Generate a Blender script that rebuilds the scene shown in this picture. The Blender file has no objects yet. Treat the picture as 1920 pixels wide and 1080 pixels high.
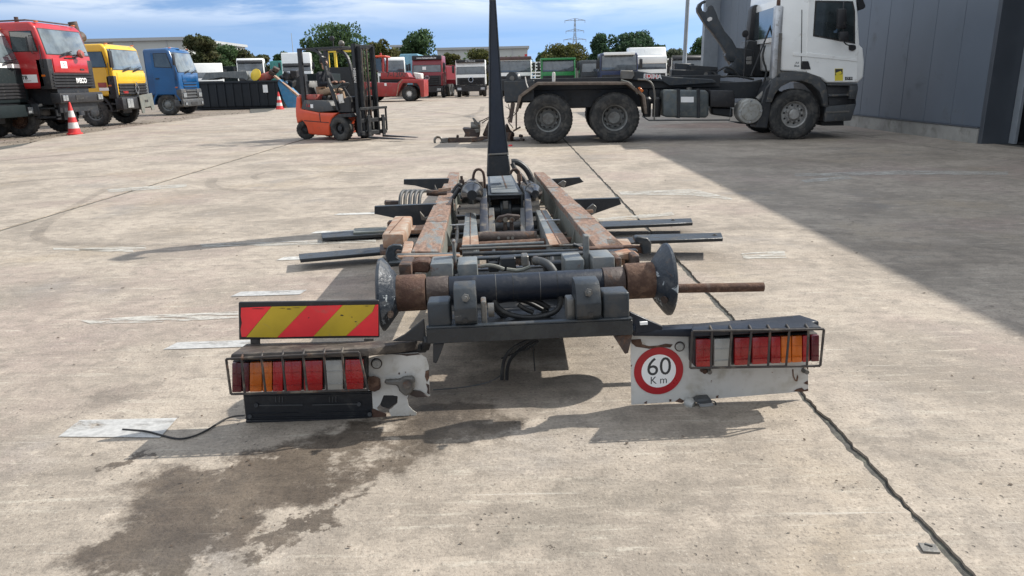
import bpy, bmesh, math, random
import numpy as np
from mathutils import Matrix, Vector, Euler
rnd = random.Random(7)
scene = bpy.context.scene
COL = scene.collection
# ---------------------------------------------------------------- camera
FPX = 1371.0; PITCH = math.atan(393/1371); ROLL = -0.022; CAMH = 1.4
CR = Matrix.Rotation(math.pi/2-PITCH, 3, 'X') @ Matrix.Rotation(ROLL, 3, 'Z')
CC = Vector((0, 0, CAMH))
cd = bpy.data.cameras.new('camera'); cam = bpy.data.objects.new('camera', cd); COL.objects.link(cam)
cd.sensor_width = 36; cd.lens = 36*FPX/1920; cd.clip_start = 0.05; cd.clip_end = 6000
cam.matrix_world = Matrix.Translation(CC) @ CR.to_4x4()
scene.camera = cam
# ---------------------------------------------------------------- sky and sun
SUNV = Vector((1.1, 0.46, 1.0)).normalized()
SUN_EL = math.asin(SUNV.z); SUN_AZ = math.atan2(SUNV.x, SUNV.y)
w = bpy.data.worlds.new('World'); scene.world = w; w.use_nodes = True
nt = w.node_tree; N = nt.nodes; Lk = nt.links
for n in list(N): N.remove(n)
out = N.new('ShaderNodeOutputWorld'); bg = N.new('ShaderNodeBackground'); bg.inputs['Strength'].default_value = 0.14
Lk.new(bg.outputs[0], out.inputs[0])
sky = N.new('ShaderNodeTexSky'); sky.sky_type = 'NISHITA'; sky.sun_disc = False
sky.sun_elevation = SUN_EL; sky.sun_rotation = SUN_AZ; sky.altitude = 0; sky.air_density = 1.0; sky.dust_density = 0.3; sky.ozone_density = 3.0
tc = N.new('ShaderNodeTexCoord'); sep = N.new('ShaderNodeSeparateXYZ'); Lk.new(tc.outputs['Generated'], sep.inputs[0])
# raise the sampled elevation a little: the horizon sky of the place is a clear blue
def wmath(op, a, b=None, c=None):
    m = N.new('ShaderNodeMath'); m.operation = op
    for i, v in enumerate((a, b, c)):
        if v is None: continue
        if isinstance(v, (int, float)): m.inputs[i].default_value = v
        else: Lk.new(v, m.inputs[i])
    return m.outputs[0]
zup = wmath('ADD', wmath('MULTIPLY', wmath('ABSOLUTE', sep.outputs[2]), 0.9), 0.25)
comb = N.new('ShaderNodeCombineXYZ'); Lk.new(sep.outputs[0], comb.inputs[0]); Lk.new(sep.outputs[1], comb.inputs[1]); Lk.new(zup, comb.inputs[2])
nrm = N.new('ShaderNodeVectorMath'); nrm.operation = 'NORMALIZE'; Lk.new(comb.outputs[0], nrm.inputs[0]); Lk.new(nrm.outputs[0], sky.inputs[0])
# clouds on a flat layer overhead
zc = wmath('MAXIMUM', wmath('ADD', sep.outputs[2], 0.03), 0.02)
cx = wmath('DIVIDE', sep.outputs[0], zc); cy = wmath('DIVIDE', sep.outputs[1], zc)
cc = N.new('ShaderNodeCombineXYZ'); Lk.new(wmath('MULTIPLY', cx, 0.55), cc.inputs[0]); Lk.new(wmath('MULTIPLY', cy, 0.42), cc.inputs[1]); cc.inputs[2].default_value = 3.7
no = N.new('ShaderNodeTexNoise'); Lk.new(cc.outputs[0], no.inputs['Vector']); no.inputs['Scale'].default_value = 0.55; no.inputs['Detail'].default_value = 8; no.inputs['Roughness'].default_value = 0.58; no.inputs['Distortion'].default_value = 0.3
mr = N.new('ShaderNodeMapRange'); mr.interpolation_type = 'SMOOTHSTEP'; Lk.new(no.outputs['Fac'], mr.inputs['Value'])
mr.inputs['From Min'].default_value = 0.37; mr.inputs['From Max'].default_value = 0.53
el = N.new('ShaderNodeMapRange'); el.interpolation_type = 'SMOOTHSTEP'; Lk.new(sep.outputs[2], el.inputs['Value'])
el.inputs['From Min'].default_value = 0.056; el.inputs['From Max'].default_value = 0.112; el.inputs['To Min'].default_value = 0.06; el.inputs['To Max'].default_value = 0.90
hi = wmath('MAXIMUM', wmath('MULTIPLY', mr.outputs[0], el.outputs[0]), 0.0)
# soft grey structure inside the clouds
no2 = N.new('ShaderNodeTexNoise'); Lk.new(cc.outputs[0], no2.inputs['Vector']); no2.inputs['Scale'].default_value = 1.3; no2.inputs['Detail'].default_value = 5
cr = N.new('ShaderNodeMapRange'); Lk.new(no2.outputs['Fac'], cr.inputs['Value']); cr.inputs['From Min'].default_value = 0.3; cr.inputs['From Max'].default_value = 0.7
ccol = N.new('ShaderNodeMix'); ccol.data_type = 'RGBA'; Lk.new(cr.outputs[0], ccol.inputs[0])
ccol.inputs[6].default_value = (4.6, 5.1, 5.7, 1); ccol.inputs[7].default_value = (6.6, 6.9, 7.2, 1)
mx = N.new('ShaderNodeMix'); mx.data_type = 'RGBA'; Lk.new(hi, mx.inputs[0]); Lk.new(sky.outputs[0], mx.inputs[6]); Lk.new(ccol.outputs[2], mx.inputs[7])
Lk.new(mx.outputs[2], bg.inputs['Color'])
sd = bpy.data.lights.new('sun', 'SUN'); sd.energy = 4.9; sd.angle = math.radians(0.6); sd.color = (1.0, 0.95, 0.87)
sun = bpy.data.objects.new('sun', sd); COL.objects.link(sun); sun.rotation_euler = SUNV.to_track_quat('Z', 'Y').to_euler()
vs = scene.view_settings; vs.view_transform = 'Standard'; vs.look = 'None'; vs.exposure = 0.42; vs.gamma = 1.0; vs.use_curve_mapping = False
scene.cycles.use_denoising = True
# ---------------------------------------------------------------- measuring helpers
class Frame:
    """local axes of a thing; loc() gives the local point where the sight line of an image point meets a local plane"""
    def __init__(s, o, R=None):
        s.o = Vector(o); s.R = (R or Matrix.Identity(3)).copy(); s.Ri = s.R.inverted()
    def loc(s, px, py, ax, val):
        d = s.Ri @ (CR @ Vector(((px-960)/FPX, (540-py)/FPX, -1.0))); c = s.Ri @ (CC-s.o)
        i = 'uvw'.index(ax); return c + d*((val-c[i])/d[i])
    def m4(s): return Matrix.Translation(s.o) @ s.R.to_4x4()
WORLD = Frame((0, 0, 0))
def G(px, py, z=0.0): return WORLD.loc(px, py, 'w', z)
def P(px, py, y): return WORLD.loc(px, py, 'v', y)
def heading(vx, vy):
    a = math.atan2(vy, vx); return Matrix.Rotation(a, 3, 'Z')
# ---------------------------------------------------------------- materials
def srgb(r, g, b):
    f = lambda c: (c/255/12.92) if c/255 <= 0.04045 else ((c/255+0.055)/1.055)**2.4
    return (f(r), f(g), f(b))
MATS = {}
def node(nt, t, **kw):
    n = nt.nodes.new(t)
    for k, v in kw.items(): setattr(n, k, v)
    return n
def setin(nt, n, **kw):
    for k, v in kw.items():
        s = n.inputs[k.replace('_', ' ')]
        if hasattr(v, 'is_linked'): nt.links.new(v, s)
        else: s.default_value = v
def mixc(nt, fac, a, b, mode='MIX'):
    m = node(nt, 'ShaderNodeMix', data_type='RGBA', blend_type=mode)
    for i, v in ((0, fac), (6, a), (7, b)):
        if hasattr(v, 'is_linked'): nt.links.new(v, m.inputs[i])
        elif i == 0: m.inputs[0].default_value = v
        else: m.inputs[i].default_value = (*v[:3], 1)
    return m.outputs[2]
def mm(nt, op, a, b=None, c=None):
    m = node(nt, 'ShaderNodeMath', operation=op)
    for i, v in enumerate((a, b, c)):
        if v is None: continue
        if hasattr(v, 'is_linked'): nt.links.new(v, m.inputs[i])
        else: m.inputs[i].default_value = v
    return m.outputs[0]
def noise(nt, vec, scale, detail=4, rough=0.55, dist=0.0, out='Fac'):
    n = node(nt, 'ShaderNodeTexNoise'); nt.links.new(vec, n.inputs['Vector'])
    n.inputs['Scale'].default_value = scale; n.inputs['Detail'].default_value = detail; n.inputs['Roughness'].default_value = rough; n.inputs['Distortion'].default_value = dist
    return n.outputs[out]
def ramp(nt, val, a, b, lo=0.0, hi=1.0, smooth=True):
    m = node(nt, 'ShaderNodeMapRange'); m.interpolation_type = 'SMOOTHSTEP' if smooth else 'LINEAR'
    nt.links.new(val, m.inputs['Value']); m.inputs['From Min'].default_value = a; m.inputs['From Max'].default_value = b
    m.inputs['To Min'].default_value = lo; m.inputs['To Max'].default_value = hi
    return m.outputs[0]
def mapping(nt, vec, scale=(1, 1, 1), rot=(0, 0, 0), loc=(0, 0, 0)):
    m = node(nt, 'ShaderNodeMapping'); nt.links.new(vec, m.inputs['Vector'])
    m.inputs['Scale'].default_value = scale; m.inputs['Rotation'].default_value = rot; m.inputs['Location'].default_value = loc
    return m.outputs[0]
def new_mat(name):
    m = bpy.data.materials.new(name); m.use_nodes = True; nt = m.node_tree
    for n in list(nt.nodes): nt.nodes.remove(n)
    o = node(nt, 'ShaderNodeOutputMaterial'); b = node(nt, 'ShaderNodeBsdfPrincipled'); nt.links.new(b.outputs[0], o.inputs[0])
    MATS[name] = m
    return m, nt, b
RUST1 = (0.075, 0.041, 0.028); RUST2 = (0.155, 0.092, 0.062)
def pmat(name, col, rough=0.5, metal=0.0, var=0.18, vscale=4.0, rust=0.0, rscale=5.0, rustcol=None, dirt=0.0, dirtcol=(0.20, 0.17, 0.13), chip=0.0, chipcol=(0.45, 0.45, 0.43), bump=0.15, bscale=40.0, coat=0.0, spec=0.5, stretch=None, objvar=0.0, off=0.0):
    m, nt, b = new_mat(name)
    tcn = node(nt, 'ShaderNodeTexCoord'); vec = tcn.outputs['Object']
    if off: vec = mapping(nt, vec, loc=(off, off*1.7, off*0.6))
    if stretch: vec = mapping(nt, vec, scale=stretch)
    n1 = noise(nt, vec, vscale, 5, 0.6)
    c = mixc(nt, ramp(nt, n1, 0.3, 0.7), tuple(x*(1-var) for x in col), tuple(min(1, x*(1+var)) for x in col))
    r = rough
    if dirt > 0:
        nd = noise(nt, vec, vscale*2.3, 6, 0.65, 0.4)
        f = ramp(nt, nd, 0.62-dirt*0.35, 0.82-dirt*0.25)
        c = mixc(nt, mm(nt, 'MULTIPLY', f, 0.75), c, dirtcol); r = mm(nt, 'ADD', mm(nt, 'MULTIPLY', f, 0.85-rough), rough)
    if chip > 0:
        nc = noise(nt, vec, rscale*3.1, 8, 0.7, 0.6)
        c = mixc(nt, ramp(nt, nc, 0.74-chip*0.25, 0.77-chip*0.25), c, chipcol)
    if rust > 0:
        nr = noise(nt, vec, rscale, 8, 0.68, 0.5); nr2 = noise(nt, vec, rscale*4, 5, 0.6)
        rc = mixc(nt, ramp(nt, nr2, 0.35, 0.68), rustcol or RUST1, tuple(x*1.9 for x in (rustcol or RUST1)) if rustcol else RUST2)
        f = ramp(nt, nr, 0.70-rust*0.42, 0.76-rust*0.38)
        c = mixc(nt, f, c, rc); r = mm(nt, 'ADD', mm(nt, 'MULTIPLY', f, 0.35), r)
    if objvar:
        oi = node(nt, 'ShaderNodeObjectInfo'); c = mixc(nt, 1.0, c, mixc(nt, oi.outputs['Random'], (1-objvar,)*3, (1+objvar,)*3), 'MULTIPLY')
    nt.links.new(c, b.inputs['Base Color'])
    if hasattr(r, 'is_linked'): nt.links.new(mm(nt, 'MINIMUM', r, 0.95), b.inputs['Roughness'])
    else:
        nr_ = noise(nt, vec, vscale*3, 4); nt.links.new(ramp(nt, nr_, 0.3, 0.7, max(0.02, r-0.08), min(1, r+0.1)), b.inputs['Roughness'])
    b.inputs['Metallic'].default_value = metal; b.inputs['Coat Weight'].default_value = coat; b.inputs['Coat Roughness'].default_value = 0.08
    b.inputs['Specular IOR Level'].default_value = spec
    if bump > 0:
        bn = node(nt, 'ShaderNodeBump'); bn.inputs['Strength'].default_value = bump; bn.inputs['Distance'].default_value = 0.01
        nt.links.new(noise(nt, vec, bscale, 5, 0.6), bn.inputs['Height']); nt.links.new(bn.outputs[0], b.inputs['Normal'])
    return m
# ---------------------------------------------------------------- mesh building
class MB:
    def __init__(s): s.v = []; s.f = []
    def add(s, vs, fs):
        k = len(s.v); s.v += [Vector(p) for p in vs]; s.f += [tuple(i+k for i in f) for f in fs]; return s
    def box(s, a, b):
        x0, y0, z0 = (min(a[i], b[i]) for i in range(3)); x1, y1, z1 = (max(a[i], b[i]) for i in range(3))
        return s.add([(x0,y0,z0),(x1,y0,z0),(x1,y1,z0),(x0,y1,z0),(x0,y0,z1),(x1,y0,z1),(x1,y1,z1),(x0,y1,z1)],
                     [(0,3,2,1),(4,5,6,7),(0,1,5,4),(1,2,6,5),(2,3,7,6),(3,0,4,7)])
    def obox(s, c, size, rot=(0, 0, 0)):
        Rm = rot if isinstance(rot, Matrix) else Euler(rot).to_matrix(); c = Vector(c)
        vs = [c+Rm@Vector((sx*size[0]/2, sy*size[1]/2, sz*size[2]/2)) for sz in (-1, 1) for sx, sy in ((-1,-1),(1,-1),(1,1),(-1,1))]
        return s.add(vs, [(0,3,2,1),(4,5,6,7),(0,1,5,4),(1,2,6,5),(2,3,7,6),(3,0,4,7)])
    def prism(s, poly, vec):
        n = len(poly); vec = Vector(vec); p = [Vector(q) for q in poly]
        return s.add(p+[q+vec for q in p], [tuple(range(n))[::-1], tuple(range(n, 2*n))]+[(i, (i+1) % n, n+(i+1) % n, n+i) for i in range(n)])
    def bar(s, p0, p1, wd, ht, up=(0, 0, 1)):
        p0, p1 = Vector(p0), Vector(p1); d = (p1-p0); up = Vector(up)
        a = d.cross(up)
        if a.length < 1e-6: a = d.cross(Vector((1, 0, 0)))
        a.normalize(); b = a.cross(d).normalized()
        return s.prism([p0+a*wd/2+b*ht/2, p0-a*wd/2+b*ht/2, p0-a*wd/2-b*ht/2, p0+a*wd/2-b*ht/2], d)
    def tube(s, pts, r, n=8, sm=0):
        pts = [Vector(p) for p in pts]
        for _ in range(sm):
            q = [pts[0]]
            for a, b in zip(pts, pts[1:]): q += [a*.75+b*.25, a*.25+b*.75]
            pts = q+[pts[-1]]
        m = len(pts); rr = r if isinstance(r, (list, tuple)) else [r]*m
        if len(rr) != m: rr = [rr[min(len(rr)-1, int(i*len(rr)/m))] for i in range(m)]
        t = (pts[1]-pts[0]).normalized(); u = t.orthogonal().normalized(); vs = []
        for i, p in enumerate(pts):
            t2 = (pts[min(i+1, m-1)]-pts[max(i-1, 0)]).normalized()
            u = (u-t2*u.dot(t2)).normalized(); w_ = t2.cross(u)
            vs += [p+(u*math.cos(a)+w_*math.sin(a))*rr[i] for a in (2*math.pi*k/n for k in range(n))]
        fs = [(i*n+k, i*n+(k+1) % n, (i+1)*n+(k+1) % n, (i+1)*n+k) for i in range(m-1) for k in range(n)]
        fs += [tuple(range(n))[::-1], tuple(range((m-1)*n, m*n))]
        return s.add(vs, fs)
    def cyl(s, p0, p1, r0, r1=None, n=16): return s.tube([p0, p1], [r0, r1 if r1 is not None else r0], n)
    def lathe(s, prof, o, ax, n=32, cap=True):
        """prof: list of (radius, along)"""
        o = Vector(o); ax = Vector(ax).normalized(); u = ax.orthogonal().normalized(); w_ = ax.cross(u); vs = []
        for r, t in prof:
            vs += [o+ax*t+(u*math.cos(a)+w_*math.sin(a))*max(r, 1e-4) for a in (2*math.pi*k/n for k in range(n))]
        m = len(prof)
        fs = [(i*n+k, i*n+(k+1) % n, (i+1)*n+(k+1) % n, (i+1)*n+k) for i in range(m-1) for k in range(n)]
        if cap: fs += [tuple(range(n))[::-1], tuple(range((m-1)*n, m*n))]
        return s.add(vs, fs)
    def build(s, name, m, parent=None, bevel=0.0, seg=1, angle=35, jit=0.0, **props):
        me = bpy.data.meshes.new(name); me.from_pydata([tuple(v) for v in s.v], [], s.f)
        bm = bmesh.new(); bm.from_mesh(me)
        bmesh.ops.recalc_face_normals(bm, faces=bm.faces)
        if bevel > 0:
            ed = [e for e in bm.edges if e.is_manifold and e.calc_face_angle(0) > math.radians(28)]
            if ed:
                try: bmesh.ops.bevel(bm, geom=ed, offset=bevel, segments=seg, affect='EDGES', profile=0.5, clamp_overlap=True)
                except Exception: pass
        if jit > 0:
            jr = random.Random(hash(name) % 999 if False else len(s.v))
            for v in bm.verts: v.co += Vector((jr.uniform(-1, 1), jr.uniform(-1, 1), jr.uniform(-1, 1)))*jit
        bm.to_mesh(me); bm.free()
        me.polygons.foreach_set('use_smooth', [True]*len(me.polygons)); me.set_sharp_from_angle(angle=math.radians(angle))
        o = bpy.data.objects.new(name, me); COL.objects.link(o)
        me.materials.append(MATS[m] if isinstance(m, str) else m)
        if parent is not None: o.parent = parent
        for k, v in props.items(): o[k] = v
        return o
def tag(o, label=None, cat=None, group=None, kind=None):
    if label: o['label'] = label
    if cat: o['category'] = cat
    if group: o['group'] = group
    if kind: o['kind'] = kind
    return o
def thing(name, label, cat, fr=None, group=None):
    o = bpy.data.objects.new(name, None); COL.objects.link(o); o.empty_display_size = 0.3
    if fr is not None: o.matrix_world = fr.m4()
    return tag(o, label, cat, group)
def copy_tree(o, parent=None):
    c = o.copy(); COL.objects.link(c); c.parent = parent
    for ch in list(o.children): copy_tree(ch, c)
    return c
def text(name, body, size, m, parent, mat4, depth=0.002, align='CENTER', sx=1.0, bold=0.0):
    cu = bpy.data.curves.new(name, 'FONT'); cu.body = body; cu.size = size; cu.extrude = depth; cu.align_x = align; cu.align_y = 'CENTER'; cu.offset = bold; cu.resolution_u = 4
    t = bpy.data.objects.new(name+'_tmp', cu); COL.objects.link(t)
    bpy.context.view_layer.update()
    me = bpy.data.meshes.new_from_object(t.evaluated_get(bpy.context.evaluated_depsgraph_get()))
    bpy.data.objects.remove(t); bpy.data.curves.remove(cu)
    me.transform(Matrix.Diagonal((sx, 1, 1, 1))); me.materials.clear(); me.materials.append(MATS[m])
    o = bpy.data.objects.new(name, me); COL.objects.link(o); o.parent = parent; o.matrix_local = mat4
    return o
def axes4(o, x, y):
    x = Vector(x).normalized(); z = x.cross(Vector(y)).normalized(); y = z.cross(x)
    M = Matrix((x, y, z)).transposed().to_4x4(); M.translation = Vector(o); return M
# ---------------------------------------------------------------- material library
pmat('black_paint', (0.013, 0.015, 0.018), 0.45, dirt=0.35, dirtcol=(0.055, 0.05, 0.045), chip=0.08, chipcol=(0.12, 0.12, 0.115), bump=0.25)
pmat('blue_black_paint', (0.008, 0.012, 0.021), 0.42, dirt=0.30, dirtcol=(0.06, 0.06, 0.06), chip=0.10, chipcol=(0.20, 0.21, 0.22), bump=0.2, spec=0.35)
pmat('arm_paint', (0.007, 0.012, 0.024), 0.36, dirt=0.25, dirtcol=(0.03, 0.035, 0.045), chip=0.10, chipcol=(0.10, 0.11, 0.12), bump=0.3, bscale=14, stretch=(1, 1, 0.5))
pmat('grey_paint', (0.125, 0.14, 0.145), 0.42, dirt=0.5, dirtcol=(0.23, 0.22, 0.20), chip=0.25, chipcol=(0.38, 0.39, 0.38), rust=0.2, rscale=7, bump=0.3)
pmat('dark_grey_paint', (0.022, 0.028, 0.034), 0.40, dirt=0.4, dirtcol=(0.07, 0.065, 0.058), chip=0.24, chipcol=(0.24, 0.25, 0.25), rust=0.08, bump=0.3)
pmat('rail_paint', (0.16, 0.165, 0.155), 0.48, dirt=0.7, dirtcol=(0.22, 0.155, 0.115), chip=0.4, chipcol=(0.33, 0.32, 0.30), rust=0.66, rscale=4.5, rustcol=(0.135, 0.085, 0.062), bump=0.4, stretch=(2.4, 0.7, 2.0))
pmat('rail_web', (0.13, 0.14, 0.125), 0.5, dirt=0.6, dirtcol=(0.17, 0.16, 0.135), rust=0.15, rscale=5, bump=0.3)
pmat('rust', (0.075, 0.038, 0.026), 0.82, rust=0.6, rscale=7, dirt=0.3, bump=0.6, bscale=60)
pmat('rust_light', (0.27, 0.165, 0.11), 0.8, rust=0.35, rscale=6, rustcol=(0.19, 0.095, 0.058), dirt=0.5, dirtcol=(0.36, 0.33, 0.28), bump=0.4)
pmat('rust_dark', (0.05, 0.034, 0.028), 0.6, rust=0.4, rscale=8, dirt=0.3, bump=0.5)
pmat('worn_steel', (0.15, 0.145, 0.135), 0.45, metal=0.5, rust=0.25, rscale=9, dirt=0.4, bump=0.3)
pmat('galvanised', (0.50, 0.51, 0.52), 0.42, metal=0.7, var=0.2, dirt=0.25, bump=0.12)
pmat('chrome', (0.62, 0.63, 0.64), 0.22, metal=0.9, var=0.1, dirt=0.2, bump=0.05)
pmat('rubber', (0.016, 0.016, 0.017), 0.75, dirt=0.45, dirtcol=(0.075, 0.07, 0.062), bump=0.3, bscale=25)
pmat('tyre_rubber', (0.020, 0.021, 0.022), 0.8, dirt=0.6, dirtcol=(0.085, 0.08, 0.072), vscale=3, bump=0.35, bscale=18)
pmat('hose_rubber', (0.020, 0.021, 0.022), 0.5, dirt=0.4, dirtcol=(0.10, 0.095, 0.085), bump=0.2)
pmat('black_plastic', (0.012, 0.012, 0.014), 0.5, dirt=0.25, dirtcol=(0.08, 0.075, 0.065), bump=0.15)
pmat('grey_plastic', (0.050, 0.054, 0.058), 0.55, dirt=0.3, bump=0.12)
pmat('white_plate', (0.52, 0.51, 0.48), 0.42, var=0.08, vscale=3, dirt=0.42, dirtcol=(0.36, 0.33, 0.27), rust=0.15, rscale=22, rustcol=(0.09, 0.04, 0.022), bump=0.2)
pmat('white_paint', (0.83, 0.83, 0.80), 0.30, var=0.04, vscale=2, dirt=0.10, dirtcol=(0.40, 0.38, 0.34), bump=0.04, coat=0.3)
pmat('white_clean', (0.78, 0.78, 0.77), 0.4, var=0.04, bump=0.0)
pmat('lens_red', (0.30, 0.004, 0.007), 0.12, var=0.25, vscale=6, bump=0.35, bscale=120, coat=0.5)
pmat('lens_dark_red', (0.085, 0.003, 0.010), 0.15, var=0.25, vscale=6, bump=0.3, bscale=120, coat=0.4)
pmat('lens_orange', (0.50, 0.11, 0.003), 0.12, var=0.2, vscale=6, bump=0.3, bscale=120, coat=0.5)
pmat('lens_white', (0.34, 0.34, 0.32), 0.15, var=0.12, dirt=0.3, bump=0.3, bscale=120, coat=0.5)
pmat('headlight', (0.42, 0.44, 0.45), 0.08, metal=0.4, var=0.3, vscale=20, bump=0.1, coat=1.0)
pmat('board_red', (0.80, 0.030, 0.036), 0.45, var=0.12, dirt=0.15, bump=0.05)
pmat('board_yellow', (0.50, 0.345, 0.018), 0.45, var=0.12, dirt=0.25, bump=0.05)
pmat('sign_red', (0.34, 0.008, 0.016), 0.35, var=0.12, bump=0.04)
pmat('ink', (0.035, 0.037, 0.038), 0.55, var=0.2, chip=0.1, chipcol=(0.4, 0.4, 0.4), bump=0.0)
pmat('ink_white', (0.72, 0.72, 0.71), 0.5, var=0.1, bump=0.0)
pmat('red_truck', (0.40, 0.016, 0.018), 0.32, var=0.12, vscale=1.5, dirt=0.15, dirtcol=(0.22, 0.06, 0.05), bump=0.03, coat=0.4)
pmat('yellow_truck', (0.72, 0.42, 0.018), 0.32, var=0.06, vscale=1.5, dirt=0.15, dirtcol=(0.35, 0.24, 0.06), bump=0.03, coat=0.4)
pmat('blue_truck', (0.003, 0.068, 0.20), 0.28, var=0.1, vscale=1.5, dirt=0.1, dirtcol=(0.06, 0.10, 0.2), bump=0.03, coat=0.5)
pmat('dark_green_truck', (0.008, 0.014, 0.016), 0.7, var=0.1, dirt=0.2, dirtcol=(0.05, 0.05, 0.045), bump=0.1, spec=0.2)
pmat('green_truck', (0.014, 0.20, 0.045), 0.35, var=0.1, dirt=0.15, bump=0.03, coat=0.3)
pmat('maroon_truck', (0.20, 0.012, 0.020), 0.35, var=0.1, dirt=0.15, bump=0.03, coat=0.3)
pmat('navy_truck', (0.010, 0.018, 0.06), 0.3, var=0.1, dirt=0.1, bump=0.03, coat=0.3)
pmat('brown_truck', (0.09, 0.05, 0.045), 0.4, var=0.15, dirt=0.2, bump=0.03)
pmat('teal_paint', (0.05, 0.25, 0.22), 0.4, var=0.1, dirt=0.2, bump=0.03)
pmat('light_blue_paint', (0.20, 0.40, 0.50), 0.5, var=0.1, dirt=0.2, bump=0.05)
pmat('fork_orange', (0.62, 0.075, 0.022), 0.36, var=0.08, vscale=2, dirt=0.2, dirtcol=(0.25, 0.10, 0.06), bump=0.05, coat=0.3)
pmat('handler_red', (0.30, 0.030, 0.028), 0.4, var=0.12, vscale=1.5, dirt=0.3, dirtcol=(0.24, 0.11, 0.09), bump=0.05)
pmat('cone_red', (0.60, 0.035, 0.035), 0.5, var=0.12, vscale=6, dirt=0.3, dirtcol=(0.3, 0.1, 0.08), bump=0.05)
pmat('cone_white', (0.62, 0.60, 0.57), 0.5, var=0.1, vscale=6, dirt=0.35, bump=0.05)
pmat('skip_black', (0.004, 0.008, 0.013), 0.5, var=0.2, vscale=1.5, dirt=0.2, dirtcol=(0.03, 0.035, 0.04), bump=0.1)
pmat('blue_hopper', (0.035, 0.17, 0.32), 0.45, var=0.15, dirt=0.3, bump=0.1)
pmat('mixer_yellow', (0.72, 0.50, 0.03), 0.4, var=0.06, dirt=0.15, bump=0.05)
pmat('faded_red', (0.30, 0.06, 0.05), 0.6, var=0.2, dirt=0.4, bump=0.1)
pmat('cladding', (0.098, 0.118, 0.145), 0.42, metal=0.0, var=0.06, vscale=0.6, dirt=0.12, dirtcol=(0.12, 0.125, 0.13), bump=0.03, bscale=6, objvar=0.07)
pmat('cladding_trim', (0.058, 0.066, 0.078), 0.4, var=0.08, vscale=1, bump=0.03)
pmat('light_trim', (0.22, 0.24, 0.26), 0.4, var=0.08, bump=0.03)
pmat('plinth', (0.30, 0.29, 0.265), 0.85, var=0.15, vscale=1.5, dirt=0.4, dirtcol=(0.17, 0.16, 0.14), bump=0.3)
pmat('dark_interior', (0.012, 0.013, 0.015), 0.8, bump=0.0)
pmat('shed_wall', (0.42, 0.43, 0.41), 0.7, var=0.06, vscale=0.1, bump=0.0)
pmat('shed_roof', (0.36, 0.37, 0.37), 0.6, var=0.06, vscale=0.1, bump=0.0)
pmat('pylon_steel', (0.33, 0.38, 0.42), 0.6, var=0.05, bump=0.0)
pmat('sticker_yellow', (0.70, 0.56, 0.06), 0.4, var=0.05, bump=0.0)
pmat('bark', (0.05, 0.04, 0.03), 0.9, var=0.3, bump=0.5)
pmat('cloth_dark', (0.014, 0.016, 0.022), 0.9, var=0.2, bump=0.2)
pmat('cloth_khaki', (0.30, 0.21, 0.14), 0.9, var=0.15, bump=0.2)
pmat('skin', (0.42, 0.24, 0.17), 0.55, var=0.08, bump=0.05)
pmat('hair', (0.02, 0.015, 0.012), 0.7, var=0.2, bump=0.3)
pmat('interior', (0.05, 0.05, 0.052), 0.8, var=0.2, bump=0.0)
pmat('copper_pipe', (0.06, 0.035, 0.025), 0.5, metal=0.3, var=0.3, rust=0.2, bump=0.2)
def glass_mat(name, col, rough=0.04, spec=0.8):
    m, nt, b = new_mat(name)
    vec = node(nt, 'ShaderNodeTexCoord').outputs['Object']
    c = mixc(nt, ramp(nt, noise(nt, vec, 1.6, 3), 0.35, 0.65), col, tuple(x*2.2 for x in col))
    nt.links.new(c, b.inputs['Base Color']); b.inputs['Roughness'].default_value = rough; b.inputs['Specular IOR Level'].default_value = spec
    b.inputs['Coat Weight'].default_value = 0.6; b.inputs['Coat Roughness'].default_value = 0.03
    return m
glass_mat('cab_glass', (0.022, 0.028, 0.030))
glass_mat('windscreen', (0.065, 0.080, 0.088), 0.06)
glass_mat('grey_windscreen', (0.045, 0.052, 0.058), 0.08)
pmat('mudguard_brown', (0.125, 0.095, 0.075), 0.75, var=0.25, dirt=0.5, dirtcol=(0.20, 0.17, 0.14), rust=0.2, bump=0.3)
pmat('fuel_tank_grey', (0.085, 0.10, 0.105), 0.4, metal=0.3, var=0.2, dirt=0.5, dirtcol=(0.16, 0.16, 0.14), bump=0.15)
pmat('silencer_metal', (0.36, 0.36, 0.34), 0.5, metal=0.6, var=0.15, dirt=0.5, dirtcol=(0.28, 0.26, 0.22), bump=0.2)
pmat('grey_cover', (0.12, 0.135, 0.145), 0.5, dirt=0.35, dirtcol=(0.24, 0.24, 0.22), chip=0.3, chipcol=(0.34, 0.34, 0.33), bump=0.2)
pmat('pivot_leg_paint', (0.018, 0.022, 0.034), 0.55, dirt=0.35, chip=0.15, bump=0.2)
pmat('gloss_black', (0.008, 0.008, 0.009), 0.3, var=0.2, dirt=0.2, bump=0.05, coat=0.3)
pmat('flange_paint', (0.022, 0.030, 0.042), 0.42, dirt=0.4, dirtcol=(0.12, 0.12, 0.12), chip=0.55, chipcol=(0.33, 0.36, 0.38), rust=0.12, rscale=6, bump=0.5)
pmat('beam_paint', (0.014, 0.016, 0.018), 0.42, dirt=0.4, dirtcol=(0.05, 0.05, 0.045), chip=0.22, chipcol=(0.35, 0.36, 0.36), bump=0.3)
pmat('housing_paint', (0.045, 0.038, 0.034), 0.6, var=0.3, dirt=0.6, dirtcol=(0.15, 0.125, 0.10), rust=0.15, rustcol=(0.1, 0.05, 0.03), bump=0.5)
pmat('guard_paint', (0.035, 0.030, 0.028), 0.6, dirt=0.4, rust=0.3, rscale=12, rustcol=(0.08, 0.045, 0.03), bump=0.3)
pmat('holder_plastic', (0.006, 0.008, 0.012), 0.4, dirt=0.3, dirtcol=(0.06, 0.06, 0.055), bump=0.15)
pmat('rim_grey', (0.17, 0.175, 0.17), 0.5, var=0.25, dirt=0.5, dirtcol=(0.10, 0.09, 0.08), bump=0.2)
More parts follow.
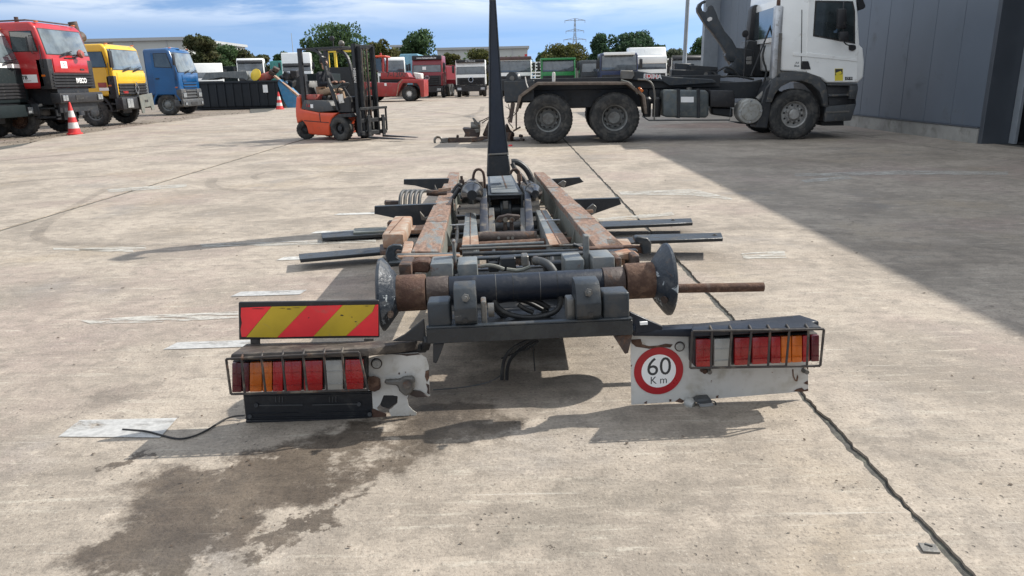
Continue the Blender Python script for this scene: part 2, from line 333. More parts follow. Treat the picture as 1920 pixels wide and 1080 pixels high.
pmat('rim_light', (0.34, 0.335, 0.32), 0.5, metal=0.3, var=0.2, dirt=0.5, dirtcol=(0.15, 0.13, 0.11), rust=0.12, bump=0.2)
# ================================================================ THE SETTING
def ground_mat(name, base, dirtmode=False):
    m, nt, b = new_mat(name)
    pos = node(nt, 'ShaderNodeNewGeometry').outputs['Position']
    big = noise(nt, pos, 0.22, 5, 0.6, 0.3); mid = noise(nt, pos, 1.1, 8, 0.68, 0.4); fine = noise(nt, pos, 9, 7, 0.7); grit = noise(nt, pos, 75, 4, 0.75)
    k = lambda f: tuple(x*f for x in base)
    c = mixc(nt, ramp(nt, big, 0.32, 0.68), k(0.78), k(1.12))
    c = mixc(nt, ramp(nt, mid, 0.34, 0.64), mixc(nt, 0.9, c, k(0.66)), mixc(nt, 0.8, c, k(1.18)))
    c = mixc(nt, mm(nt, 'MULTIPLY', ramp(nt, noise(nt, mapping(nt, pos, loc=(31, 7, 0)), 0.55, 5, 0.6), 0.52, 0.7), 0.45), c, (0.34, 0.27, 0.185))      # yellowish patches
    c = mixc(nt, mm(nt, 'MULTIPLY', ramp(nt, noise(nt, mapping(nt, pos, loc=(3, 57, 0)), 0.8, 5, 0.6), 0.56, 0.74), 0.6), c, (0.20, 0.19, 0.185))      # greyer patches
    c = mixc(nt, mm(nt, 'MULTIPLY', ramp(nt, noise(nt, mapping(nt, pos, loc=(13, 17, 0)), 0.35, 4, 0.6), 0.5, 0.66), 0.5), c, (0.29, 0.22, 0.20))    # pinkish patches
    if not dirtmode:
        st = noise(nt, mapping(nt, pos, scale=(1.3, 14, 1)), 1.6, 7, 0.72, 0.15)          # brush finish across the slabs
        c = mixc(nt, mm(nt, 'MULTIPLY', ramp(nt, st, 0.53, 0.72), 0.75), c, (0.47, 0.43, 0.36))
        c = mixc(nt, mm(nt, 'MULTIPLY', ramp(nt, st, 0.46, 0.25), 0.7), c, k(0.55))
        sc = noise(nt, mapping(nt, pos, scale=(1.1, 22, 1), rot=(0, 0, 0.06)), 1.1, 6, 0.75, 0.5)
        c = mixc(nt, mm(nt, 'MULTIPLY', mm(nt, 'MULTIPLY', ramp(nt, sc, 0.64, 0.70), ramp(nt, mid, 0.45, 0.62)), 0.8), c, (0.62, 0.60, 0.54))     # scraped white
        dk = noise(nt, mapping(nt, pos, scale=(0.35, 3.2, 1), rot=(0, 0, -0.04), loc=(9, 2, 0)), 0.9, 6, 0.7, 0.6)
        c = mixc(nt, mm(nt, 'MULTIPLY', ramp(nt, dk, 0.60, 0.74), 0.5), c, (0.125, 0.105, 0.09))                       # dark rubbed bands
    c = mixc(nt, mm(nt, 'MULTIPLY', ramp(nt, fine, 0.52, 0.36), 0.6), c, k(0.55))
    c = mixc(nt, mm(nt, 'MULTIPLY', ramp(nt, fine, 0.57, 0.70), 0.6), c, k(1.45))
    c = mixc(nt, mm(nt, 'MULTIPLY', ramp(nt, grit, 0.50, 0.34), 0.6), c, k(0.38))
    c = mixc(nt, mm(nt, 'MULTIPLY', ramp(nt, grit, 0.58, 0.72), 0.55), c, (0.60, 0.56, 0.48))
    md2 = noise(nt, mapping(nt, pos, scale=(1.0, 2.2, 1)), 4.5, 6, 0.7, 0.3)
    c = mixc(nt, mm(nt, 'MULTIPLY', ramp(nt, md2, 0.50, 0.32), 0.42), c, k(0.58)); c = mixc(nt, mm(nt, 'MULTIPLY', ramp(nt, md2, 0.56, 0.70), 0.5), c, k(1.35))
    if not dirtmode:
        for ang, lc in ((0.9, 4), (-1.1, 19)): # crossing scuffs
            sf = noise(nt, mapping(nt, pos, scale=(0.8, 26, 1), rot=(0, 0, ang), loc=(lc, 3, 0)), 1.3, 5, 0.7, 0.2)
            c = mixc(nt, mm(nt, 'MULTIPLY', mm(nt, 'MULTIPLY', ramp(nt, sf, 0.62, 0.70), ramp(nt, noise(nt, mapping(nt, pos, loc=(lc, 0, 0)), 0.7, 3), 0.48, 0.6)), 0.5), c, (0.52, 0.49, 0.43))
    # small dark pits
    vo = node(nt, 'ShaderNodeTexVoronoi'); nt.links.new(pos, vo.inputs['Vector']); vo.inputs['Scale'].default_value = 26; vo.inputs['Randomness'].default_value = 1
    pit = mm(nt, 'MULTIPLY', ramp(nt, vo.outputs['Distance'], 0.16, 0.08), ramp(nt, noise(nt, pos, 2.2, 4), 0.48, 0.6))
    c = mixc(nt, mm(nt, 'MULTIPLY', pit, 0.7), c, k(0.28))
    # oil and water stains, each at its place
    warp = noise(nt, pos, 2.6, 7, 0.7, 0.0, 'Color'); wv = node(nt, 'ShaderNodeVectorMath', operation='SUBTRACT'); nt.links.new(warp, wv.inputs[0]); wv.inputs[1].default_value = (0.5, 0.5, 0.5)
    wv2 = node(nt, 'ShaderNodeVectorMath', operation='MULTIPLY_ADD'); nt.links.new(wv.outputs[0], wv2.inputs[0]); wv2.inputs[1].default_value = (0.75, 0.75, 0); nt.links.new(pos, wv2.inputs[2])
    rough = ramp(nt, fine, 0.3, 0.7, 0.72, 0.92)
    if not dirtmode:
        wet = None
        for (x, y, rx, ry, a, s, col) in STAINS:
            v = mapping(nt, wv2.outputs[0], loc=(-x, -y, 0)); v = mapping(nt, v, rot=(0, 0, -a)); v = mapping(nt, v, scale=(1/rx, 1/ry, 0))
            ln = node(nt, 'ShaderNodeVectorMath', operation='LENGTH'); nt.links.new(v, ln.inputs[0])
            f = ramp(nt, mm(nt, 'ADD', ln.outputs['Value'], mm(nt, 'MULTIPLY', mm(nt, 'SUBTRACT', fine, 0.5), 0.4)), 1.12, 0.74, 0, s)
            if s > 0.6: wet = f if wet is None else mm(nt, 'MAXIMUM', wet, f)
            else: c = mixc(nt, f, c, mixc(nt, 1.0, c, col, 'MULTIPLY'))
        holes = ramp(nt, noise(nt, mapping(nt, pos, loc=(5, 3.3, 0)), 3.3, 8, 0.74), 0.55, 0.645, 1.0, 0.15)
        deep = ramp(nt, noise(nt, mapping(nt, pos, loc=(2, 8, 0)), 2.1, 6, 0.6), 0.35, 0.65)
        wet = mm(nt, 'MULTIPLY', wet, holes)
        c = mixc(nt, wet, c, mixc(nt, 1.0, c, mixc(nt, deep, (0.215, 0.19, 0.17), (0.34, 0.31, 0.28)), 'MULTIPLY')); rough = mm(nt, 'SUBTRACT', rough, mm(nt, 'MULTIPLY', wet, 0.2))
    nt.links.new(c, b.inputs['Base Color']); nt.links.new(rough, b.inputs['Roughness']); b.inputs['Specular IOR Level'].default_value = 0.35
    bn = node(nt, 'ShaderNodeBump'); bn.inputs['Strength'].default_value = 0.95; bn.inputs['Distance'].default_value = 0.007
    h = mm(nt, 'ADD', mm(nt, 'MULTIPLY', grit, 0.6), mm(nt, 'SUBTRACT', mm(nt, 'MULTIPLY', fine, 1.2), mm(nt, 'MULTIPLY', pit, 0.8)))
    nt.links.new(h, bn.inputs['Height']); nt.links.new(bn.outputs[0], b.inputs['Normal'])
    return m
def gxy(px, py): q = G(px, py); return q.x, q.y
STAINS = []
def stain(px, py, rx, ry, a=0.0, s=0.8, col=(0.36, 0.32, 0.29)): x, y = gxy(px, py); STAINS.append((x, y, rx, ry, a, s, col))
stain(470, 910, 0.50, 0.24, 0.3, 0.95); stain(360, 990, 0.42, 0.17, 0.75, 0.92); stain(620, 880, 0.36, 0.16, 0.1, 0.9); stain(290, 1060, 0.26, 0.12, 0.5, 0.9); stain(560, 985, 0.28, 0.05, 0.8, 0.85); stain(720, 835, 0.36, 0.18, 0.1, 0.9); stain(840, 790, 0.34, 0.2, 0.0, 0.8)
stain(900, 740, 0.5, 0.34, 0.0, 0.55, (0.5, 0.48, 0.47)); stain(252, 868, 0.055, 0.05, 0.5, 0.9, (0.3, 0.26, 0.25)); stain(1018, 1017, 0.02, 0.012, 0, 0.9, (0.3, 0.2, 0.2))
stain(230, 740, 0.25, 0.16, 0.4, 0.45, (0.5, 0.5, 0.5)); stain(800, 700, 0.5, 0.6, 0, 0.35, (0.55, 0.5, 0.45)); stain(1300, 420, 2.0, 0.25, 0, 0.2, (0.6, 0.6, 0.6))
stain(1100, 300, 0.9, 0.35, 0, 0.35, (0.55, 0.52, 0.5)); stain(700, 525, 0.5, 0.12, 0, 0.35, (0.55, 0.5, 0.5)); stain(900, 245, 1.6, 0.9, 0, 0.3, (0.6, 0.55, 0.5))
stain(1330, 235, 1.8, 1.2, 0.0, 0.45, (0.75, 0.48, 0.42)); stain(700, 192, 5, 1.6, 0, 0.3, (0.6, 0.55, 0.5)); stain(450, 245, 3.5, 0.8, 0, 0.3, (0.6, 0.55, 0.52))
stain(1560, 300, 2.6, 1.1, 0.1, 0.4, (0.62, 0.60, 0.58)); stain(1700, 480, 0.9, 0.5, 0.1, 0.35, (0.62, 0.60, 0.58))
stain(1100, 960, 0.35, 0.18, 0.3, 0.35, (0.6, 0.62, 0.62)); stain(1720, 830, 0.3, 0.2, 0, 0.3, (0.62, 0.63, 0.63))
ground_mat('concrete', (0.340, 0.292, 0.240)); ground_mat('yard_dirt', (0.205, 0.170, 0.135), True)
pmat('joint_filler', (0.055, 0.053, 0.048), 0.9, var=0.4, vscale=8, dirt=0.5, dirtcol=(0.11, 0.11, 0.085), bump=0.8, bscale=60)

g = MB(); g.add([(-3000, -60, -0.045), (3000, -60, -0.045), (3000, 5000, -0.045), (-3000, 5000, -0.045)], [(0, 1, 2, 3)])
tag(g.build('ground', 'yard_dirt'), kind='structure')
yard = MB(); yard.add([(-13.2, -8, -0.010), (9.3, -8, -0.010), (40, 40, -0.010), (40, 70, -0.010), (-24, 70, -0.010), (-13.0, 38, -0.010)], [(0, 1, 2, 3, 4, 5)])
yo = yard.build('concrete_yard', 'joint_filler'); tag(yo, kind='structure')
def wob(x, y, s, seed): # crumbled slab edge
    if abs(x) > 90: pass
    return s*(0.5*math.sin(y*7.1+seed)+0.35*math.sin(y*17.3+seed*2)+0.3*math.sin(y*41+seed*3)+0.25*math.sin(y*97+seed))+rnd.uniform(-1, 1)*s*0.4
def slab(xl, xr, y0, y1, sl=0.010, sr=0.010, seed=1.0):
    ys = []; y = y0
    while y < y1: ys.append(y); y += 0.03 if y < 6 and y > 0.5 else (0.10 if y < 16 else 1.5)
    ys.append(y1)
    fl = (lambda y: xl) if not callable(xl) else xl; fr_ = (lambda y: xr) if not callable(xr) else xr
    L = [Vector((fl(y)+wob(0, y, sl, seed), y, 0)) for y in ys]; R_ = [Vector((fr_(y)+wob(0, y, sr, seed+4), y, 0)) for y in ys]
    n = len(ys); m = MB(); d = Vector((0, 0, -0.12))
    vs = L+R_+[p+d for p in L]+[p+d for p in R_]
    fs = [(i, n+i, n+i+1, i+1) for i in range(n-1)]+[(i, i+1, 2*n+i+1, 2*n+i) for i in range(n-1)]+[(n+i, 3*n+i, 3*n+i+1, n+i+1) for i in range(n-1)]
    fs += [(0, 2*n, 3*n, n), (n-1, 2*n-1, 4*n-1, 3*n-1)]
    m.add(vs, fs); return m.build('concrete_slab', 'concrete', yo)
jl = lambda y: -5.28+0.02*math.sin(y*0.7)
def vedge(y):
    pts = [(-8, -9.5), (10, -11.2), (18, -12.3), (22, -13.3), (26, -13.8), (35, -13.7), (39, -12.6), (41, -12.8), (46, -14), (70, -22)]
    for (a, xa), (b, xb) in zip(pts, pts[1:]):
        if a <= y <= b: return xa+(xb-xa)*(y-a)/(b-a)
    return -22
slab(lambda y: -5.245, lambda y: 1.282, -8, 30, 0.006, 0.009, 1.0); slab(lambda y: 1.316, lambda y: 7.9, -8, 30, 0.009, 0.006, 2.3)
slab(lambda y: 7.93, lambda y: 9.3, -8, 30, 0.004, 0.004, 3.1); slab(vedge, lambda y: -5.315, -8, 30, 0.12, 0.006, 4.2)
slab(vedge, lambda y: -5.315, 30.03, 68, 0.2, 0.006, 5.2); slab(lambda y: -5.262, lambda y: 8, 30.03, 68, 0.006, 0.009, 6.0); slab(lambda y: 8.03, lambda y: 38, 36, 68, 0.01, 0.01, 7.0)

def decal_mat(name, col, cover, scale=(1, 1, 1), nscale=6.0, soft=0.05, rough=0.7, alpha=1.0):
    m, nt, b = new_mat(name); pos = node(nt, 'ShaderNodeNewGeometry').outputs['Position']
    out = [n for n in nt.nodes if n.type == 'OUTPUT_MATERIAL'][0]
    n1 = noise(nt, mapping(nt, pos, scale=scale), nscale, 8, 0.72, 0.4)
    b.inputs['Base Color'].default_value = (*col, 1)
    nt.links.new(mixc(nt, ramp(nt, noise(nt, pos, 30, 5, 0.7), 0.3, 0.7), tuple(c*0.75 for c in col), tuple(min(1, c*1.12) for c in col)), b.inputs['Base Color'])
    b.inputs['Roughness'].default_value = rough
    tr = node(nt, 'ShaderNodeBsdfTransparent'); mxs = node(nt, 'ShaderNodeMixShader')
    nt.links.new(ramp(nt, n1, cover, cover+soft, alpha, 0.0), mxs.inputs[0]); nt.links.new(tr.outputs[0], mxs.inputs[1]); nt.links.new(b.outputs[0], mxs.inputs[2]); nt.links.new(mxs.outputs[0], out.inputs[0])
decal_mat('worn_line_paint', (0.50, 0.49, 0.46), 0.50, (1.5, 5, 1), 3.0, 0.16, 0.6, 0.95)
decal_mat('thin_line_paint', (0.52, 0.50, 0.45), 0.47, (1.0, 7, 1), 3.5, 0.10, 0.6, 0.75)
decal_mat('solid_patch_paint', (0.43, 0.425, 0.41), 0.50, (1.2, 4.5, 1), 2.6, 0.22, 0.5, 0.92)
decal_mat('tyre_black', (0.10, 0.086, 0.074), 0.50, (1.5, 1.5, 1), 2.6, 0.32, 0.8, 0.15)
def sheet(name, poly, m, z=0.004):
    b = MB(); b.add([(x, y, z) for x, y in poly], [tuple(range(len(poly)))]); return tag(b.build(name, m), kind='structure')
def pxsheet(name, pts, m, z=0.004): return sheet(name, [gxy(*p) for p in pts], m, z)
pxsheet('painted_mark', [(110, 820), (150, 789), (333, 785), (300, 822)], 'solid_patch_paint')
for k, y in enumerate((3.86, 4.88, 5.92, 7.0, 7.98)):
    pxs = [(-1.93, y-0.065), (-1.46, y-0.05), (-1.44, y+0.06), (-1.90, y+0.05)]
    sheet('painted_mark', pxs, 'solid_patch_paint' if k < 2 else 'worn_line_paint')
for pts in ([(150, 602), (300, 591), (447, 585), (447, 597), (300, 605), (170, 608)], [(145, 466), (272, 461), (275, 468), (150, 471)], [(375, 458), (640, 450), (705, 447), (705, 455), (560, 460), (380, 464)],
            [(1160, 360), (1300, 355), (1372, 372), (1372, 376), (1290, 366), (1165, 366)], [(1490, 326), (1700, 320), (1890, 322), (1890, 328), (1700, 328), (1490, 331)],
            [(1390, 476), (1470, 470), (1475, 484), (1395, 487)], [(0, 1074), (55, 1076), (60, 1082), (0, 1082)], [(100, 465), (250, 470), (250, 474), (100, 469)], [(1500, 338), (1590, 330), (1600, 336), (1510, 343)],
            [(1120, 410), (1260, 398), (1265, 404), (1125, 416)], [(200, 355), (350, 345), (350, 351), (205, 361)]):
    pxsheet('scraped_paint_mark', pts, 'thin_line_paint')
def track(name, pts, wd, m='tyre_black', z=0.006):
    q = [Vector((*gxy(*p), 0)) for p in pts]
    for _ in range(3):
        r_ = [q[0]]
        for a, b in zip(q, q[1:]): r_ += [a*.75+b*.25, a*.25+b*.75]
        q = r_+[q[-1]]
    L = []; R_ = []
    for i, p in enumerate(q):
        t = (q[min(i+1, len(q)-1)]-q[max(i-1, 0)]).normalized(); nn = Vector((-t.y, t.x, 0)); L.append((p+nn*wd/2+Vector((0, 0, z)))); R_.append(p-nn*wd/2+Vector((0, 0, z)))
    n = len(q); b = MB(); b.add(L+R_, [(i, i+1, n+i+1, n+i) for i in range(n-1)]); return tag(b.build(name, m), kind='structure')
track('tyre_mark', [(0, 302), (200, 283), (400, 264), (560, 258)], 0.20); track('tyre_mark', [(130, 305), (330, 285), (520, 262), (640, 268)], 0.16, z=0.008)
track('tyre_mark', [(485, 338), (470, 330), (520, 320), (700, 326)], 0.10, z=0.010); track('tyre_mark', [(400, 335), (390, 352), (470, 360), (720, 350)], 0.16, z=0.008)
track('tyre_mark', [(200, 355), (80, 420), (60, 460), (330, 462), (640, 455)], 0.12, z=0.010); track('tyre_mark', [(660, 240), (800, 225), (900, 215), (905, 200)], 0.25, z=0.012)
track('tyre_mark', [(740, 205), (840, 212), (905, 225), (900, 240)], 0.22, z=0.014); track('tyre_mark', [(0, 345), (100, 335), (200, 331)], 0.18, z=0.006)
track('tyre_mark', [(1230, 440), (1420, 425), (1600, 440)], 0.12, z=0.010); track('tyre_mark', [(560, 740), (620, 735), (700, 720)], 0.02, z=0.006)
# little debris lying about: bark chips, leaves and grit nobody could count
dm = MB()
for px, py in [(445, 561), (288, 665), (345, 672), (230, 541), (50, 531), (148, 522), (444, 480), (140, 684), (100, 932), (420, 438), (60, 330), (1620, 407), (1775, 400), (1860, 574), (1905, 605), (1760, 556), (1640, 438), (1620, 500), (1560, 480), (1265, 770), (1080, 470), (1290, 720)]+[(rnd.uniform(0, 1900), rnd.uniform(300, 1070)) for _ in range(150)]:
    x, y = gxy(px, py); s = rnd.uniform(0.002, 0.011)*(1 if y < 4 else 1.5); a = rnd.uniform(0, 3.1)
    dm.add([(x+s*math.cos(a+t)*rnd.uniform(.5, 1.1), y+s*math.sin(a+t)*rnd.uniform(.3, .8), 0.002+rnd.uniform(0, 0.006)) for t in (0, 1.2, 2.5, 3.6, 5.0)], [(0, 1, 2, 3, 4)])
pmat('debris', (0.07, 0.05, 0.035), 0.9, var=0.5, vscale=3, bump=0.0)
tag(dm.build('ground_debris', 'debris'), kind='stuff', label='scattered dark chips and grit on the concrete yard')
dd = MB()
for _ in range(900):
    y = rnd.uniform(14, 44); x = vedge(y)-abs(rnd.gauss(0, 1.6))+0.2; s = rnd.uniform(0.02, 0.07)
    dd.add([(x+s*rnd.uniform(-1, 1), y+s*rnd.uniform(-1, 1), -0.04+s*rnd.uniform(0, 0.6)) for _k in range(4)], [(0, 1, 2), (0, 2, 3), (0, 3, 1), (1, 3, 2)])
tag(dd.build('gravel', 'yard_dirt'), kind='stuff', label='loose gravel along the edge of the concrete yard')

# ---------------------------------------------------------------- the hall on the right
WX = 9.06; HB = 5.45
hall = thing('warehouse_hall', 'large blue-grey metal clad hall with a concrete plinth on the right', 'building', Frame((WX, 14.3, 0)))
def hb(name, a, b, m, bev=0.0, **k): return MB().box(a, b).build(name, m, hall, bev, **k)   # local: x right into the hall, y away
y = 0.0; i = 0
while y < 18.6:
    hb('wall_panel', (0, y+0.006, 0.31), (0.10, y+0.994, HB), 'cladding', 0.006); y += 1.0; i += 1
hb('inner_wall', (0.101, 0.02, 0.31), (0.30, 19.0, HB-0.02), 'cladding_trim')
hb('plinth', (-0.045, 0.0, -0.05), (0.28, 19.0, 0.285), 'plinth', 0.01)
hb('drip_rail', (-0.06, 0.0, 0.286), (0.20, 19.0, 0.309), 'cladding_trim', 0.003)
hb('corner_post', (-0.62, 18.62, -0.05), (0.09, 19.0, HB), 'light_trim', 0.01)
hb('corner_post', (-0.012, -0.12, -0.05), (0.53, -0.001, HB), 'cladding_trim', 0.006)
hb('door_guide', (0.50, -0.30, 0), (0.56, -0.13, 4.6), 'light_trim', 0.004)
hb('door_guide', (0.62, -0.60, 0), (0.66, -0.52, 4.6), 'cladding_trim', 0.004)
hb('door_head', (0.02, -7.0, 4.6), (0.56, -0.125, HB), 'cladding')
hb('wall', (0.0, -45, -0.05), (0.3, -7.01, HB), 'cladding')
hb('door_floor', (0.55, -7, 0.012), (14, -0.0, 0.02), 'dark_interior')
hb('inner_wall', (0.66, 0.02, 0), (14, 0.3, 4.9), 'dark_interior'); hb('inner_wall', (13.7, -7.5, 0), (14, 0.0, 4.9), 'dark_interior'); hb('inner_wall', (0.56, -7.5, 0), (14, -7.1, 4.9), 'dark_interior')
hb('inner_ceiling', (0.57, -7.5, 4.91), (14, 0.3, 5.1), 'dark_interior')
hb('roof', (0.0, -45, HB+0.002), (30, 19.0, HB+0.3), 'cladding_trim')
hb('back_wall', (0.305, 18.7, -0.05), (30, 18.99, HB), 'cladding')
rk = MB()
for zz in (0.5, 1.0, 1.6): rk.box((1.4, -3.0, zz), (2.4, -1.2, zz+0.05))
for yy in (-3.0, -1.25): rk.box((1.4, yy, 0.02), (1.46, yy+0.05, 2.1))
o = rk.build('steel_rack', 'dark_grey_paint'); o.location = (WX, 14.3, 0); tag(o, 'dim steel rack just inside the open hall door', 'rack')

# ---------------------------------------------------------------- sheds, mast, pylon, lamp post
def shed(name, label, x0, x1, y, h, z0=0, ridge=None, dep=30):
    t = thing(name, label, 'building', Frame(((x0+x1)/2, y, 0))); hw = (x1-x0)/2
    MB().box((-hw, 0, 0), (hw, dep, h)).build('wall', 'shed_wall', t)
    MB().box((-hw-0.4, -0.5, h+0.01), (hw+0.4, dep+0.5, h+0.5)).build('roof', 'shed_roof', t)
    for k in range(max(3, int(hw/4))):
        xx = -hw+(k+0.5)*2*hw/max(3, int(hw/4)); MB().box((xx-0.12, -0.1, 0.1), (xx+0.12, -0.01, h-0.1)).build('downpipe', 'shed_roof', t)
    return t
def pxx(px, y, py=130): return P(px, py, y).x
def pz(px, py, y): return P(px, py, y).z
shed('storage_shed', 'long pale shed behind the yellow and blue trucks', pxx(150, 130, 90), pxx(346, 130, 90), 130, pz(260, 77, 130))
shed('storage_shed', 'wide pale shed with a flat roof beyond the red container handler', pxx(820, 170, 100), pxx(989, 170, 100), 170, pz(920, 92, 170))
shed('storage_shed', 'small pale shed between the dark conifer and the yellowish tree', pxx(735, 200, 100), pxx(760, 200, 100), 200, pz(750, 88, 200))
shed('storage_shed', 'low pale shed sticking out left of the round bushes', pxx(335, 150, 100), pxx(352, 150, 100), 150, pz(345, 77, 150))
def lattice(name, label, px, ytop, Y, wb, arms, r):
    b = P(px, ytop, Y); H = b.z; t = thing(name, label, 'pylon', Frame((b.x, Y, 0)))
    m = MB(); wt = wb*0.14; nseg = 11; lv = [H*(1-(1-k/nseg)**1.15) for k in range(nseg+1)]
    wd = lambda z: wb+(wt-wb)*min(1, z/(H*0.72)) if z < H*0.72 else wt*(1-0.5*(z-H*0.72)/(H*0.28))
    for k in range(nseg):
        z0, z1 = lv[k], lv[k+1]; a, c = wd(z0)/2, wd(z1)/2
        cs = [(1, 1), (1, -1), (-1, -1), (-1, 1)]
        for j in range(4):
            p, q = cs[j], cs[(j+1) % 4]
            m.cyl((p[0]*a, p[1]*a, z0), (p[0]*c, p[1]*c, z1), r, n=4); m.cyl((p[0]*a, p[1]*a, z0), (q[0]*c, q[1]*c, z1), r*.6, n=4); m.cyl((q[0]*a, q[1]*a, z0), (p[0]*c, p[1]*c, z1), r*.6, n=4)
    m.build('tower', 'pylon_steel', t)
    for zf, half in arms:
        z = H*zf; am = MB()
        for s in (-1, 1):
            am.cyl((0, 0, z), (s*half, 0, z), r*.8, n=4); am.cyl((0, 0, z+H*0.035), (s*half, 0, z), r*.8, n=4)
            for kk in (.3, .6): am.cyl((s*half*kk, 0, z), (s*half*(kk+.12), 0, z+H*0.035*(1-kk-.12)), r*.5, n=4)
            am.cyl((s*half*.97, 0, z), (s*half*.97, 0, z-H*0.04), r*.8, n=4)
        am.build('cross_arm', 'pylon_steel', t)
lattice('power_pylon', 'tall lattice power pylon on the skyline above the green truck', 1078, 35, 420, 7.5, [(0.97, 5.6), (0.80, 5.0), (0.66, 6.2)], 0.20)
ms = P(546, 62, 500); t_ = thing('radio_mast', 'thin faint mast on the skyline left of the forklift', 'mast', Frame((ms.x, 500, 0)))
MB().cyl((0, 0, 0), (0, 0, ms.z), 0.45, 0.22, 6).build('pole', 'pylon_steel', t_)
a_ = P(1281, 150, 34); lp = thing('lamp_post', 'tall grey steel lamp post behind the hook lift truck', 'lamp post', Frame((a_.x, 34, 0)))
MB().lathe([(0.13, 0), (0.13, 1.2), (0.095, 1.25), (0.075, 8.6)], (0, 0, 0), (0.012, 0, 1), 14).build('pole', 'light_trim', lp)
MB().box((-0.06, -0.8, 8.55), (0.26, 0.1, 8.68)).build('lamp_head', 'light_trim', lp, 0.02); MB().box((-0.22, -0.22, 0), (0.22, 0.22, 0.02)).build('base_plate', 'light_trim', lp)

# ---------------------------------------------------------------- trees
def leaf_mat(name, dark, light, autumn=None):
    m, nt, b = new_mat(name); geo = node(nt, 'ShaderNodeNewGeometry'); tcn = node(nt, 'ShaderNodeTexCoord')
    c = mixc(nt, geo.outputs['Random Per Island'], dark, light)
    c = mixc(nt, ramp(nt, noise(nt, tcn.outputs['Object'], 0.5, 4), 0.45, 0.65), c, mixc(nt, 0.5, c, autumn or light))
    nt.links.new(c, b.inputs['Base Color']); b.inputs['Roughness'].default_value = 0.65; b.inputs['Specular IOR Level'].default_value = 0.25
    tl = node(nt, 'ShaderNodeBsdfTranslucent'); nt.links.new(c, tl.inputs['Color']); ms_ = node(nt, 'ShaderNodeMixShader'); ms_.inputs[0].default_value = 0.4; nt.links.new(b.outputs[0], ms_.inputs[1]); nt.links.new(tl.outputs[0], ms_.inputs[2]); nt.links.new(ms_.outputs[0], [n for n in nt.nodes if n.type == 'OUTPUT_MATERIAL'][0].inputs[0])
leaf_mat('leaf_dark', (0.026, 0.054, 0.022), (0.095, 0.155, 0.065)); leaf_mat('leaf_olive', (0.035, 0.048, 0.014), (0.13, 0.135, 0.045), (0.16, 0.13, 0.05))
leaf_mat('leaf_brown', (0.030, 0.042, 0.018), (0.11, 0.125, 0.055), (0.12, 0.10, 0.045)); leaf_mat('leaf_pine', (0.018, 0.042, 0.024), (0.060, 0.11, 0.055)); leaf_mat('leaf_grey', (0.05, 0.065, 0.04), (0.15, 0.17, 0.11))
def leaf_cloud(blobs, n, size, seed):
    r = np.random.default_rng(seed); bl = np.array(blobs, float); vol = bl[:, 3]*bl[:, 4]; pick = r.choice(len(bl), n, p=vol/vol.sum()); B = bl[pick]
    d = r.normal(size=(n, 3)); d /= np.linalg.norm(d, axis=1)[:, None]; rad = r.uniform(0.35, 1.0, n)**0.45*r.uniform(0.85, 1.12, n)
    c = B[:, :3]+d*rad[:, None]*B[:, 3:6]
    a = r.normal(size=(n, 3)); a /= np.linalg.norm(a, axis=1)[:, None]; b2 = np.cross(a, r.normal(size=(n, 3))); b2 /= np.linalg.norm(b2, axis=1)[:, None]
    s = size*r.uniform(0.5, 1.35, n)[:, None]
    V = np.stack([c-a*s, c-b2*s*0.55, c+a*s, c+b2*s*0.6], 1).reshape(-1, 3); Fc = np.arange(4*n).reshape(n, 4)
    return V, Fc
def mesh_np(name, V, Fc, m, parent=None):
    me = bpy.data.meshes.new(name); me.from_pydata(V.tolist(), [], Fc.tolist()); me.materials.append(MATS[m]); o = bpy.data.objects.new(name, me); COL.objects.link(o); o.parent = parent; return o
TREES = [ # px centre, top py, width px, distance, leaf, label, cone?
 (372, 62, 62, 105, 'leaf_brown', 'brownish green bushy tree right behind the blue truck', 0), (408, 80, 70, 108, 'leaf_dark', 'lower dark green tree right of the brownish bushy tree', 0), (448, 92, 56, 112, 'leaf_brown', 'low round tree above the white cab with the black visor', 0),
 (490, 103, 40, 120, 'leaf_brown', 'small reddish brown tree between two truck cabs', 0), (528, 97, 34, 118, 'leaf_dark', 'small dark tree left of the forklift mast', 0),
 (630, 44, 112, 100, 'leaf_dark', 'big dark green tree standing behind the forklift', 0), (590, 70, 55, 102, 'leaf_dark', 'dark tree forming the left shoulder behind the forklift', 0), (715, 72, 62, 104, 'leaf_olive', 'yellowish green tree right of the forklift mast', 0),
 (783, 56, 68, 110, 'leaf_dark', 'dark ragged tree above the maroon truck', 0), (848, 100, 44, 120, 'leaf_olive', 'small yellow green tree between the maroon and the black fronted truck', 0), (900, 92, 60, 118, 'leaf_olive', 'round olive green tree left of the hook arm', 0),
 (1062, 82, 84, 115, 'leaf_olive', 'loose olive tree behind the green truck', 0), (1028, 97, 50, 118, 'leaf_dark', 'lower dark tree left of the green truck', 0), (1126, 64, 62, 108, 'leaf_pine', 'dark pine left of the two tall pines', 1),
 (1168, 60, 70, 110, 'leaf_pine', 'broad dark pine above the tall white cab', 0), (1200, 58, 66, 112, 'leaf_pine', 'dark pine nearest the lamp post', 0), (1232, 84, 40, 116, 'leaf_dark', 'narrow dark tree at the right foot of the pines', 0),
 (1262, 92, 50, 130, 'leaf_grey', 'pale grey green tree behind the lamp post', 0), (1300, 98, 40, 128, 'leaf_grey', 'pale low tree seen under the hook of the truck', 0), (1330, 68, 62, 96, 'leaf_dark', 'dark tree beside the corner of the hall', 0), (1352, 60, 50, 98, 'leaf_dark', 'dark tree half hidden by the hall corner post', 0)]
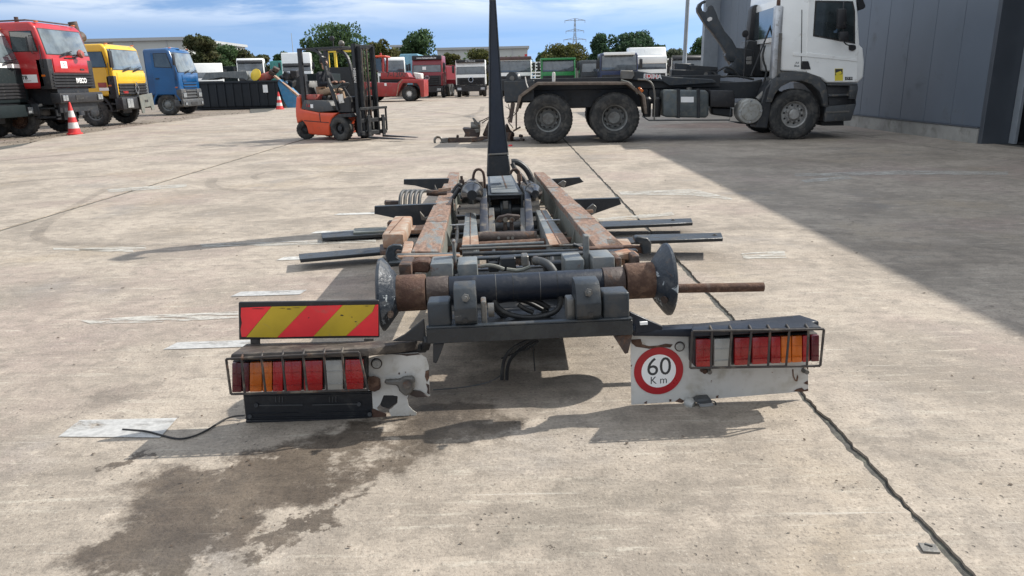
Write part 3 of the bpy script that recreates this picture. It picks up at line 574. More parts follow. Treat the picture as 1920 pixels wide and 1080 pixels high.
for k, (px, ty, wpx, Y, lf, lab, cone) in enumerate(TREES):
    tp = P(px, ty, Y); Ht = tp.z; W_ = wpx/FPX*Y*1.12; t = thing('tree' if 'pine' not in lf else 'pine_tree', lab, 'tree', Frame((tp.x, Y, 0)), 'trees along the far edge of the yard'); rr = random.Random(k+3)
    tr = MB(); tr.tube([(0, 0, 0), (0.1, 0, Ht*.25), (-0.1, 0.1, Ht*.5), (0, 0, Ht*.9)], [Ht*.03, Ht*.024, Ht*.016, Ht*.004], 8)
    for q in range(7):
        a = rr.uniform(0, 6.28); z0 = Ht*rr.uniform(.25, .7); ln = W_*rr.uniform(.25, .42); tr.tube([(0, 0, z0), (math.cos(a)*ln*.5, math.sin(a)*ln*.5, z0+ln*.35), (math.cos(a)*ln, math.sin(a)*ln, z0+ln*.7)], [Ht*.011, Ht*.007, Ht*.002], 5)
    tr.build('trunk', 'bark', t)
    bl = []
    for q in range(46 if not cone else 30):
        z = rr.uniform(0.12, 0.93); wz = (W_/2)*(math.sin(math.pi*min(1, (z*0.72+0.22)))**0.6) if not cone else (W_/2)*(1.08-z)
        a = rr.uniform(0, 6.28); rad = rr.uniform(0.0, 1.0)**0.5*wz; s = W_*rr.uniform(.13, .24)*(1.1-.35*z)
        bl.append((math.cos(a)*rad*.86, math.sin(a)*rad*.86, min(z*Ht, Ht-s*.8), s*1.05, s*1.05, s*rr.uniform(.7, 1.0)))
    bl += [(0, 0, Ht*.45, W_*.27, W_*.27, Ht*.32), (0, 0, Ht*.22, W_*.3, W_*.3, Ht*.2), (rr.uniform(-.1, .1)*W_, 0, Ht*.88, W_*.10, W_*.10, Ht*.11)]
    V, Fc = leaf_cloud(bl, 11000, 0.21, k); mesh_np('crown', V, Fc, lf, t)
bl = [(x, 135+4*math.sin(x*.3), 1.6+1.3*abs(math.sin(x*.37)), 3.2, 2.2, 2.2+0.9*math.sin(x*.9)) for x in np.arange(-75, 60, 2.4)]
V, Fc = leaf_cloud(bl, 16000, 0.34, 77); o = mesh_np('hedge', V, Fc, 'leaf_dark'); tag(o, 'long low hedge of mixed bushes behind the far row of trucks', 'hedge', kind='stuff')
# ================================================================ VEHICLES
def wheel(parent, c, ax, R=0.53, wd=0.30, dish=0.0, rimmat='grey_paint', rim=0.56, hub=0.16, bolts=True, n=36, name='wheel', tread=True, dual=False, tm='tyre_rubber'):
    """tyre as the part, rim and hub as its sub-parts; ax points to the outside of the vehicle"""
    c = Vector(c); ax = Vector(ax).normalized(); rr = R*rim; m = MB(); h = wd/2
    m.lathe([(rr*0.97, h*0.55), (rr, h*0.86), (rr*1.10, h*0.99), (R*0.66, h*1.03), (R*0.675, h*0.99), (R*0.70, h*1.04), (R*0.80, h*1.03), (R*0.815, h*0.985), (R*0.85, h*1.0), (R*0.93, h*0.90), (R*0.985, h*0.74), (R, h*0.55), (R, -h*0.55), (R*0.985, -h*0.74), (R*0.93, -h*0.9), (R*0.80, -h*1.0), (rr, -h*0.9), (rr*0.97, -h*0.5)], c, ax, n, cap=False)
    if tread:
        u = ax.orthogonal().normalized(); w_ = ax.cross(u)
        for k in range(n):
            a = 2*math.pi*k/n; d = u*math.cos(a)+w_*math.sin(a); t = ax.cross(d)
            for s in (-1, 1):
                m.obox(c+d*(R*0.998)+ax*s*h*0.60, (R*0.02, 2*math.pi*R/n*0.62, h*0.5), Matrix((d, t, ax)).transposed())
    if dual:
        m.lathe([(rr, h*0.5), (R*0.93, h*0.9), (R, h*0.6), (R, -h*0.6), (R*0.93, -h*0.9), (rr, -h*0.9)], c-ax*(wd*1.12), ax, n)
    ty = m.build(name, tm, parent)
    r = MB()
    r.lathe([(rr*0.985, h*0.84), (rr*1.035, h*0.88), (rr*1.03, h*0.80), (rr*0.92, h*0.66), (rr*0.86, h*0.2-dish), (rr*0.84, h*0.1-dish), (rr*0.5, h*0.18-dish), (hub*1.35, h*0.34-dish), (hub*1.3, h*0.34-dish), (0.001, h*0.30-dish)], c, ax, n, cap=False)
    ro = r.build('rim', rimmat, ty)
    if bolts and n >= 40:
        u0_ = ax.orthogonal().normalized(); w0_ = ax.cross(u0_); me_ = None
        for k in range(10):
            a = 2*math.pi*(k+0.5)/10; q = c+(u0_*math.cos(a)+w0_*math.sin(a))*rr*0.70+ax*(h*0.13-dish)
            if me_ is None: ho = MB().cyl((0, 0, 0), ax*0.006, rr*0.085, n=8).build('rim_hole', 'rubber', ty); me_ = ho.data
            else: ho = bpy.data.objects.new('rim_hole', me_); COL.objects.link(ho); ho.parent = ty
            ho.location = q
    hb_ = MB(); hb_.lathe([(hub, h*0.2-dish), (hub, h*0.75-dish), (hub*0.85, h*0.86-dish), (0.001, h*0.88-dish)], c, ax, 20)
    if bolts:
        u = ax.orthogonal().normalized(); w_ = ax.cross(u)
        for k in range(10):
            a = 2*math.pi*k/10; d = u*math.cos(a)+w_*math.sin(a); hb_.cyl(c+d*hub*1.42+ax*(h*0.28-dish), c+d*hub*1.42+ax*(h*0.62-dish), R*0.042, n=6)
    hb_.build('hub', rimmat if rimmat != 'white_paint' else 'grey_paint', ty)
    return ty
def cab_truck(name, label, origin, ang, W=2.45, L=1.75, zb=1.1, zwb=2.4, zwt=3.25, zt=3.38, lean=0.16, paint='red_truck', wheelR=0.53, wx=-1.2, group=None,
              glass='windscreen', lower=None, roof=None, visor=None, chassis=7.0, cat='truck', near=-1, sidewin=None, sidewin2=None, door=True, bev=0.07, wsin=0.09, far=False, arch='black_plastic', wsz=0.0, axles=(-4.6, -5.95)):
    fr = Frame(origin, Matrix.Rotation(ang, 3, 'Z')); t = thing(name, label, cat, fr, group); hw = W/2
    b = MB(); prof = [(0, zb), (0, zwb), (-lean, zwt), (-lean-0.14, zt), (-L, zt-0.03), (-L, zb)]
    b.prism([(x, -hw, z) for x, z in prof], (0, W, 0)); b.build('cab', paint, t, bev, 3, 30)
    # windscreen: rubber frame then glass, both on the sloping front
    d = Vector((-lean, 0, zwt-zwb)); dl = d.length; du = d.normalized(); nn = Vector((du.z, 0, -du.x))
    def ws(inset, proud, th, lo=0.0):
        p0 = Vector((0, 0, zwb))+du*(inset*0.6+lo); p1 = Vector((0, 0, zwb))+du*(dl-inset*0.7)
        q = [p0+Vector((0, -(hw-inset), 0)), p0+Vector((0, hw-inset, 0)), p1+Vector((0, hw-inset-0.04, 0)), p1+Vector((0, -(hw-inset-0.04), 0))]
        return MB().prism([x+nn*(proud-th) for x in q], nn*th)
    ws(wsin-0.035, 0.010, 0.03).build('windscreen_frame', 'rubber', t, 0.012, 2)
    g_ = ws(wsin, 0.016, 0.03).build('windscreen', glass, t, 0.012, 2)
    if not far:
        wp = MB()
        for y0 in (-0.55, 0.25): wp.bar(Vector((0.03, y0, zwb-0.02)), Vector((0.03, y0+0.62, zwb+0.10)), 0.02, 0.02); wp.bar(Vector((0.045, y0+0.05, zwb+0.05))+nn*0.02, Vector((0.02, y0+0.66, zwb+0.16))+nn*0.02, 0.03, 0.02)
        wp.build('wiper', 'black_plastic', t)
    if door:
        for s in ((near,) if not far else (1, -1)):
            dx0, dx1 = -0.22, -1.25 if L > 1.45 else -L+0.15
            dp = MB(); dp.prism([(x, s*hw, z) for x, z in [(dx0+0.02, zb+0.06), (dx0-0.0, zwb-0.05), (dx0-lean*0.9, zwt-0.07), (dx1, zwt-0.07), (dx1, zb+0.06)]], (0, s*0.012, 0))
            dob = dp.build('door', paint, t, 0.006)
            sw = sidewin or [(dx0-0.10, zwb+0.02), (dx0-lean*0.9-0.10, zwt-0.16), (dx1+0.10, zwt-0.16), (dx1+0.10, zwb+0.02)]
            MB().prism([(x, s*(hw+0.0121), z) for x, z in sw], (0, s*0.008, 0)).build('window_frame', 'rubber', dob, 0.004)
            cx = sum(x for x, z in sw)/4; cz = sum(z for x, z in sw)/4
            MB().prism([(cx+(x-cx)*0.92, s*(hw+0.020), cz+(z-cz)*0.92) for x, z in sw], (0, s*0.006, 0)).build('window', 'cab_glass', dob)
            MB().box((dx1+0.10, s*(hw+0.013), zwb-0.28), (dx1+0.28, s*(hw+0.04), zwb-0.22)).build('handle', 'black_plastic', dob, 0.008)
    if lower: MB().box((-0.3, -hw-0.004, zb-0.002), (0.012, hw+0.004, lower)).build('front_panel', 'black_plastic', t, 0.03, 2)
    if not far:
        sm = 1 if near > 0 else -1
        MB().box((-L+0.06, sm*hw, zb+0.05), (-L+0.075, sm*(hw+0.004), zwt)).build('panel_seam', 'rubber', t)
        MB().tube([(-0.13, sm*(hw+0.015), zwb-0.35), (-0.13, sm*(hw+0.05), zwb-0.30), (-0.13, sm*(hw+0.05), zwb+0.25), (-0.13, sm*(hw+0.015), zwb+0.30)], 0.012, 6).build('grab_handle', 'black_plastic', t)
        for y0 in (-hw+0.25, hw-0.25): MB().box((-lean-0.10, y0-0.07, zt-0.01), (-lean-0.02, y0+0.07, zt+0.03)).build('marker_light', 'lens_orange', t, 0.01)
        MB().box((-L-0.02, -hw+0.15, zb), (-L+0.02, hw-0.15, zt-0.15)).build('rear_wall_panel', 'black_plastic', t)
        MB().box((-0.24, sm*hw, zb+0.35), (-0.12, sm*(hw+0.02), zb+0.41)).build('side_light', 'lens_orange', t, 0.006)
    if visor:
        v = MB(); p = Vector((-lean, 0, zwt)); v.prism([p+Vector((0.0, -hw+0.06, 0.10)), p+Vector((0.20, -hw+0.06, -0.06)), p+Vector((0.21, -hw+0.06, -0.16)), p+Vector((-0.0, -hw+0.06, -0.04))], (0, W-0.12, 0)); v.build('sun_visor', visor, t, 0.01)
    if chassis:
        c_ = MB()
        for s in (-0.42, 0.42): c_.box((-chassis, s-0.04, 0.72), (-0.15, s+0.04, 0.98))
        for k in range(6): c_.box((-0.4-k*chassis/6.2, -0.4, 0.76), (-0.5-k*chassis/6.2, 0.4, 0.92))
        c_.box((-1.6, -0.35, 0.45), (-0.3, 0.35, 1.05)); c_.box((-L+0.15, -hw+0.36, 0.95), (-0.05, hw-0.36, zb+0.01)); c_.build('chassis', 'black_paint', t)
        MB().cyl((wx, -hw+0.25, wheelR), (wx, hw-0.25, wheelR), 0.08).build('axle', 'black_paint', t)
        for s in (1, -1):
            wheel(t, (wx, s*(hw-0.17), wheelR), (0, s, 0), wheelR, 0.30, rimmat='rust' if paint in ('red_truck', 'maroon_truck') else 'grey_paint', n=28, tread=not far)
            for ax in axles:
                if -ax < chassis: wheel(t, (ax, s*(hw-0.32), wheelR), (0, s, 0), wheelR, 0.28, dish=0.12, n=20, tread=False, dual=True)
        for s in (1, -1): # wheel arches
            ar = MB(); pts = [(wx+math.cos(a)*(wheelR+0.12), wheelR+math.sin(a)*(wheelR+0.12)) for a in [math.radians(x) for x in range(0, 181, 15)]]
            o_ = [(wx+math.cos(a)*(wheelR+0.20), wheelR+math.sin(a)*(wheelR+0.20)) for a in [math.radians(x) for x in range(0, 181, 15)]]
            y0 = s*(hw-0.34); L1 = [(x, y0, z) for x, z in pts]; L2 = [(x, y0, z) for x, z in o_]; k = len(pts)
            vs = L1+L2+[(x, y0+s*0.35, z) for x, _, z in L1]+[(x, y0+s*0.35, z) for x, _, z in L2]
            fs = []
            for i in range(k-1): fs += [(i, i+1, k+i+1, k+i), (2*k+i, 3*k+i, 3*k+i+1, 2*k+i+1), (i, 2*k+i, 2*k+i+1, i+1), (k+i, k+i+1, 3*k+i+1, 3*k+i)]
            fs += [(0, k, 3*k, 2*k), (k-1, 3*k-1, 4*k-1, 2*k-1)]
            ar.add(vs, fs); ar.build('mudguard', arch, t)
    return t, fr
def slats(t, name, y0, y1, z0, z1, n, m='black_plastic', x=0.0, d=0.035, back='dark_interior'):
    MB().box((x-0.02, y0, z0), (x+0.006, y1, z1)).build('grille', back, t)
    h = (z1-z0)/n; me = None
    for k in range(n):
        b = MB(); z = z0+h*(k+0.22); b.prism([(x+0.006, y0, z), (x+0.006+d, y0, z+h*0.1), (x+0.006+d, y0, z+h*0.45), (x+0.006, y0, z+h*0.62)], (0, y1-y0, 0))
        if me is None: o = b.build(name, m, t); me = o.data; zz = z
        else:
            o = bpy.data.objects.new(name, me); COL.objects.link(o); o.parent = t; o.location.z = z-zz
def headlamp(t, y, z, w_=0.28, h=0.16, x=0.0, parts=1):
    hf = MB().box((x-0.02, y-w_/2-0.02, z-h/2-0.02), (x+0.02, y+w_/2+0.02, z+h/2+0.02)).build('headlight_housing', 'black_plastic', t, 0.008)
    for k in range(parts):
        ww = w_/parts; MB().box((x+0.021, y-w_/2+k*ww+0.008, z-h/2), (x+0.035, y-w_/2+(k+1)*ww-0.008, z+h/2)).build('headlight', 'headlight', hf, 0.01)
def mirror(t, x, y, z, s, w_=0.2, h=0.4, arm=0.25):
    o = MB().tube([(x-0.05, y-s*arm, z+h*0.6), (x+0.05, y, z+h*0.6), (x+0.05, y, z-h*0.6), (x-0.05, y-s*arm, z-h*0.6)], 0.014, 6).build('mirror_arm', 'black_plastic', t)
    MB().box((x, y-w_/2, z-h/2), (x+0.07, y+w_/2, z+h/2)).build('mirror', 'black_plastic', o, 0.02, 2)
# ---- the left row, heading +x: near side is local -y
def left(Y, X, W): return (X, Y+W/2, -0.045)
# red truck
t, fr = cab_truck('parked_truck', 'red flat-nosed truck with black slatted grille, second in the left row', left(23.62, -14.15, 2.5), 0, W=2.5, L=2.1, zb=1.45, zwb=2.42, zwt=3.28, zt=3.42, lean=0.20, paint='red_truck', wx=-1.25, glass='windscreen', sidewin=[(-0.20, 2.54), (-0.30, 3.15), (-0.98, 3.15), (-0.98, 2.54)])
MB().box((-0.35, -1.262, 1.42), (0.015, -0.98, 2.33)).build('corner_panel', 'black_plastic', t, 0.03, 2); MB().box((-0.35, 0.98, 1.42), (0.015, 1.262, 2.33)).build('corner_panel', 'black_plastic', t, 0.03, 2)
MB().box((-0.02, -0.96, 1.93), (0.03, 0.96, 2.35)).build('bonnet_flap', 'red_truck', t, 0.02, 2)
MB().box((0.0, -0.3, 2.352), (0.04, 0.3, 2.385)).build('vent_slot', 'black_plastic', t); MB().box((0.031, 0.45, 2.0), (0.045, 0.68, 2.05)).build('badge', 'rubber', t)
slats(t, 'slat', -1.12, 1.12, 1.46, 1.91, 5)
text('maker_lettering', 'IVECO', 0.21, 'ink_white', t, axes4((0.052, 0.38, 1.67), (0, 1, 0), (0, 0, 1)), 0.004, bold=0.008)
st = MB().box((0.0305, -0.60, 2.06), (0.036, -0.26, 2.27)).build('sticker', 'white_clean', t); text('sticker_lettering', 'IRU\nTIR', 0.07, 'faded_red', t, axes4((0.038, -0.43, 2.165), (0, 1, 0), (0, 0, 1)), 0.001)
MB().box((-0.95, -1.265, 1.63), (-0.38, -1.271, 1.87)).build('sticker', 'white_clean', t); text('sticker_lettering', 'ETB', 0.15, 'ink', t, axes4((-0.80, -1.273, 1.78), (1, 0, 0), (0, 0, 1)), 0.001, bold=0.006); text('sticker_lettering', 'truck parts', 0.05, 'faded_red', t, axes4((-0.68, -1.273, 1.69), (1, 0, 0), (0, 0, 1)), 0.001)
MB().box((-0.10, -1.25, 0.98), (0.22, 1.25, 1.30)).build('bumper', 'black_plastic', t, 0.04, 2); headlamp(t, -1.02, 1.14, 0.30, 0.17, 0.22, 2); headlamp(t, 1.02, 1.14, 0.30, 0.17, 0.22, 2)
MB().box((0.221, -0.42, 1.08), (0.235, 0.05, 1.22)).build('number_plate_holder', 'rubber', t); s_ = MB(); s_.box((-0.9, -1.2, 0.55), (-0.02, -1.02, 0.60)); s_.box((-0.85, -1.2, 0.82), (-0.02, -1.0, 0.87)); s_.box((-0.06, -1.2, 0.5), (-0.02, -1.0, 1.0)); s_.box((-0.1, -1.1, 0.70), (0.05, 1.1, 0.98)); s_.build('step', 'black_paint', t)
mirror(t, -0.30, -1.50, 2.75, -1, 0.25, 0.42); MB().lathe([(0.0, 0), (0.10, 0.02), (0.14, 0.09), (0.10, 0.16), (0, 0.18)], (0.10, 0.35, 2.50), (1, 0, 0.1), 16).build('front_mirror', 'faded_red', t)
MB().box((-0.5, -1.27, 0.62), (-1.9, -0.7, 1.0)).build('fuel_tank', 'black_paint', t, 0.04, 2); rf = MB(); rf.tube([(-1.7, -1.1, 3.44), (-0.5, -1.1, 3.47), (-0.35, -0.9, 3.46), (-0.35, 0.9, 3.46)], 0.025, 6); rf.cyl((-0.9, -0.9, 3.40), (-0.9, -0.9, 3.58), 0.06); rf.build('roof_rack', 'rust_dark', t)
# yellow truck
t, fr = cab_truck('parked_truck', 'yellow truck with diamond badge and grey towing plate, third in the left row', left(28.85, -14.88, 2.5), 0, W=2.5, L=1.9, zb=1.12, zwb=2.03, zwt=2.88, zt=3.02, lean=0.16, paint='yellow_truck', wx=-0.95, sidewin=[(-0.18, 2.16), (-0.28, 2.74), (-0.98, 2.74), (-0.98, 2.16)])
MB().box((-0.30, -1.262, 1.02), (0.012, -1.06, 1.86)).build('corner_panel', 'black_plastic', t, 0.03, 2); MB().box((-0.02, -0.98, 1.62), (0.02, 1.24, 1.98)).build('bonnet_flap', 'yellow_truck', t, 0.02, 2)
slats(t, 'slat', -1.0, 1.2, 1.14, 1.58, 4)
dmd = MB()
for a_, b_ in (((0, 1.60), (-0.14, 1.36)), ((-0.14, 1.36), (0, 1.12)), ((0, 1.12), (0.14, 1.36)), ((0.14, 1.36), (0, 1.60))): dmd.bar((0.075, 0.28+a_[0], a_[1]), (0.075, 0.28+b_[0], b_[1]), 0.045, 0.03, (1, 0, 0))
dmd.build('diamond_badge', 'chrome', t)
text('grille_lettering', 'TURBO', 0.12, 'cone_red', t, axes4((0.06, -0.62, 1.24), (0, 1, 0), (0, 0, 1)), 0.004)
MB().box((-0.62, -1.267, 1.44), (-0.30, -1.273, 1.62)).build('sticker', 'faded_red', t); MB().box((-0.60, -1.267, 1.32), (-0.24, -1.274, 1.43)).build('sticker', 'white_clean', t)
MB().box((-0.10, -1.25, 0.60), (0.20, 1.25, 1.06)).build('bumper', 'black_plastic', t, 0.04, 2); headlamp(t, -0.72, 0.83, 0.46, 0.34, 0.20, 2); headlamp(t, 0.95, 0.83, 0.36, 0.30, 0.20, 2)
tw = MB(); tw.prism([(0.24, y, z) for y, z in [(-0.05, 1.10), (1.05, 1.18), (1.12, 0.52), (0.86, 0.50), (0.80, 0.66), (0.30, 0.64), (0.22, 0.42), (0.02, 0.42)]], (0.035, 0, 0)); tw.build('towing_plate', 'rail_web', t, 0.006)
MB().box((0.277, 0.35, 0.84), (0.285, 0.62, 0.93)).build('slot', 'rubber', t); mirror(t, 0.05, -1.42, 2.45, -1, 0.22, 0.62); s_ = MB(); s_.box((-0.75, -1.2, 0.55), (-0.1, -1.0, 0.60)); s_.box((-0.75, -1.2, 0.80), (-0.1, -1.0, 0.85)); s_.build('step', 'black_paint', t)
cr_ = MB(); cr_.box((-1.9, -0.9, 2.6), (-1.5, -0.5, 3.5)); cr_.cyl((-1.4, -0.6, 2.9), (-1.5, -0.7, 3.85), 0.16); cr_.cyl((-1.5, -0.7, 3.2), (-1.45, -0.3, 3.35), 0.2); cr_.cyl((-1.7, 0.3, 3.05), (-0.6, 0.3, 3.12), 0.03, n=6); cr_.build('crane_column', 'rust_dark', t, 0.02)
# blue truck
t, fr = cab_truck('parked_truck', 'bright blue rounded truck cab, fourth in the left row', left(38.25, -16.48, 2.5), 0, W=2.5, L=1.65, zb=0.98, zwb=2.05, zwt=3.10, zt=3.26, lean=0.30, paint='blue_truck', wx=-0.75, bev=0.12, glass='windscreen', arch='blue_truck', sidewin=[(-0.25, 2.30), (-0.45, 3.02), (-1.12, 3.02), (-1.12, 2.35)])
MB().box((-0.02, -0.85, 1.62), (0.03, 0.85, 1.98)).build('bonnet_flap', 'blue_truck', t, 0.03, 2)
slats(t, 'slat', -0.80, 0.80, 1.30, 1.62, 2, 'blue_truck'); slats(t, 'slat', -0.62, 0.62, 0.80, 1.26, 3, 'grey_plastic')
MB().box((-0.40, -1.26, 0.40), (0.10, 1.26, 0.78)).build('bumper', 'grey_plastic', t, 0.06, 3); MB().box((-0.35, -1.258, 0.781), (0.06, -0.66, 1.28)).build('light_surround', 'grey_plastic', t, 0.05, 2); MB().box((-0.35, 0.66, 0.781), (0.06, 1.258, 1.28)).build('light_surround', 'grey_plastic', t, 0.05, 2)
headlamp(t, -0.95, 0.97, 0.40, 0.22, 0.062); headlamp(t, 0.95, 0.97, 0.40, 0.22, 0.062); headlamp(t, -1.0, 0.55, 0.22, 0.12, 0.10); headlamp(t, 1.0, 0.55, 0.22, 0.12, 0.10); MB().box((0.101, -0.4, 0.48), (0.115, 0.4, 0.62)).build('number_plate_holder', 'rubber', t)
MB().lathe([(0.45, 0), (0.38, 0.07), (0.0, 0.12)], (-0.8, 0.1, 3.24), (0, 0, 1), 18).build('roof_vent', 'blue_truck', t); mirror(t, -0.05, -1.5, 2.70, -1, 0.22, 0.55)
# dark truck cut by the left edge
t, fr = cab_truck('parked_truck', 'dark green truck with white upper cab, cut off by the left edge of the photo', left(21.3, -15.0, 2.45), 0, W=2.45, L=1.9, zb=1.05, zwb=2.16, zwt=3.05, zt=3.2, lean=0.30, paint='white_paint', wx=-1.15)
MB().box((-1.9, -1.24, 1.04), (0.02, 1.24, 2.08)).build('lower_cab', 'dark_green_truck', t, 0.05, 2); slats(t, 'slat', -1.0, 1.0, 1.15, 1.62, 5, x=0.022)
MB().box((-0.2, -1.25, 0.62), (0.12, 1.25, 0.98)).build('bumper', 'dark_green_truck', t, 0.04, 2); headlamp(t, 1.02, 0.80, 0.34, 0.2, 0.12); headlamp(t, -1.02, 0.80, 0.34, 0.2, 0.12)

# ---- far rows, facing the camera
def far_truck(label, pxc, pytop, py_base, Wd=2.45, paint='white_paint', name='parked_truck', **kw):
    b = G(pxc, py_base); zt = P(pxc, pytop, b.y).z; hz = zt-kw.pop('roofadd', 0.0)
    a = math.radians(-90+kw.pop('turn', 0)); grill = kw.pop('grille', 'black_plastic'); lo = kw.pop('lo', 'black_plastic'); nsl = kw.pop('nsl', 4); wl = kw.pop('wl', 0.52); bd = kw.pop('body', None); bdz = kw.pop('bodyz', (1.1, 2.6)); letter = kw.pop('band', None); star = kw.pop('star', False); bump = kw.pop('bump', 'black_plastic')
    zwb_ = kw.pop('zwb', hz*0.60); zwt_ = kw.pop('zwt', hz*0.93)
    t, fr = cab_truck(name, label, (b.x, b.y, -0.002 if b.y < 68 else -0.045), a, W=Wd, zb=kw.pop('zb', 0.95), zwb=zwb_, zwt=zwt_, zt=hz, paint=paint, glass=kw.pop('glass', 'grey_windscreen'), far=True, group='trucks in the far rows', **kw)
    fr.zt = hz
    hw = Wd/2
    z1 = zwb_-0.22; MB().box((-0.02, -hw+0.1, 0.98), (0.02, hw-0.1, z1)).build('front_panel', lo, t, 0.01); slats(t, 'slat', -hw+0.3, hw-0.3, 1.0, z1-0.1, nsl, grill, 0.022)
    MB().box((-0.15, -hw, 0.45), (0.14, hw, 0.92)).build('bumper', bump, t, 0.03)
    for s in (-1, 1): headlamp(t, s*(hw-0.28), 0.66, 0.34, 0.18, 0.14); mirror(t, -0.05, s*(hw+0.18), zwb_+0.45, s, 0.2, 0.55, 0.15)
    if star: MB().lathe([(0.20, 0), (0.20, 0.02), (0.17, 0.02), (0.17, 0)], (0.06, 0, z1-0.16), (1, 0, 0), 20).build('round_badge', 'chrome', t); 
    if bd: MB().box((-7.5, -hw, bdz[0]), (-kw.get('L', 1.75)-0.15, hw, bdz[1])).build('body', bd, t, 0.02)
    return t, fr
far_truck('white truck cab with a wide black sun visor, just behind the black container', 476, 108, 186, paint='white_paint', visor='black_plastic', body='dark_grey_paint', turn=12, bodyz=(1.0, 2.0))
far_truck('white sleeper cab with black band, directly left of the forklift', 562, 98, 187, paint='white_paint', body='dark_grey_paint', bodyz=(1.0, 2.0), turn=10, zwt=2.95, visor='black_plastic')
far_truck('white and grey cab seen behind the red container handler', 737, 106, 182, paint='white_paint', turn=8)
t, fr = far_truck('maroon and black truck with round badge, right of the container handler', 803, 104, 184, paint='maroon_truck', star=True, visor=None, turn=-6, body='maroon_truck', bodyz=(1.4, 2.5), zwt=2.62)
MB().box((-1.6, -1.20, fr.zt-0.34), (-0.05, 1.20, fr.zt+0.01)).build('roof_band', 'black_plastic', t, 0.05, 2)
text('band_lettering', 'www.hansatrucks.be', 0.19, 'ink_white', t, axes4((-0.03, 0.0, fr.zt-0.18), (0, 1, 0), (0, 0, 1)), 0.004, bold=0.005); MB().box((-0.0, -0.35, 2.2), (0.035, -0.05, 2.45)).build('paper', 'white_clean', t)
t, fr = far_truck('white truck with black grille and round badge, left of the dark hook arm', 884, 112, 182, paint='white_paint', star=True, zwt=2.42, bump='black_plastic')
MB().box((-1.2, -1.16, fr.zt-0.22), (0.03, 1.16, fr.zt+0.01)).build('roof_band', 'black_plastic', t, 0.04, 2); text('band_lettering', 'ACTROS 26', 0.16, 'ink_white', t, axes4((0.045, 0.0, fr.zt-0.11), (0, 1, 0), (0, 0, 1)), 0.004)
t, fr = far_truck('white truck with brown roof and two seats showing, right of the dark hook arm', 967, 106, 182, paint='white_paint', zwt=2.72, Wd=2.5)
MB().box((-1.5, -1.26, fr.zt-0.24), (-0.02, 1.26, fr.zt+0.01)).build('roof_band', 'brown_truck', t, 0.06, 2); MB().box((-0.6, 0.75, fr.zt+0.01), (-0.4, 0.95, fr.zt+0.17)).build('beacon', 'cone_red', t)
t, fr = far_truck('green truck with a single wide windscreen in the far row', 1047, 109, 182, paint='green_truck', zwb=1.75, zwt=2.66, Wd=2.5, wsin=0.12); MB().box((-1.6, -1.28, fr.zt-0.12), (0.03, 1.28, fr.zt+0.02)).build('roof_lip', 'green_truck', t, 0.03, 2)
t, fr = far_truck('black truck cab with silver mirror frames, in front of the pine trees', 1121, 112, 182, paint='dark_grey_paint', zwb=1.65)
t, fr = far_truck('dark blue cab with a white roof visor left of the tall white cab', 1160, 99, 184, paint='navy_truck', zwt=2.75); MB().box((-0.7, -1.0, fr.zt-0.14), (0.08, 1.0, fr.zt+0.04)).build('roof_visor', 'white_paint', t, 0.03, 2)
t, fr = far_truck('tall white high-roof cab with stepped roof spoiler behind the hook lift truck', 1214, 118, 182, paint='white_paint', zwb=1.75, zwt=2.5, Wd=2.5)
b_ = MB(); zt = P(1214, 88, G(1214, 182).y).z; b_.prism([(0.0, -1.22, fr.zt-0.05), (0.02, -1.22, fr.zt+0.42), (-0.25, -1.22, fr.zt+0.47), (-0.45, -1.22, zt), (-1.7, -1.22, zt), (-1.7, -1.22, fr.zt-0.05)], (0, 2.44, 0)); b_.build('roof_spoiler', 'white_paint', t, 0.07, 2)
t, fr = far_truck('white cab with pale roof lights, right of the tall white high-roof cab', 1290, 116, 180, paint='white_paint', zwt=2.55, visor='black_plastic')
t, fr = far_truck('low white van-like cab just above the back edge of the black container', 398, 118, 190, paint='white_paint', zwt=2.5, turn=25, body='white_paint', bodyz=(1.0, 1.9))
# boxes and bodies behind the row
def far_box(name, label, cat, x0, x1, pyt, Y, h0, dep, m, panes=0, gm=None):
    xa = P(x0, 130, Y).x; xb = P(x1, 130, Y).x; zt = P((x0+x1)/2, pyt, Y).z; t = thing(name, label, cat, Frame(((xa+xb)/2, Y, 0))); hw = (xb-xa)/2
    MB().box((-hw, 0, h0), (hw, dep, zt)).build('body', m, t, 0.03)
    rb = MB()
    n = max(3, int(hw*2/0.35))
    for k in range(n+1): xx = -hw+k*2*hw/n; rb.box((xx-0.05, -0.05, h0+0.1), (xx+0.05, -0.001, zt-0.1))
    rb.build('ribs', gm or m, t)
    if h0 > 0.3:
        for s in (-1, 1):
            for yy in (1.0, dep-1): wheel(t, (s*(hw-0.15), yy, 0.5), (s, 0, 0), 0.5, 0.3, n=18, tread=False)
        MB().box((-0.5, 0.2, 0.5), (0.5, dep, h0)).build('chassis', 'black_paint', t)
    return t
far_box('box_trailer', 'pale box body with blue lower half behind the container handler', 'trailer', 752, 784, 101, 74, 1.0, 6, 'light_blue_paint')
far_box('storage_container', 'teal container showing between the two white cabs', 'container', 508, 528, 114, 78, 0.0, 6, 'teal_paint')
far_box('flatbed_body', 'maroon dropside body right beside the maroon truck', 'truck body', 836, 862, 122, 70, 1.0, 4, 'maroon_truck')
far_box('storage_container', 'grey container between the green truck and the black cab', 'container', 1076, 1096, 128, 68, 0.0, 6, 'rail_web')
far_box('white_container', 'pale container body behind the low white cab', 'container', 1245, 1262, 122, 72, 0.9, 5, 'white_paint')
far_box('storage_container', 'dark green container behind the black container on the left', 'container', 418, 446, 124, 76, 0.0, 6, 'dark_green_truck')
cg = thing('cage_trailer', 'white slatted stake body between the brown roofed truck and the green truck', 'trailer', Frame(P(999, 150, 66).xy.to_3d()))
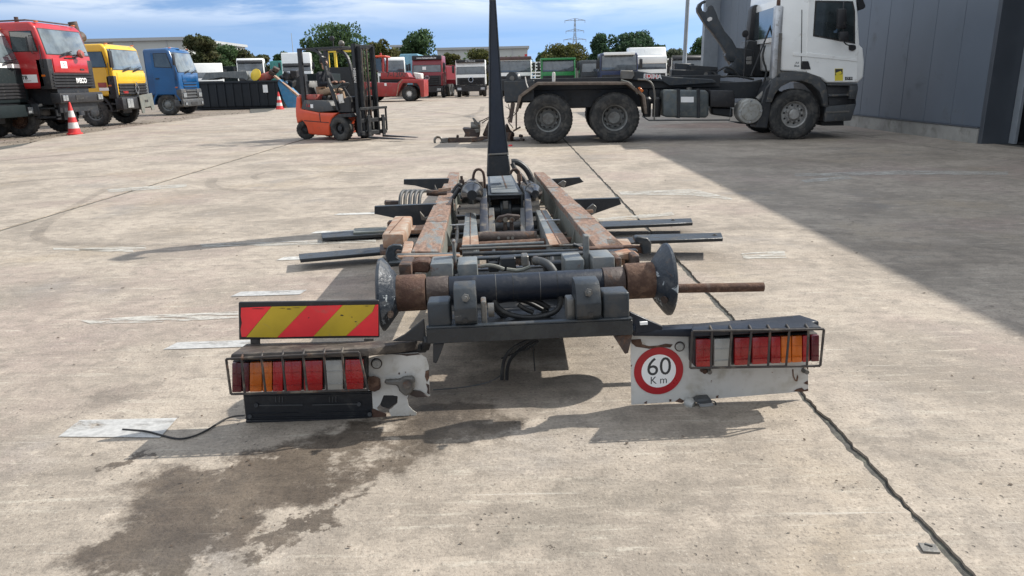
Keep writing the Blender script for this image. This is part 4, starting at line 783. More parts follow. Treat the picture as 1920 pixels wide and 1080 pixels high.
for k in range(6): MB().box((-0.75, 0, 1.25+k*0.27), (0.75, 0.04, 1.37+k*0.27)).build('slat', 'white_paint', cg)
for k in range(4): MB().box((-0.75+k*0.48, 0.045, 1.1), (-0.69+k*0.48, 0.09, 2.75)).build('post', 'white_paint', cg)
MB().box((-0.8, 0, 0.9), (0.8, 5, 1.2)).build('bed', 'black_paint', cg)
for s in (-1, 1): wheel(cg, (s*0.6, 1, 0.5), (s, 0, 0), 0.5, 0.3, n=18, tread=False)
# ================================================================ hook lift truck parked behind
o_ = G(1028, 270); e_ = G(1490, 262); D = Frame((o_.x, o_.y, 0), heading(e_.x-o_.x, e_.y-o_.y))
D.o.z = 0.0
hk = thing('hook_lift_truck', 'white cabbed three axle truck with empty hook lift frame parked side on before the hall', 'truck', D)
def z5(x, y): return 1180+x/3.857, y/3.857
def z4(x, y): return 920+x/5.4, 90+y/5.4
def dl(px, py, v=0.0): return D.loc(px, py, 'v', v)
def dpoly(pts, v, th, z=z5): return MB().prism([dl(*z(*p), v) for p in pts], (0, th, 0))
CW = 2.42
cabp = [(1105, -95), (1610, -95), (1640, -40), (1655, 100), (1668, 330), (1692, 345), (1702, 450), (1696, 560), (1655, 600), (1425, 600), (1380, 562), (1300, 527), (1185, 517), (1092, 512), (1090, 300), (1095, 0)]
dpoly(cabp, 0, CW).build('cab', 'white_paint', hk, 0.05, 3)
dr = dpoly([(1300, -60), (1600, -60), (1640, 5), (1655, 330), (1648, 592), (1432, 592), (1395, 562), (1284, 524), (1280, 385)], -0.014, 0.014).build('door', 'white_paint', hk, 0.006)
dpoly([(1345, 3), (1618, 8), (1634, 80), (1634, 318), (1328, 262)], -0.024, 0.009).build('window_frame', 'rubber', dr, 0.006)
dpoly([(1356, 16), (1606, 20), (1622, 84), (1622, 303), (1340, 252)], -0.028, 0.004).build('window', 'cab_glass', dr)
dpoly([(1285, 378), (1650, 428), (1652, 446), (1284, 410)], -0.030, 0.016).build('crease', 'white_paint', dr, 0.006)
dpoly([(1249, 442), (1296, 442), (1313, 502), (1246, 500)], -0.032, 0.016).build('handle', 'black_plastic', dr, 0.008)
dpoly([(1486, 496), (1545, 496), (1545, 584), (1486, 584)], -0.017, 0.003).build('sticker', 'sticker_yellow', dr)
dpoly([(1489, 499), (1542, 499), (1542, 535), (1489, 545)], -0.019, 0.002).build('sticker_print', 'ink', dr); dpoly([(1492, 528), (1530, 512), (1538, 530), (1500, 548)], -0.021, 0.002).build('sticker_print', 'sticker_yellow', dr)
bd_ = dpoly([(1560, 556), (1614, 556), (1614, 579), (1560, 579)], -0.018, 0.004).build('badge', 'black_plastic', dr); c0 = dl(*z5(1587, 567.5)); text('badge_lettering', 'CF 85', 0.055, 'ink_white', hk, axes4((c0.x, -0.0225, c0.z), (1, 0, 0), (0, 0, 1)), 0.001)
c0 = dl(*z5(1212, 465)); text('lettering', 'Ad\nBlue', 0.06, 'ink', hk, axes4((c0.x, -0.003, c0.z), (1, 0, 0), (0, 0, 1)), 0.001)
dpoly([(1186, 382), (1281, 386), (1281, 410), (1186, 404)], -0.016, 0.018).build('crease', 'white_paint', hk, 0.006)
dpoly([(1190, 526), (1235, 530), (1225, 545), (1200, 545)], -0.014, 0.03).build('bracket', 'rust', hk, 0.006)
# rear wall window, far air intake
u0 = dl(*z5(1092, 100)).x; wA = dl(*z5(1060, 70), 0.4).z
def rearq(v0, v1, w0, w1, du, th): return MB().box((u0-du-th, v0, w0), (u0-du, v1, w1))
rw = rearq(0.18, 2.2, 2.02, 2.86, 0.002, 0.03).build('rear_window_frame', 'white_paint', hk, 0.02, 2); rearq(0.32, 1.95, 2.12, 2.72, 0.033, 0.012).build('rear_window', 'cab_glass', rw, 0.02)
dpoly([(1245, 70), (1240, 500), (1246, 500), (1251, 70)], -0.004, 0.01).build('seam', 'grey_plastic', hk)
dpoly([(888, 55), (905, 35), (957, 30), (940, 300), (862, 285)], 1.75, 0.35).build('air_intake', 'black_plastic', hk, 0.03, 2)
dpoly([(860, 285), (1030, 310), (1040, 560), (780, 560), (800, 420)], 1.5, 0.6).build('gearbox_cover', 'black_paint', hk, 0.03)
# exhaust stack
ex = MB(); a0 = dl(*z5(1055, 572), -0.0); a1 = dl(*z5(1090, 40), -0.0); ex.prism([dl(*z5(x, y), -0.02) for x, y in [(1028, 572), (1085, 572), (1119, 42), (1062, 38)]], (0, 0.20, 0)); exo = ex.build('exhaust_stack', 'galvanised', hk, 0.03, 2)
MB().tube([dl(*z5(1084, 40), 0.08), dl(*z5(1087, 0), 0.08), dl(*z5(1089, -50), 0.08)], 0.055, 12).build('exhaust_tip', 'rust', exo)
MB().prism([dl(*z5(x, y), -0.03) for x, y in [(1083, 240), (1106, 240), (1090, 560), (1066, 560)]], (0, 0.03, 0)).build('heat_shield', 'worn_steel', exo)
# front wing, steps, bumper
wc = dl(*z5(1205, 828)); R0 = 0.53
fa = MB(); outer = [(1035, 575), (1090, 520), (1200, 519), (1300, 528), (1378, 563), (1424, 610), (1438, 700), (1440, 772), (1405, 772)]; inner = [(1398, 720), (1375, 660), (1320, 610), (1250, 585), (1170, 590), (1100, 625), (1055, 680), (1030, 740), (990, 740)]
fa.prism([dl(*z5(*p), -0.03) for p in outer+inner], (0, 0.55, 0)); fa.build('wing', 'grey_plastic', hk, 0.015, 2)
dpoly([(1035, 575), (1060, 590), (1030, 740), (1000, 930), (915, 925), (950, 760), (985, 640)], 0.02, 0.5).build('mudflap', 'black_paint', hk, 0.02)
dpoly([(1425, 604), (1652, 604), (1656, 640), (1640, 720), (1642, 756), (1605, 872), (1410, 884), (1422, 770), (1442, 760)], 0.08, 2.2).build('step_unit', 'black_plastic', hk, 0.02, 2)
for q in ([(1428, 604), (1652, 604), (1652, 622), (1430, 618)], [(1440, 682), (1592, 678), (1592, 694), (1440, 700)], [(1424, 770), (1640, 752), (1604, 870), (1412, 882)], [(1595, 618), (1655, 620), (1655, 645), (1640, 718), (1590, 716)]):
    dpoly(q, -0.01, 0.10).build('step', 'grey_plastic', hk, 0.012, 2)
dpoly([(1425, 806), (1590, 800), (1590, 812), (1425, 820)], -0.02, 0.02).build('step_lip', 'worn_steel', hk, 0.004); dpoly([(1390, 884), (1550, 876), (1550, 908), (1400, 910)], 0.2, 1.8).build('bumper_underside', 'black_paint', hk)
# mirrors, visor
dpoly([(1512, 62), (1575, 62), (1575, 208), (1506, 208)], -0.36, 0.12).build('mirror', 'black_plastic', hk, 0.03, 2); dpoly([(1523, 226), (1590, 226), (1592, 298), (1527, 300)], -0.34, 0.12).build('mirror', 'black_plastic', hk, 0.03, 2)
MB().tube([dl(*z5(1550, 10), -0.15), dl(*z5(1548, 60), -0.3), dl(*z5(1548, 300), -0.32), dl(*z5(1575, 328), -0.2), dl(*z5(1620, 328), -0.03)], 0.013, 8, 1).build('mirror_arm', 'black_plastic', hk)
dpoly([(1592, 326), (1640, 326), (1642, 356), (1618, 368), (1592, 360)], -0.06, 0.07).build('mirror_foot', 'black_plastic', hk, 0.015)
dpoly([(1642, -40), (1690, -10), (1712, 45), (1700, 62), (1662, 76), (1650, 30)], 0.05, 2.3).build('sun_visor', 'black_plastic', hk, 0.015)
# wheels
hw_ = 0.16
for (px, py), dish, rm in (((1028, 221), 0.14, 'rim_grey'), ((1153, 219), 0.14, 'rim_grey'), ((1490, 214), -0.02, 'rim_light')):
    u = dl(px, py).x; R_ = 0.53
    for v, s in ((0.16, -1), (CW-0.16, 1)):
        wheel(hk, (u, v, R_), (0, s, 0), R_, 0.31, dish=dish, rimmat=rm, n=44, hub=0.14 if dish > 0 else 0.11, dual=dish > 0, rim=0.52)
    MB().cyl((u, 0.3, R_), (u, CW-0.3, R_), 0.10).build('axle', 'black_paint', hk); MB().lathe([(0.1, -.25), (0.24, -.12), (0.24, .12), (0.1, .25)], (u, CW/2, R_), (0, 1, 0), 18).build('differential', 'black_paint', hk)
# rear mudguards (near and far)
mo = [(250, 640), (285, 480), (468, 345), (1390, 342), (1560, 480), (1586, 668)]; mi = [(1560, 668), (1535, 492), (1380, 372), (480, 376), (316, 496), (268, 655)]
for v in (-0.04, CW-0.56): MB().prism([dl(*z4(*p), 0)+Vector((0, v, 0)) for p in mo+mi], (0, 0.60, 0)).build('mudguard', 'rust_dark' if v > 0 else 'mudguard_brown', hk, 0.008)
# chassis and hook lift body
def ub(x0, y0, x1, y1, v0, v1, name, m, bev=0.01, ref=0.0):
    a = dl(x0, y0, ref); b = dl(x1, y1, ref); return MB().box((a.x, v0, a.z), (b.x, v1, b.z)).build(name, m, hk, bev)
for v in (0.72, 1.55): ub(948, 163, 1455, 183, v, v+0.12, 'chassis_rail', 'black_paint', ref=v)
for v in (0.62, 1.68): ub(940, 149, 1350, 163, v, v+0.12, 'subframe_rail', 'black_paint', ref=v)
for x in (985, 1090, 1200, 1290, 1380): ub(x, 165, x+10, 181, 0.73, 1.66, 'cross_member', 'black_paint', ref=0.8)
ub(945, 152, 1002, 190, 0.25, 0.32, 'rear_plate', 'dark_grey_paint', ref=0.25); ub(948, 158, 1000, 188, 2.1, 2.2, 'rear_plate', 'dark_grey_paint', ref=0.25); ub(940, 150, 960, 170, 0.3, 2.1, 'rear_beam', 'black_paint', ref=0.4)
c1 = dl(960, 147, 0.35); rl = MB(); rl.lathe([(0.04, 0), (0.135, 0.0), (0.135, 0.03), (0.085, 0.10), (0.07, 0.3), (0.07, 1.5), (0.085, 1.7), (0.135, 1.77), (0.135, 1.8), (0.04, 1.8)], c1, (0, 1, 0), 24); rl.build('rear_roller', 'dark_grey_paint', hk); MB().lathe([(0.055, -0.03), (0.055, 0.0), (0.001, 0.0)], c1, (0, 1, 0), 16).build('roller_cap', 'worn_steel', hk)
ub(1000, 166, 1215, 200, 0.66, 1.74, 'suspension', 'black_paint', 0.02, 0.7); ub(1215, 168, 1330, 192, 0.60, 1.8, 'gear_housing', 'black_paint', 0.02, 0.7)
dpoly([(-60, 505), (60, 513), (310, 556), (600, 572), (640, 600), (290, 622), (240, 590), (-60, 575)], 0.46, 0.14).build('lift_arm', 'dark_grey_paint', hk, 0.015)
dpoly([(-100, 560), (600, 572), (600, 640), (100, 640), (-100, 640)], 0.99, 0.5).build('body_frame', 'black_paint', hk, 0.015)
dpoly([(-62, 508), (30, 510), (42, 545), (20, 575), (-62, 572)], 0.38, 0.08).build('pivot_plate', 'worn_steel', hk, 0.015)
dpoly([(310, 500), (640, 512), (640, 570), (590, 580), (310, 556)], 1.00, 0.3).build('jib_beam', 'black_paint', hk, 0.02); MB().lathe([(0.045, 0), (0.045, -0.01), (0.001, -0.01)], dl(*z5(553, 537), 0.99), (0, 1, 0), 14).build('pin', 'worn_steel', hk)
dpoly([(440, 470), (640, 485), (640, 512), (440, 508)], 1.05, 0.2).build('slide_beam', 'black_paint', hk, 0.01); dpoly([(330, 455), (470, 462), (470, 508), (330, 508)], 1.4, 0.3).build('slide_beam', 'dark_grey_paint', hk, 0.01)
lp0 = dl(*z5(168, 554), 0.44); lab = dpoly([(118, 540), (130, 536), (208, 543), (219, 556), (210, 569), (130, 567), (116, 556)], 0.44, 0.018).build('maker_plate', 'cone_red', hk, 0.004); text('plate_lettering', 'EDIMA', 0.135, 'ink_white', hk, axes4((lp0.x, 0.438, lp0.z), (1, 0, -0.06), (0.06, 0, 1)), 0.001, bold=0.004)
dpoly([(425, 590), (490, 590), (490, 615), (425, 615)], 0.97, 0.02).build('type_plate', 'galvanised', hk, 0.003)
hookp = [(555, 6), (535, 4), (505, 25), (492, 55), (495, 85), (528, 140), (560, 190), (600, 232), (650, 300), (690, 365), (700, 385), (694, 405), (712, 440), (752, 445), (765, 430), (740, 470), (690, 500), (700, 525), (790, 545), (828, 540), (838, 470), (840, 352), (775, 345), (745, 290), (690, 225), (650, 150), (628, 90), (606, 45), (592, 36), (568, 48), (566, 76), (548, 88), (530, 78), (520, 52), (530, 28), (553, 20)]
dpoly(hookp, 1.10, 0.20).build('hook_arm', 'dark_grey_paint', hk, 0.018, 2); dpoly([(565, 132), (585, 122), (600, 128), (598, 145), (575, 156), (563, 148)], 1.094, 0.006).build('sticker', 'cone_white', hk)
dpoly([(690, 380), (840, 350), (900, 360), (900, 560), (700, 560), (740, 470)], 1.35, 0.3).build('lift_bracket', 'black_paint', hk, 0.02)
for v, pts in ((1.0, [(640, 515), (700, 480), (750, 500), (800, 560)]), (0.95, [(600, 520), (650, 560), (760, 545), (900, 575)]), (0.9, [(580, 600), (700, 590), (820, 610), (960, 580)]), (0.5, [(980, 330), (960, 420), (1000, 520), (960, 620)])):
    MB().tube([dl(*z5(*p), v) for p in pts], 0.022, 8, 2).build('hydraulic_hose', 'hose_rubber', hk)
MB().cyl(dl(*z5(1045, 130), 0.5), dl(*z5(880, 550), 0.5), 0.018, n=8).build('strut', 'black_plastic', hk); MB().cyl(dl(*z5(845, 265), 0.45), dl(*z5(826, 570), 0.45), 0.014, n=8).build('mirror_stalk', 'black_plastic', hk); MB().lathe([(0.001, 0), (0.075, 0.01), (0.075, 0.03), (0.001, 0.04)], dl(*z5(835, 245), 0.45), (0.3, -1, 0), 16).build('stalk_mirror', 'black_plastic', hk)
for q in (1, 2): MB().box(dl(*z5(845, 410+q*30-30), 0.55), dl(*z5(885, 436+q*30-30), 0.50)).build('valve', 'worn_steel', hk, 0.01)
# tanks along the near side
tk = MB(); tk.prism([dl(*z5(*p), 0.03) for p in [(262, 648), (556, 652), (575, 672), (575, 832), (556, 852), (262, 848), (245, 832), (243, 668)]], (0, 0.55, 0)); tko = tk.build('fuel_tank', 'fuel_tank_grey', hk, 0.04, 3)
for x in (345, 490): dpoly([(x, 644), (x+22, 644), (x+22, 854), (x, 854)], 0.005, 0.6).build('tank_strap', 'black_paint', tko, 0.006)
dpoly([(373, 700), (466, 700), (466, 740), (373, 740)], 0.024, 0.005).build('tank_label', 'white_clean', tko); cp = dl(*z5(433, 650), 0.25); MB().lathe([(0.06, 0), (0.06, 0.045), (0.001, 0.05)], cp, (0, 0, 1), 16).build('tank_cap', 'worn_steel', tko)
dpoly([(585, 652), (755, 655), (765, 690), (765, 778), (585, 775)], 0.08, 0.5).build('battery_box', 'black_plastic', hk, 0.03, 2); dpoly([(590, 775), (750, 780), (750, 850), (600, 830)], 0.3, 0.3).build('air_tank', 'black_paint', hk, 0.03)
dc = dl(*z5(875, 805), 0.0); dk = MB(); dk.lathe([(0.235, 0.40), (0.262, 0.38), (0.262, 0.02), (0.25, 0.0), (0.20, -0.005), (0.19, -0.018), (0.001, -0.02)], dc, (0, 1, 0), 40); dko = dk.build('silencer', 'silencer_metal', hk)
bl_ = MB()
for k in range(4): a = math.pi/2*k; bl_.cyl(dc+Vector((math.cos(a)*0.225, 0.0, math.sin(a)*0.225)), dc+Vector((math.cos(a)*0.225, -0.03, math.sin(a)*0.225)), 0.02, n=8)
bl_.build('silencer_bolt', 'chrome', dko); MB().tube([dl(*z5(930, 720), 0.2), dl(*z5(1000, 650), 0.2), dl(*z5(1045, 575), 0.1)], 0.07, 12, 1).build('exhaust_pipe', 'worn_steel', hk)
for x in (125, 195): MB().lathe([(0.085, 0), (0.09, 0.03), (0.09, 0.38), (0.06, 0.42)], dl(*z5(x, 845), 0.2), (0, 0, 1), 16).build('air_tank', 'black_plastic', hk)
MB().tube([dl(*z5(60, 575), 0.05), dl(*z5(150, 578), 0.02), dl(*z5(186, 650), 0), dl(*z5(180, 868), 0)], 0.018, 8, 2).build('side_guard_hoop', 'worn_steel', hk); MB().tube([dl(*z5(95, 840), 0.0), dl(*z5(140, 870), 0), dl(*z5(725, 868), 0), dl(*z5(735, 770), 0.1)], 0.014, 8).build('side_guard_rail', 'dark_grey_paint', hk)
MB().tube([dl(*z5(-60, 580), 0.0), dl(*z5(15, 600), 0), dl(*z5(60, 680), 0)], 0.018, 8, 2).build('mudguard_stay', 'rail_web', hk); dpoly([(62, 636), (78, 628), (104, 656), (90, 672)], -0.03, 0.05).build('side_marker_light', 'lens_orange', hk, 0.006)
dpoly([(730, 880), (930, 890), (915, 900), (800, 895)], 0.3, 0.3).build('low_plate', 'black_paint', hk)
wv_ = MB(); wv_.tube([dl(*z4(350, 290)), dl(*z4(360, 350)), dl(*z4(378, 400))], 0.012, 6); wv_.build('stay', 'cone_white', hk); dpoly([(622, 250), (640, 240), (654, 252), (654, 345), (622, 345)], 0.3, 0.04, z4).build('white_bracket', 'cone_white', hk, 0.01)
tl_ = MB(); tl_.tube([dl(953, 195, 0.3), dl(957, 212, 0.2), dl(951, 226, 0.3), dl(962, 240, 0.2)], 0.010, 6, 1); tl_.tube([dl(948, 200, 0.3), dl(962, 208, 0.2), dl(968, 215, 0.2), dl(950, 222, 0.4)], 0.008, 6, 1); tl_.tube([dl(968, 206, 0.1), dl(968, 242, 0.1)], 0.018, 6); tl_.tube([dl(962, 246, 0.1), dl(976, 238, 0.1)], 0.02, 6); tl_.build('hanging_cable', 'rust_dark', hk)
dpoly([(205, 550), (250, 560), (215, 760), (180, 750)], 0.15, 0.02, z4).build('torn_mudflap', 'rust_dark', hk)

# ================================================================ forklift with driver
n_ = G(640, 264); hd = Vector((0.871, -0.491, 0)); vv = Vector((0.491, 0.871, 0)); Fk = Frame(Vector((n_.x, n_.y, 0))+vv*0.5, heading(hd.x, hd.y))
fk = thing('forklift', 'orange and black forklift standing in the middle of the yard with forks lowered', 'forklift', Fk)
def z2(x, y): return 340+x/4, 20+y/4
def fl(x, y, v=-0.5): return Fk.loc(*z2(x, y), 'v', v)
def fpoly(pts, v, th, ref=None): return MB().prism([Vector((q.x, v, q.z)) for q in (fl(x, y, ref if ref is not None else v) for x, y in pts)], (0, th, 0))
body = [(860, 640), (888, 652), (890, 738), (1030, 765), (1165, 768), (1128, 812), (1110, 862), (1108, 938), (1020, 935), (950, 925), (936, 868), (905, 824), (866, 850), (855, 790), (853, 735)]
fpoly(body, -0.52, 1.04).build('body', 'fork_orange', fk, 0.04, 3)
fpoly([(918, 668), (1105, 676), (1142, 750), (1030, 764), (895, 738)], -0.50, 1.0).build('engine_cover', 'grey_plastic', fk, 0.03, 2); fpoly([(862, 630), (1000, 630), (1000, 672), (888, 668)], -0.45, 0.9, -0.5).build('counterweight_top', 'faded_red', fk, 0.03, 2)
fpoly([(1032, 768), (1040, 830), (1046, 838), (1038, 768)], -0.524, 0.004).build('panel_seam', 'rubber', fk); fpoly([(920, 822), (1108, 838), (1108, 843), (920, 828)], -0.524, 0.004).build('panel_seam', 'rubber', fk)
c0 = fl(950, 712); text('tonnage_lettering', '1.6', 0.11, 'cone_red', fk, axes4((c0.x, -0.503, c0.z), (1, 0, 0), (0, 0, 1)), 0.002); q0 = fl(968, 702); q1 = fl(990, 730); MB().box((q0.x, -0.506, q1.z), (q1.x, -0.500, q0.z)).build('sticker', 'white_clean', fk)
wc_ = fl(1195, 892, -0.53)
for s in (-1, 1):
    wheel(fk, (0.0, s*0.44, 0.30), (0, s, 0), 0.30, 0.20, rimmat='black_paint', n=26, rim=0.5, hub=0.07, bolts=False); wheel(fk, (fl(920, 900).x, s*0.42, 0.245), (0.75, -0.66, 0) if s < 0 else (-0.75, 0.66, 0), 0.235, 0.17, rimmat='black_paint', n=22, rim=0.5, hub=0.05, bolts=False)
fpoly([(1108, 860), (1130, 808), (1180, 775), (1262, 770), (1275, 800), (1200, 800), (1150, 830), (1128, 880)], -0.53, 0.28).build('mudguard', 'black_plastic', fk, 0.01); fpoly([(1130, 690), (1250, 640), (1262, 770), (1165, 770)], -0.45, 0.9, -0.5).build('dash', 'black_plastic', fk, 0.03)
fpoly([(1170, 630), (1205, 625), (1220, 690), (1185, 695)], -0.47, 0.015).build('dash_sticker', 'cone_white', fk)
gp = MB(); zt_ = fl(890, 290).z; rp = fl(897, 740); u_r = fl(897, 500).x; fpost = [fl(x, y) for x, y in [(965, 294), (1015, 304), (1048, 345), (1072, 420), (1092, 520), (1140, 650), (1170, 745)]]
for v in (-0.46, 0.46):
    gp.bar((u_r, v, rp.z), (u_r, v, zt_), 0.06, 0.13, (1, 0, 0)); gp.bar((u_r-0.06, v, zt_), (fl(1205, 294).x, v, zt_-0.0), 0.06, 0.05)
    q = [Vector((p.x, v, p.z)) for p in fpost]
    for _ in range(1): q = [q[0]]+[r for a, b in zip(q, q[1:]) for r in (a*.75+b*.25, a*.25+b*.75)]+[q[-1]]
    for a, b in zip(q, q[1:]): gp.bar(a, b+(b-a)*0.1, 0.06, 0.075, (0, 1, 0))
for k in range(6): uu = u_r+0.05+k*(fl(1205, 294).x-u_r-0.1)/5; gp.box((uu-0.02, -0.46, zt_-0.02), (uu+0.02, 0.46, zt_+0.02))
gp.build('overhead_guard', 'black_paint', fk, 0.006)
hr = MB(); a1 = fl(1195, 250, -0.1); hr.lathe([(0.0, 0), (0.07, 0.01), (0.08, 0.05), (0.03, 0.12), (0, 0.13)], a1, (0.9, -0.3, 0.2), 14); hr.bar((a1.x, -0.1, zt_), (a1.x, -0.1, a1.z), 0.02, 0.02); hr.build('work_light', 'worn_steel', fk)
a1 = fl(1132, 208, -0.1); wl_ = MB(); wl_.lathe([(0.001, -0.02), (0.06, 0.0), (0.06, 0.05), (0.001, 0.06)], a1, (0.3, -1, 0), 14); wl_.bar((a1.x, -0.08, zt_), (a1.x, -0.08, a1.z), 0.02, 0.02); wl_.build('beacon', 'black_plastic', fk)
zm = fl(1260, 245).z; ms = MB()
mu = 0.47
for s in (-1, 1):
    for du, dv, tz in ((0.0, 0.34, zm), (0.09, 0.27, zm-0.06)):
        v = s*dv; ms.box((mu+du-0.055, v-0.02, 0.10), (mu+du+0.055, v+0.02, tz)); ms.box((mu+du-0.055, v+s*0.02-0.0, 0.10), (mu+du-0.035, v-s*0.04, tz)); ms.box((mu+du+0.035, v+s*0.02, 0.10), (mu+du+0.055, v-s*0.04, tz))
ms.box((mu-0.04, -0.33, zm-0.12), (mu+0.05, 0.33, zm-0.02)); ms.box((mu-0.05, -0.33, 0.95), (mu-0.01, 0.33, 1.05)); ms.box((mu-0.05, -0.33, 0.12), (mu+0.02, 0.33, 0.24)); ms.build('mast', 'black_paint', fk, 0.004)
for s in (-1, 1): cy_ = MB(); cy_.cyl((mu-0.06, s*0.20, 0.12), (mu-0.06, s*0.20, 1.5), 0.035, n=12); cy_.cyl((mu-0.06, s*0.20, 1.5), (mu-0.06, s*0.20, zm-0.1), 0.02, n=10); cy_.build('lift_cylinder', 'black_paint', fk)
ch = MB()
for s in (-1, 1): ch.box((mu+0.03, s*0.10-0.015, 0.4), (mu+0.05, s*0.10+0.015, zm-0.1)); ch.tube([(mu+0.06, s*0.05, zm-0.1), (mu+0.08, s*0.05, 1.2), (mu+0.05, s*0.08, 0.6)], 0.012, 6, 1)
ch.build('chain', 'rust_dark', fk)
c0 = fl(1248, 440, -0.36); text('mast_lettering', 'NISSAN', 0.10, 'cone_white', fk, axes4((mu-0.0, -0.3615, 1.55), (0, 0, -1), (1, 0, 0)), 0.001, bold=0.003)
zc_ = 0.10; ca = MB(); uu = mu+0.17
for zz in (0.14, 0.44): ca.box((uu, -0.48, zz), (uu+0.035, 0.48, zz+0.09))
ca.box((uu-0.08, -0.25, 0.14), (uu, -0.20, 0.55)); ca.box((uu-0.08, 0.20, 0.14), (uu, 0.25, 0.55)); ca.build('carriage', 'black_paint', fk, 0.005)
lb = MB()
for v in (-0.49, -0.17, 0.17, 0.49): lb.box((uu+0.0, v-0.018, 0.20), (uu+0.04, v+0.018, 0.78))
lb.box((uu+0.041, -0.51, 0.74), (uu+0.06, 0.51, 0.80)); lb.box((uu-0.02, -0.51, 0.20), (uu-0.001, 0.51, 0.24)); lb.build('load_backrest', 'black_paint', fk, 0.004)
for v in (-0.30, 0.24):
    f_ = MB(); f_.prism([(uu+0.061, v, 0.60), (uu+0.10, v, 0.60), (uu+0.10, v, 0.10), (uu+1.10, v, 0.065), (uu+1.10, v, 0.050), (uu+0.061, v, 0.055)], (0, 0.10, 0)); f_.build('fork', 'black_paint', fk, 0.004)
st_ = MB(); st_.box((-1.18, -0.24, fl(1000, 670).z-0.02), (-0.62, 0.24, fl(1000, 670).z+0.10)); st_.prism([(-1.20, -0.24, 1.0), (-1.08, -0.24, 1.0), (-1.20, -0.24, 1.45), (-1.28, -0.24, 1.45)], (0, 0.48, 0)); st_.build('seat', 'black_plastic', fk, 0.03, 2)
sw_ = MB(); c_ = Vector((-0.28, 0.05, 1.28)); ax_ = Vector((-0.6, 0, 0.8)); u1 = Vector((0, 1, 0)); u2 = ax_.cross(u1)
sw_.tube([c_+(u1*math.cos(a)+u2*math.sin(a))*0.17 for a in [2*math.pi*k/20 for k in range(21)]], 0.014, 6); sw_.cyl(c_, c_-ax_*0.5, 0.025, n=8); sw_.bar(c_-u1*0.16, c_+u1*0.16, 0.02, 0.02); sw_.build('steering_wheel', 'black_plastic', fk)
# driver
def skin(name, joints, edges, m, parent, sub=2, root=0):
    me = bpy.data.meshes.new(name); me.from_pydata([j[:3] for j in joints], edges, []); o = bpy.data.objects.new(name, me); COL.objects.link(o)
    sk = o.modifiers.new('skin', 'SKIN'); sk.use_smooth_shade = True
    for i, j in enumerate(joints): me.skin_vertices[0].data[i].radius = (j[3], j[4] if len(j) > 4 else j[3]); me.skin_vertices[0].data[i].use_root = (i == root)
    sb = o.modifiers.new('sub', 'SUBSURF'); sb.levels = sub; sb.render_levels = sub
    bpy.context.view_layer.update(); me2 = bpy.data.meshes.new_from_object(o.evaluated_get(bpy.context.evaluated_depsgraph_get())); o.modifiers.clear(); o.data = me2
    me2.materials.clear(); me2.materials.append(MATS[m]); me2.polygons.foreach_set('use_smooth', [True]*len(me2.polygons)); o.parent = parent; return o
pf = Frame(Fk.m4() @ Vector((-0.90, 0.0, 0)), Fk.R); per = thing('person', 'driver in dark jacket and khaki trousers seated in the forklift, facing the mast', 'person', pf)
sz = fl(1000, 670).z+0.12
skin('jacket', [(0, 0, sz+0.06, .15, .17), (0.0, 0, sz+0.28, .13, .17), (0.04, 0, sz+0.47, .12, .19), (0.06, 0, sz+0.58, .06, .06), (0.05, -0.20, sz+0.50, .065), (0.14, -0.25, sz+0.26, .052), (0.42, -0.16, sz+0.28, .042), (0.05, 0.20, sz+0.50, .065), (0.14, 0.25, sz+0.26, .052), (0.42, 0.14, sz+0.30, .042)],
     [(0, 1), (1, 2), (2, 3), (2, 4), (4, 5), (5, 6), (2, 7), (7, 8), (8, 9)], 'cloth_dark', per)
skin('trousers', [(0, 0, sz+0.06, .13, .16), (0.04, -0.11, sz+0.04, .095), (0.46, -0.17, sz+0.10, .07), (0.56, -0.16, sz-0.30, .052), (0.04, 0.11, sz+0.04, .095), (0.46, 0.15, sz+0.10, .07), (0.56, 0.14, sz-0.30, .052)], [(0, 1), (1, 2), (2, 3), (0, 4), (4, 5), (5, 6)], 'cloth_khaki', per)
skin('head', [(0.07, 0, sz+0.60, .055), (0.09, 0, sz+0.68, .06), (0.11, 0, sz+0.76, .085, .078), (0.10, 0, sz+0.84, .075, .07), (0.205, 0, sz+0.755, .014)], [(0, 1), (1, 2), (2, 3), (2, 4)], 'skin', per)
hd_ = bpy.data.objects['head']; hm = MB(); hm.lathe([(0.001, 0.165), (0.06, 0.15), (0.095, 0.10), (0.105, 0.04), (0.10, 0.0)], (0.085, 0, sz+0.765), (-0.15, 0, 1), 18); hm.build('hair', 'hair', hd_)
fm = MB()
for s in (-1, 1): fm.lathe([(0.001, -.012), (.012, 0), (.001, .012)], (0.185, s*0.03, sz+0.785), (1, 0, 0), 8)
fm.bar((0.185, -0.025, sz+0.71), (0.185, 0.025, sz+0.71), 0.01, 0.008); fm.build('eyes_and_mouth', 'ink', hd_)
for s in (-1, 1):
    MB().lathe([(0.001, -.012), (.026, 0), (.001, .012)], (0.085, s*0.088, sz+0.765), (0, s, 0), 10).build('ear', 'skin', hd_)
    hj = [(0.42, s*0.15, sz+0.29, .03, .03), (0.49, s*0.14, sz+0.31, .034, .02), (0.53, s*0.14, sz+0.315, .03, .018)]; he = [(0, 1), (1, 2)]
    for k in range(4):
        b_ = len(hj); y = s*0.14+(k-1.5)*0.019; hj += [(0.555, y, sz+0.318, .0085), (0.585-abs(k-1.5)*0.004, y, sz+0.305, .0082), (0.590, y, sz+0.278, .0078)]; he += [(2, b_), (b_, b_+1), (b_+1, b_+2)]
    b_ = len(hj); hj += [(0.50, s*0.14-s*0.035, sz+0.30, .010), (0.54, s*0.14-s*0.045, sz+0.29, .009)]; he += [(1, b_), (b_, b_+1)]
    skin('hand', hj, he, 'skin', per, 1)
    MB().obox((0.62, s*0.15, sz-0.40), (0.27, 0.10, 0.10)).build('shoe', 'black_plastic', per, 0.03, 2)

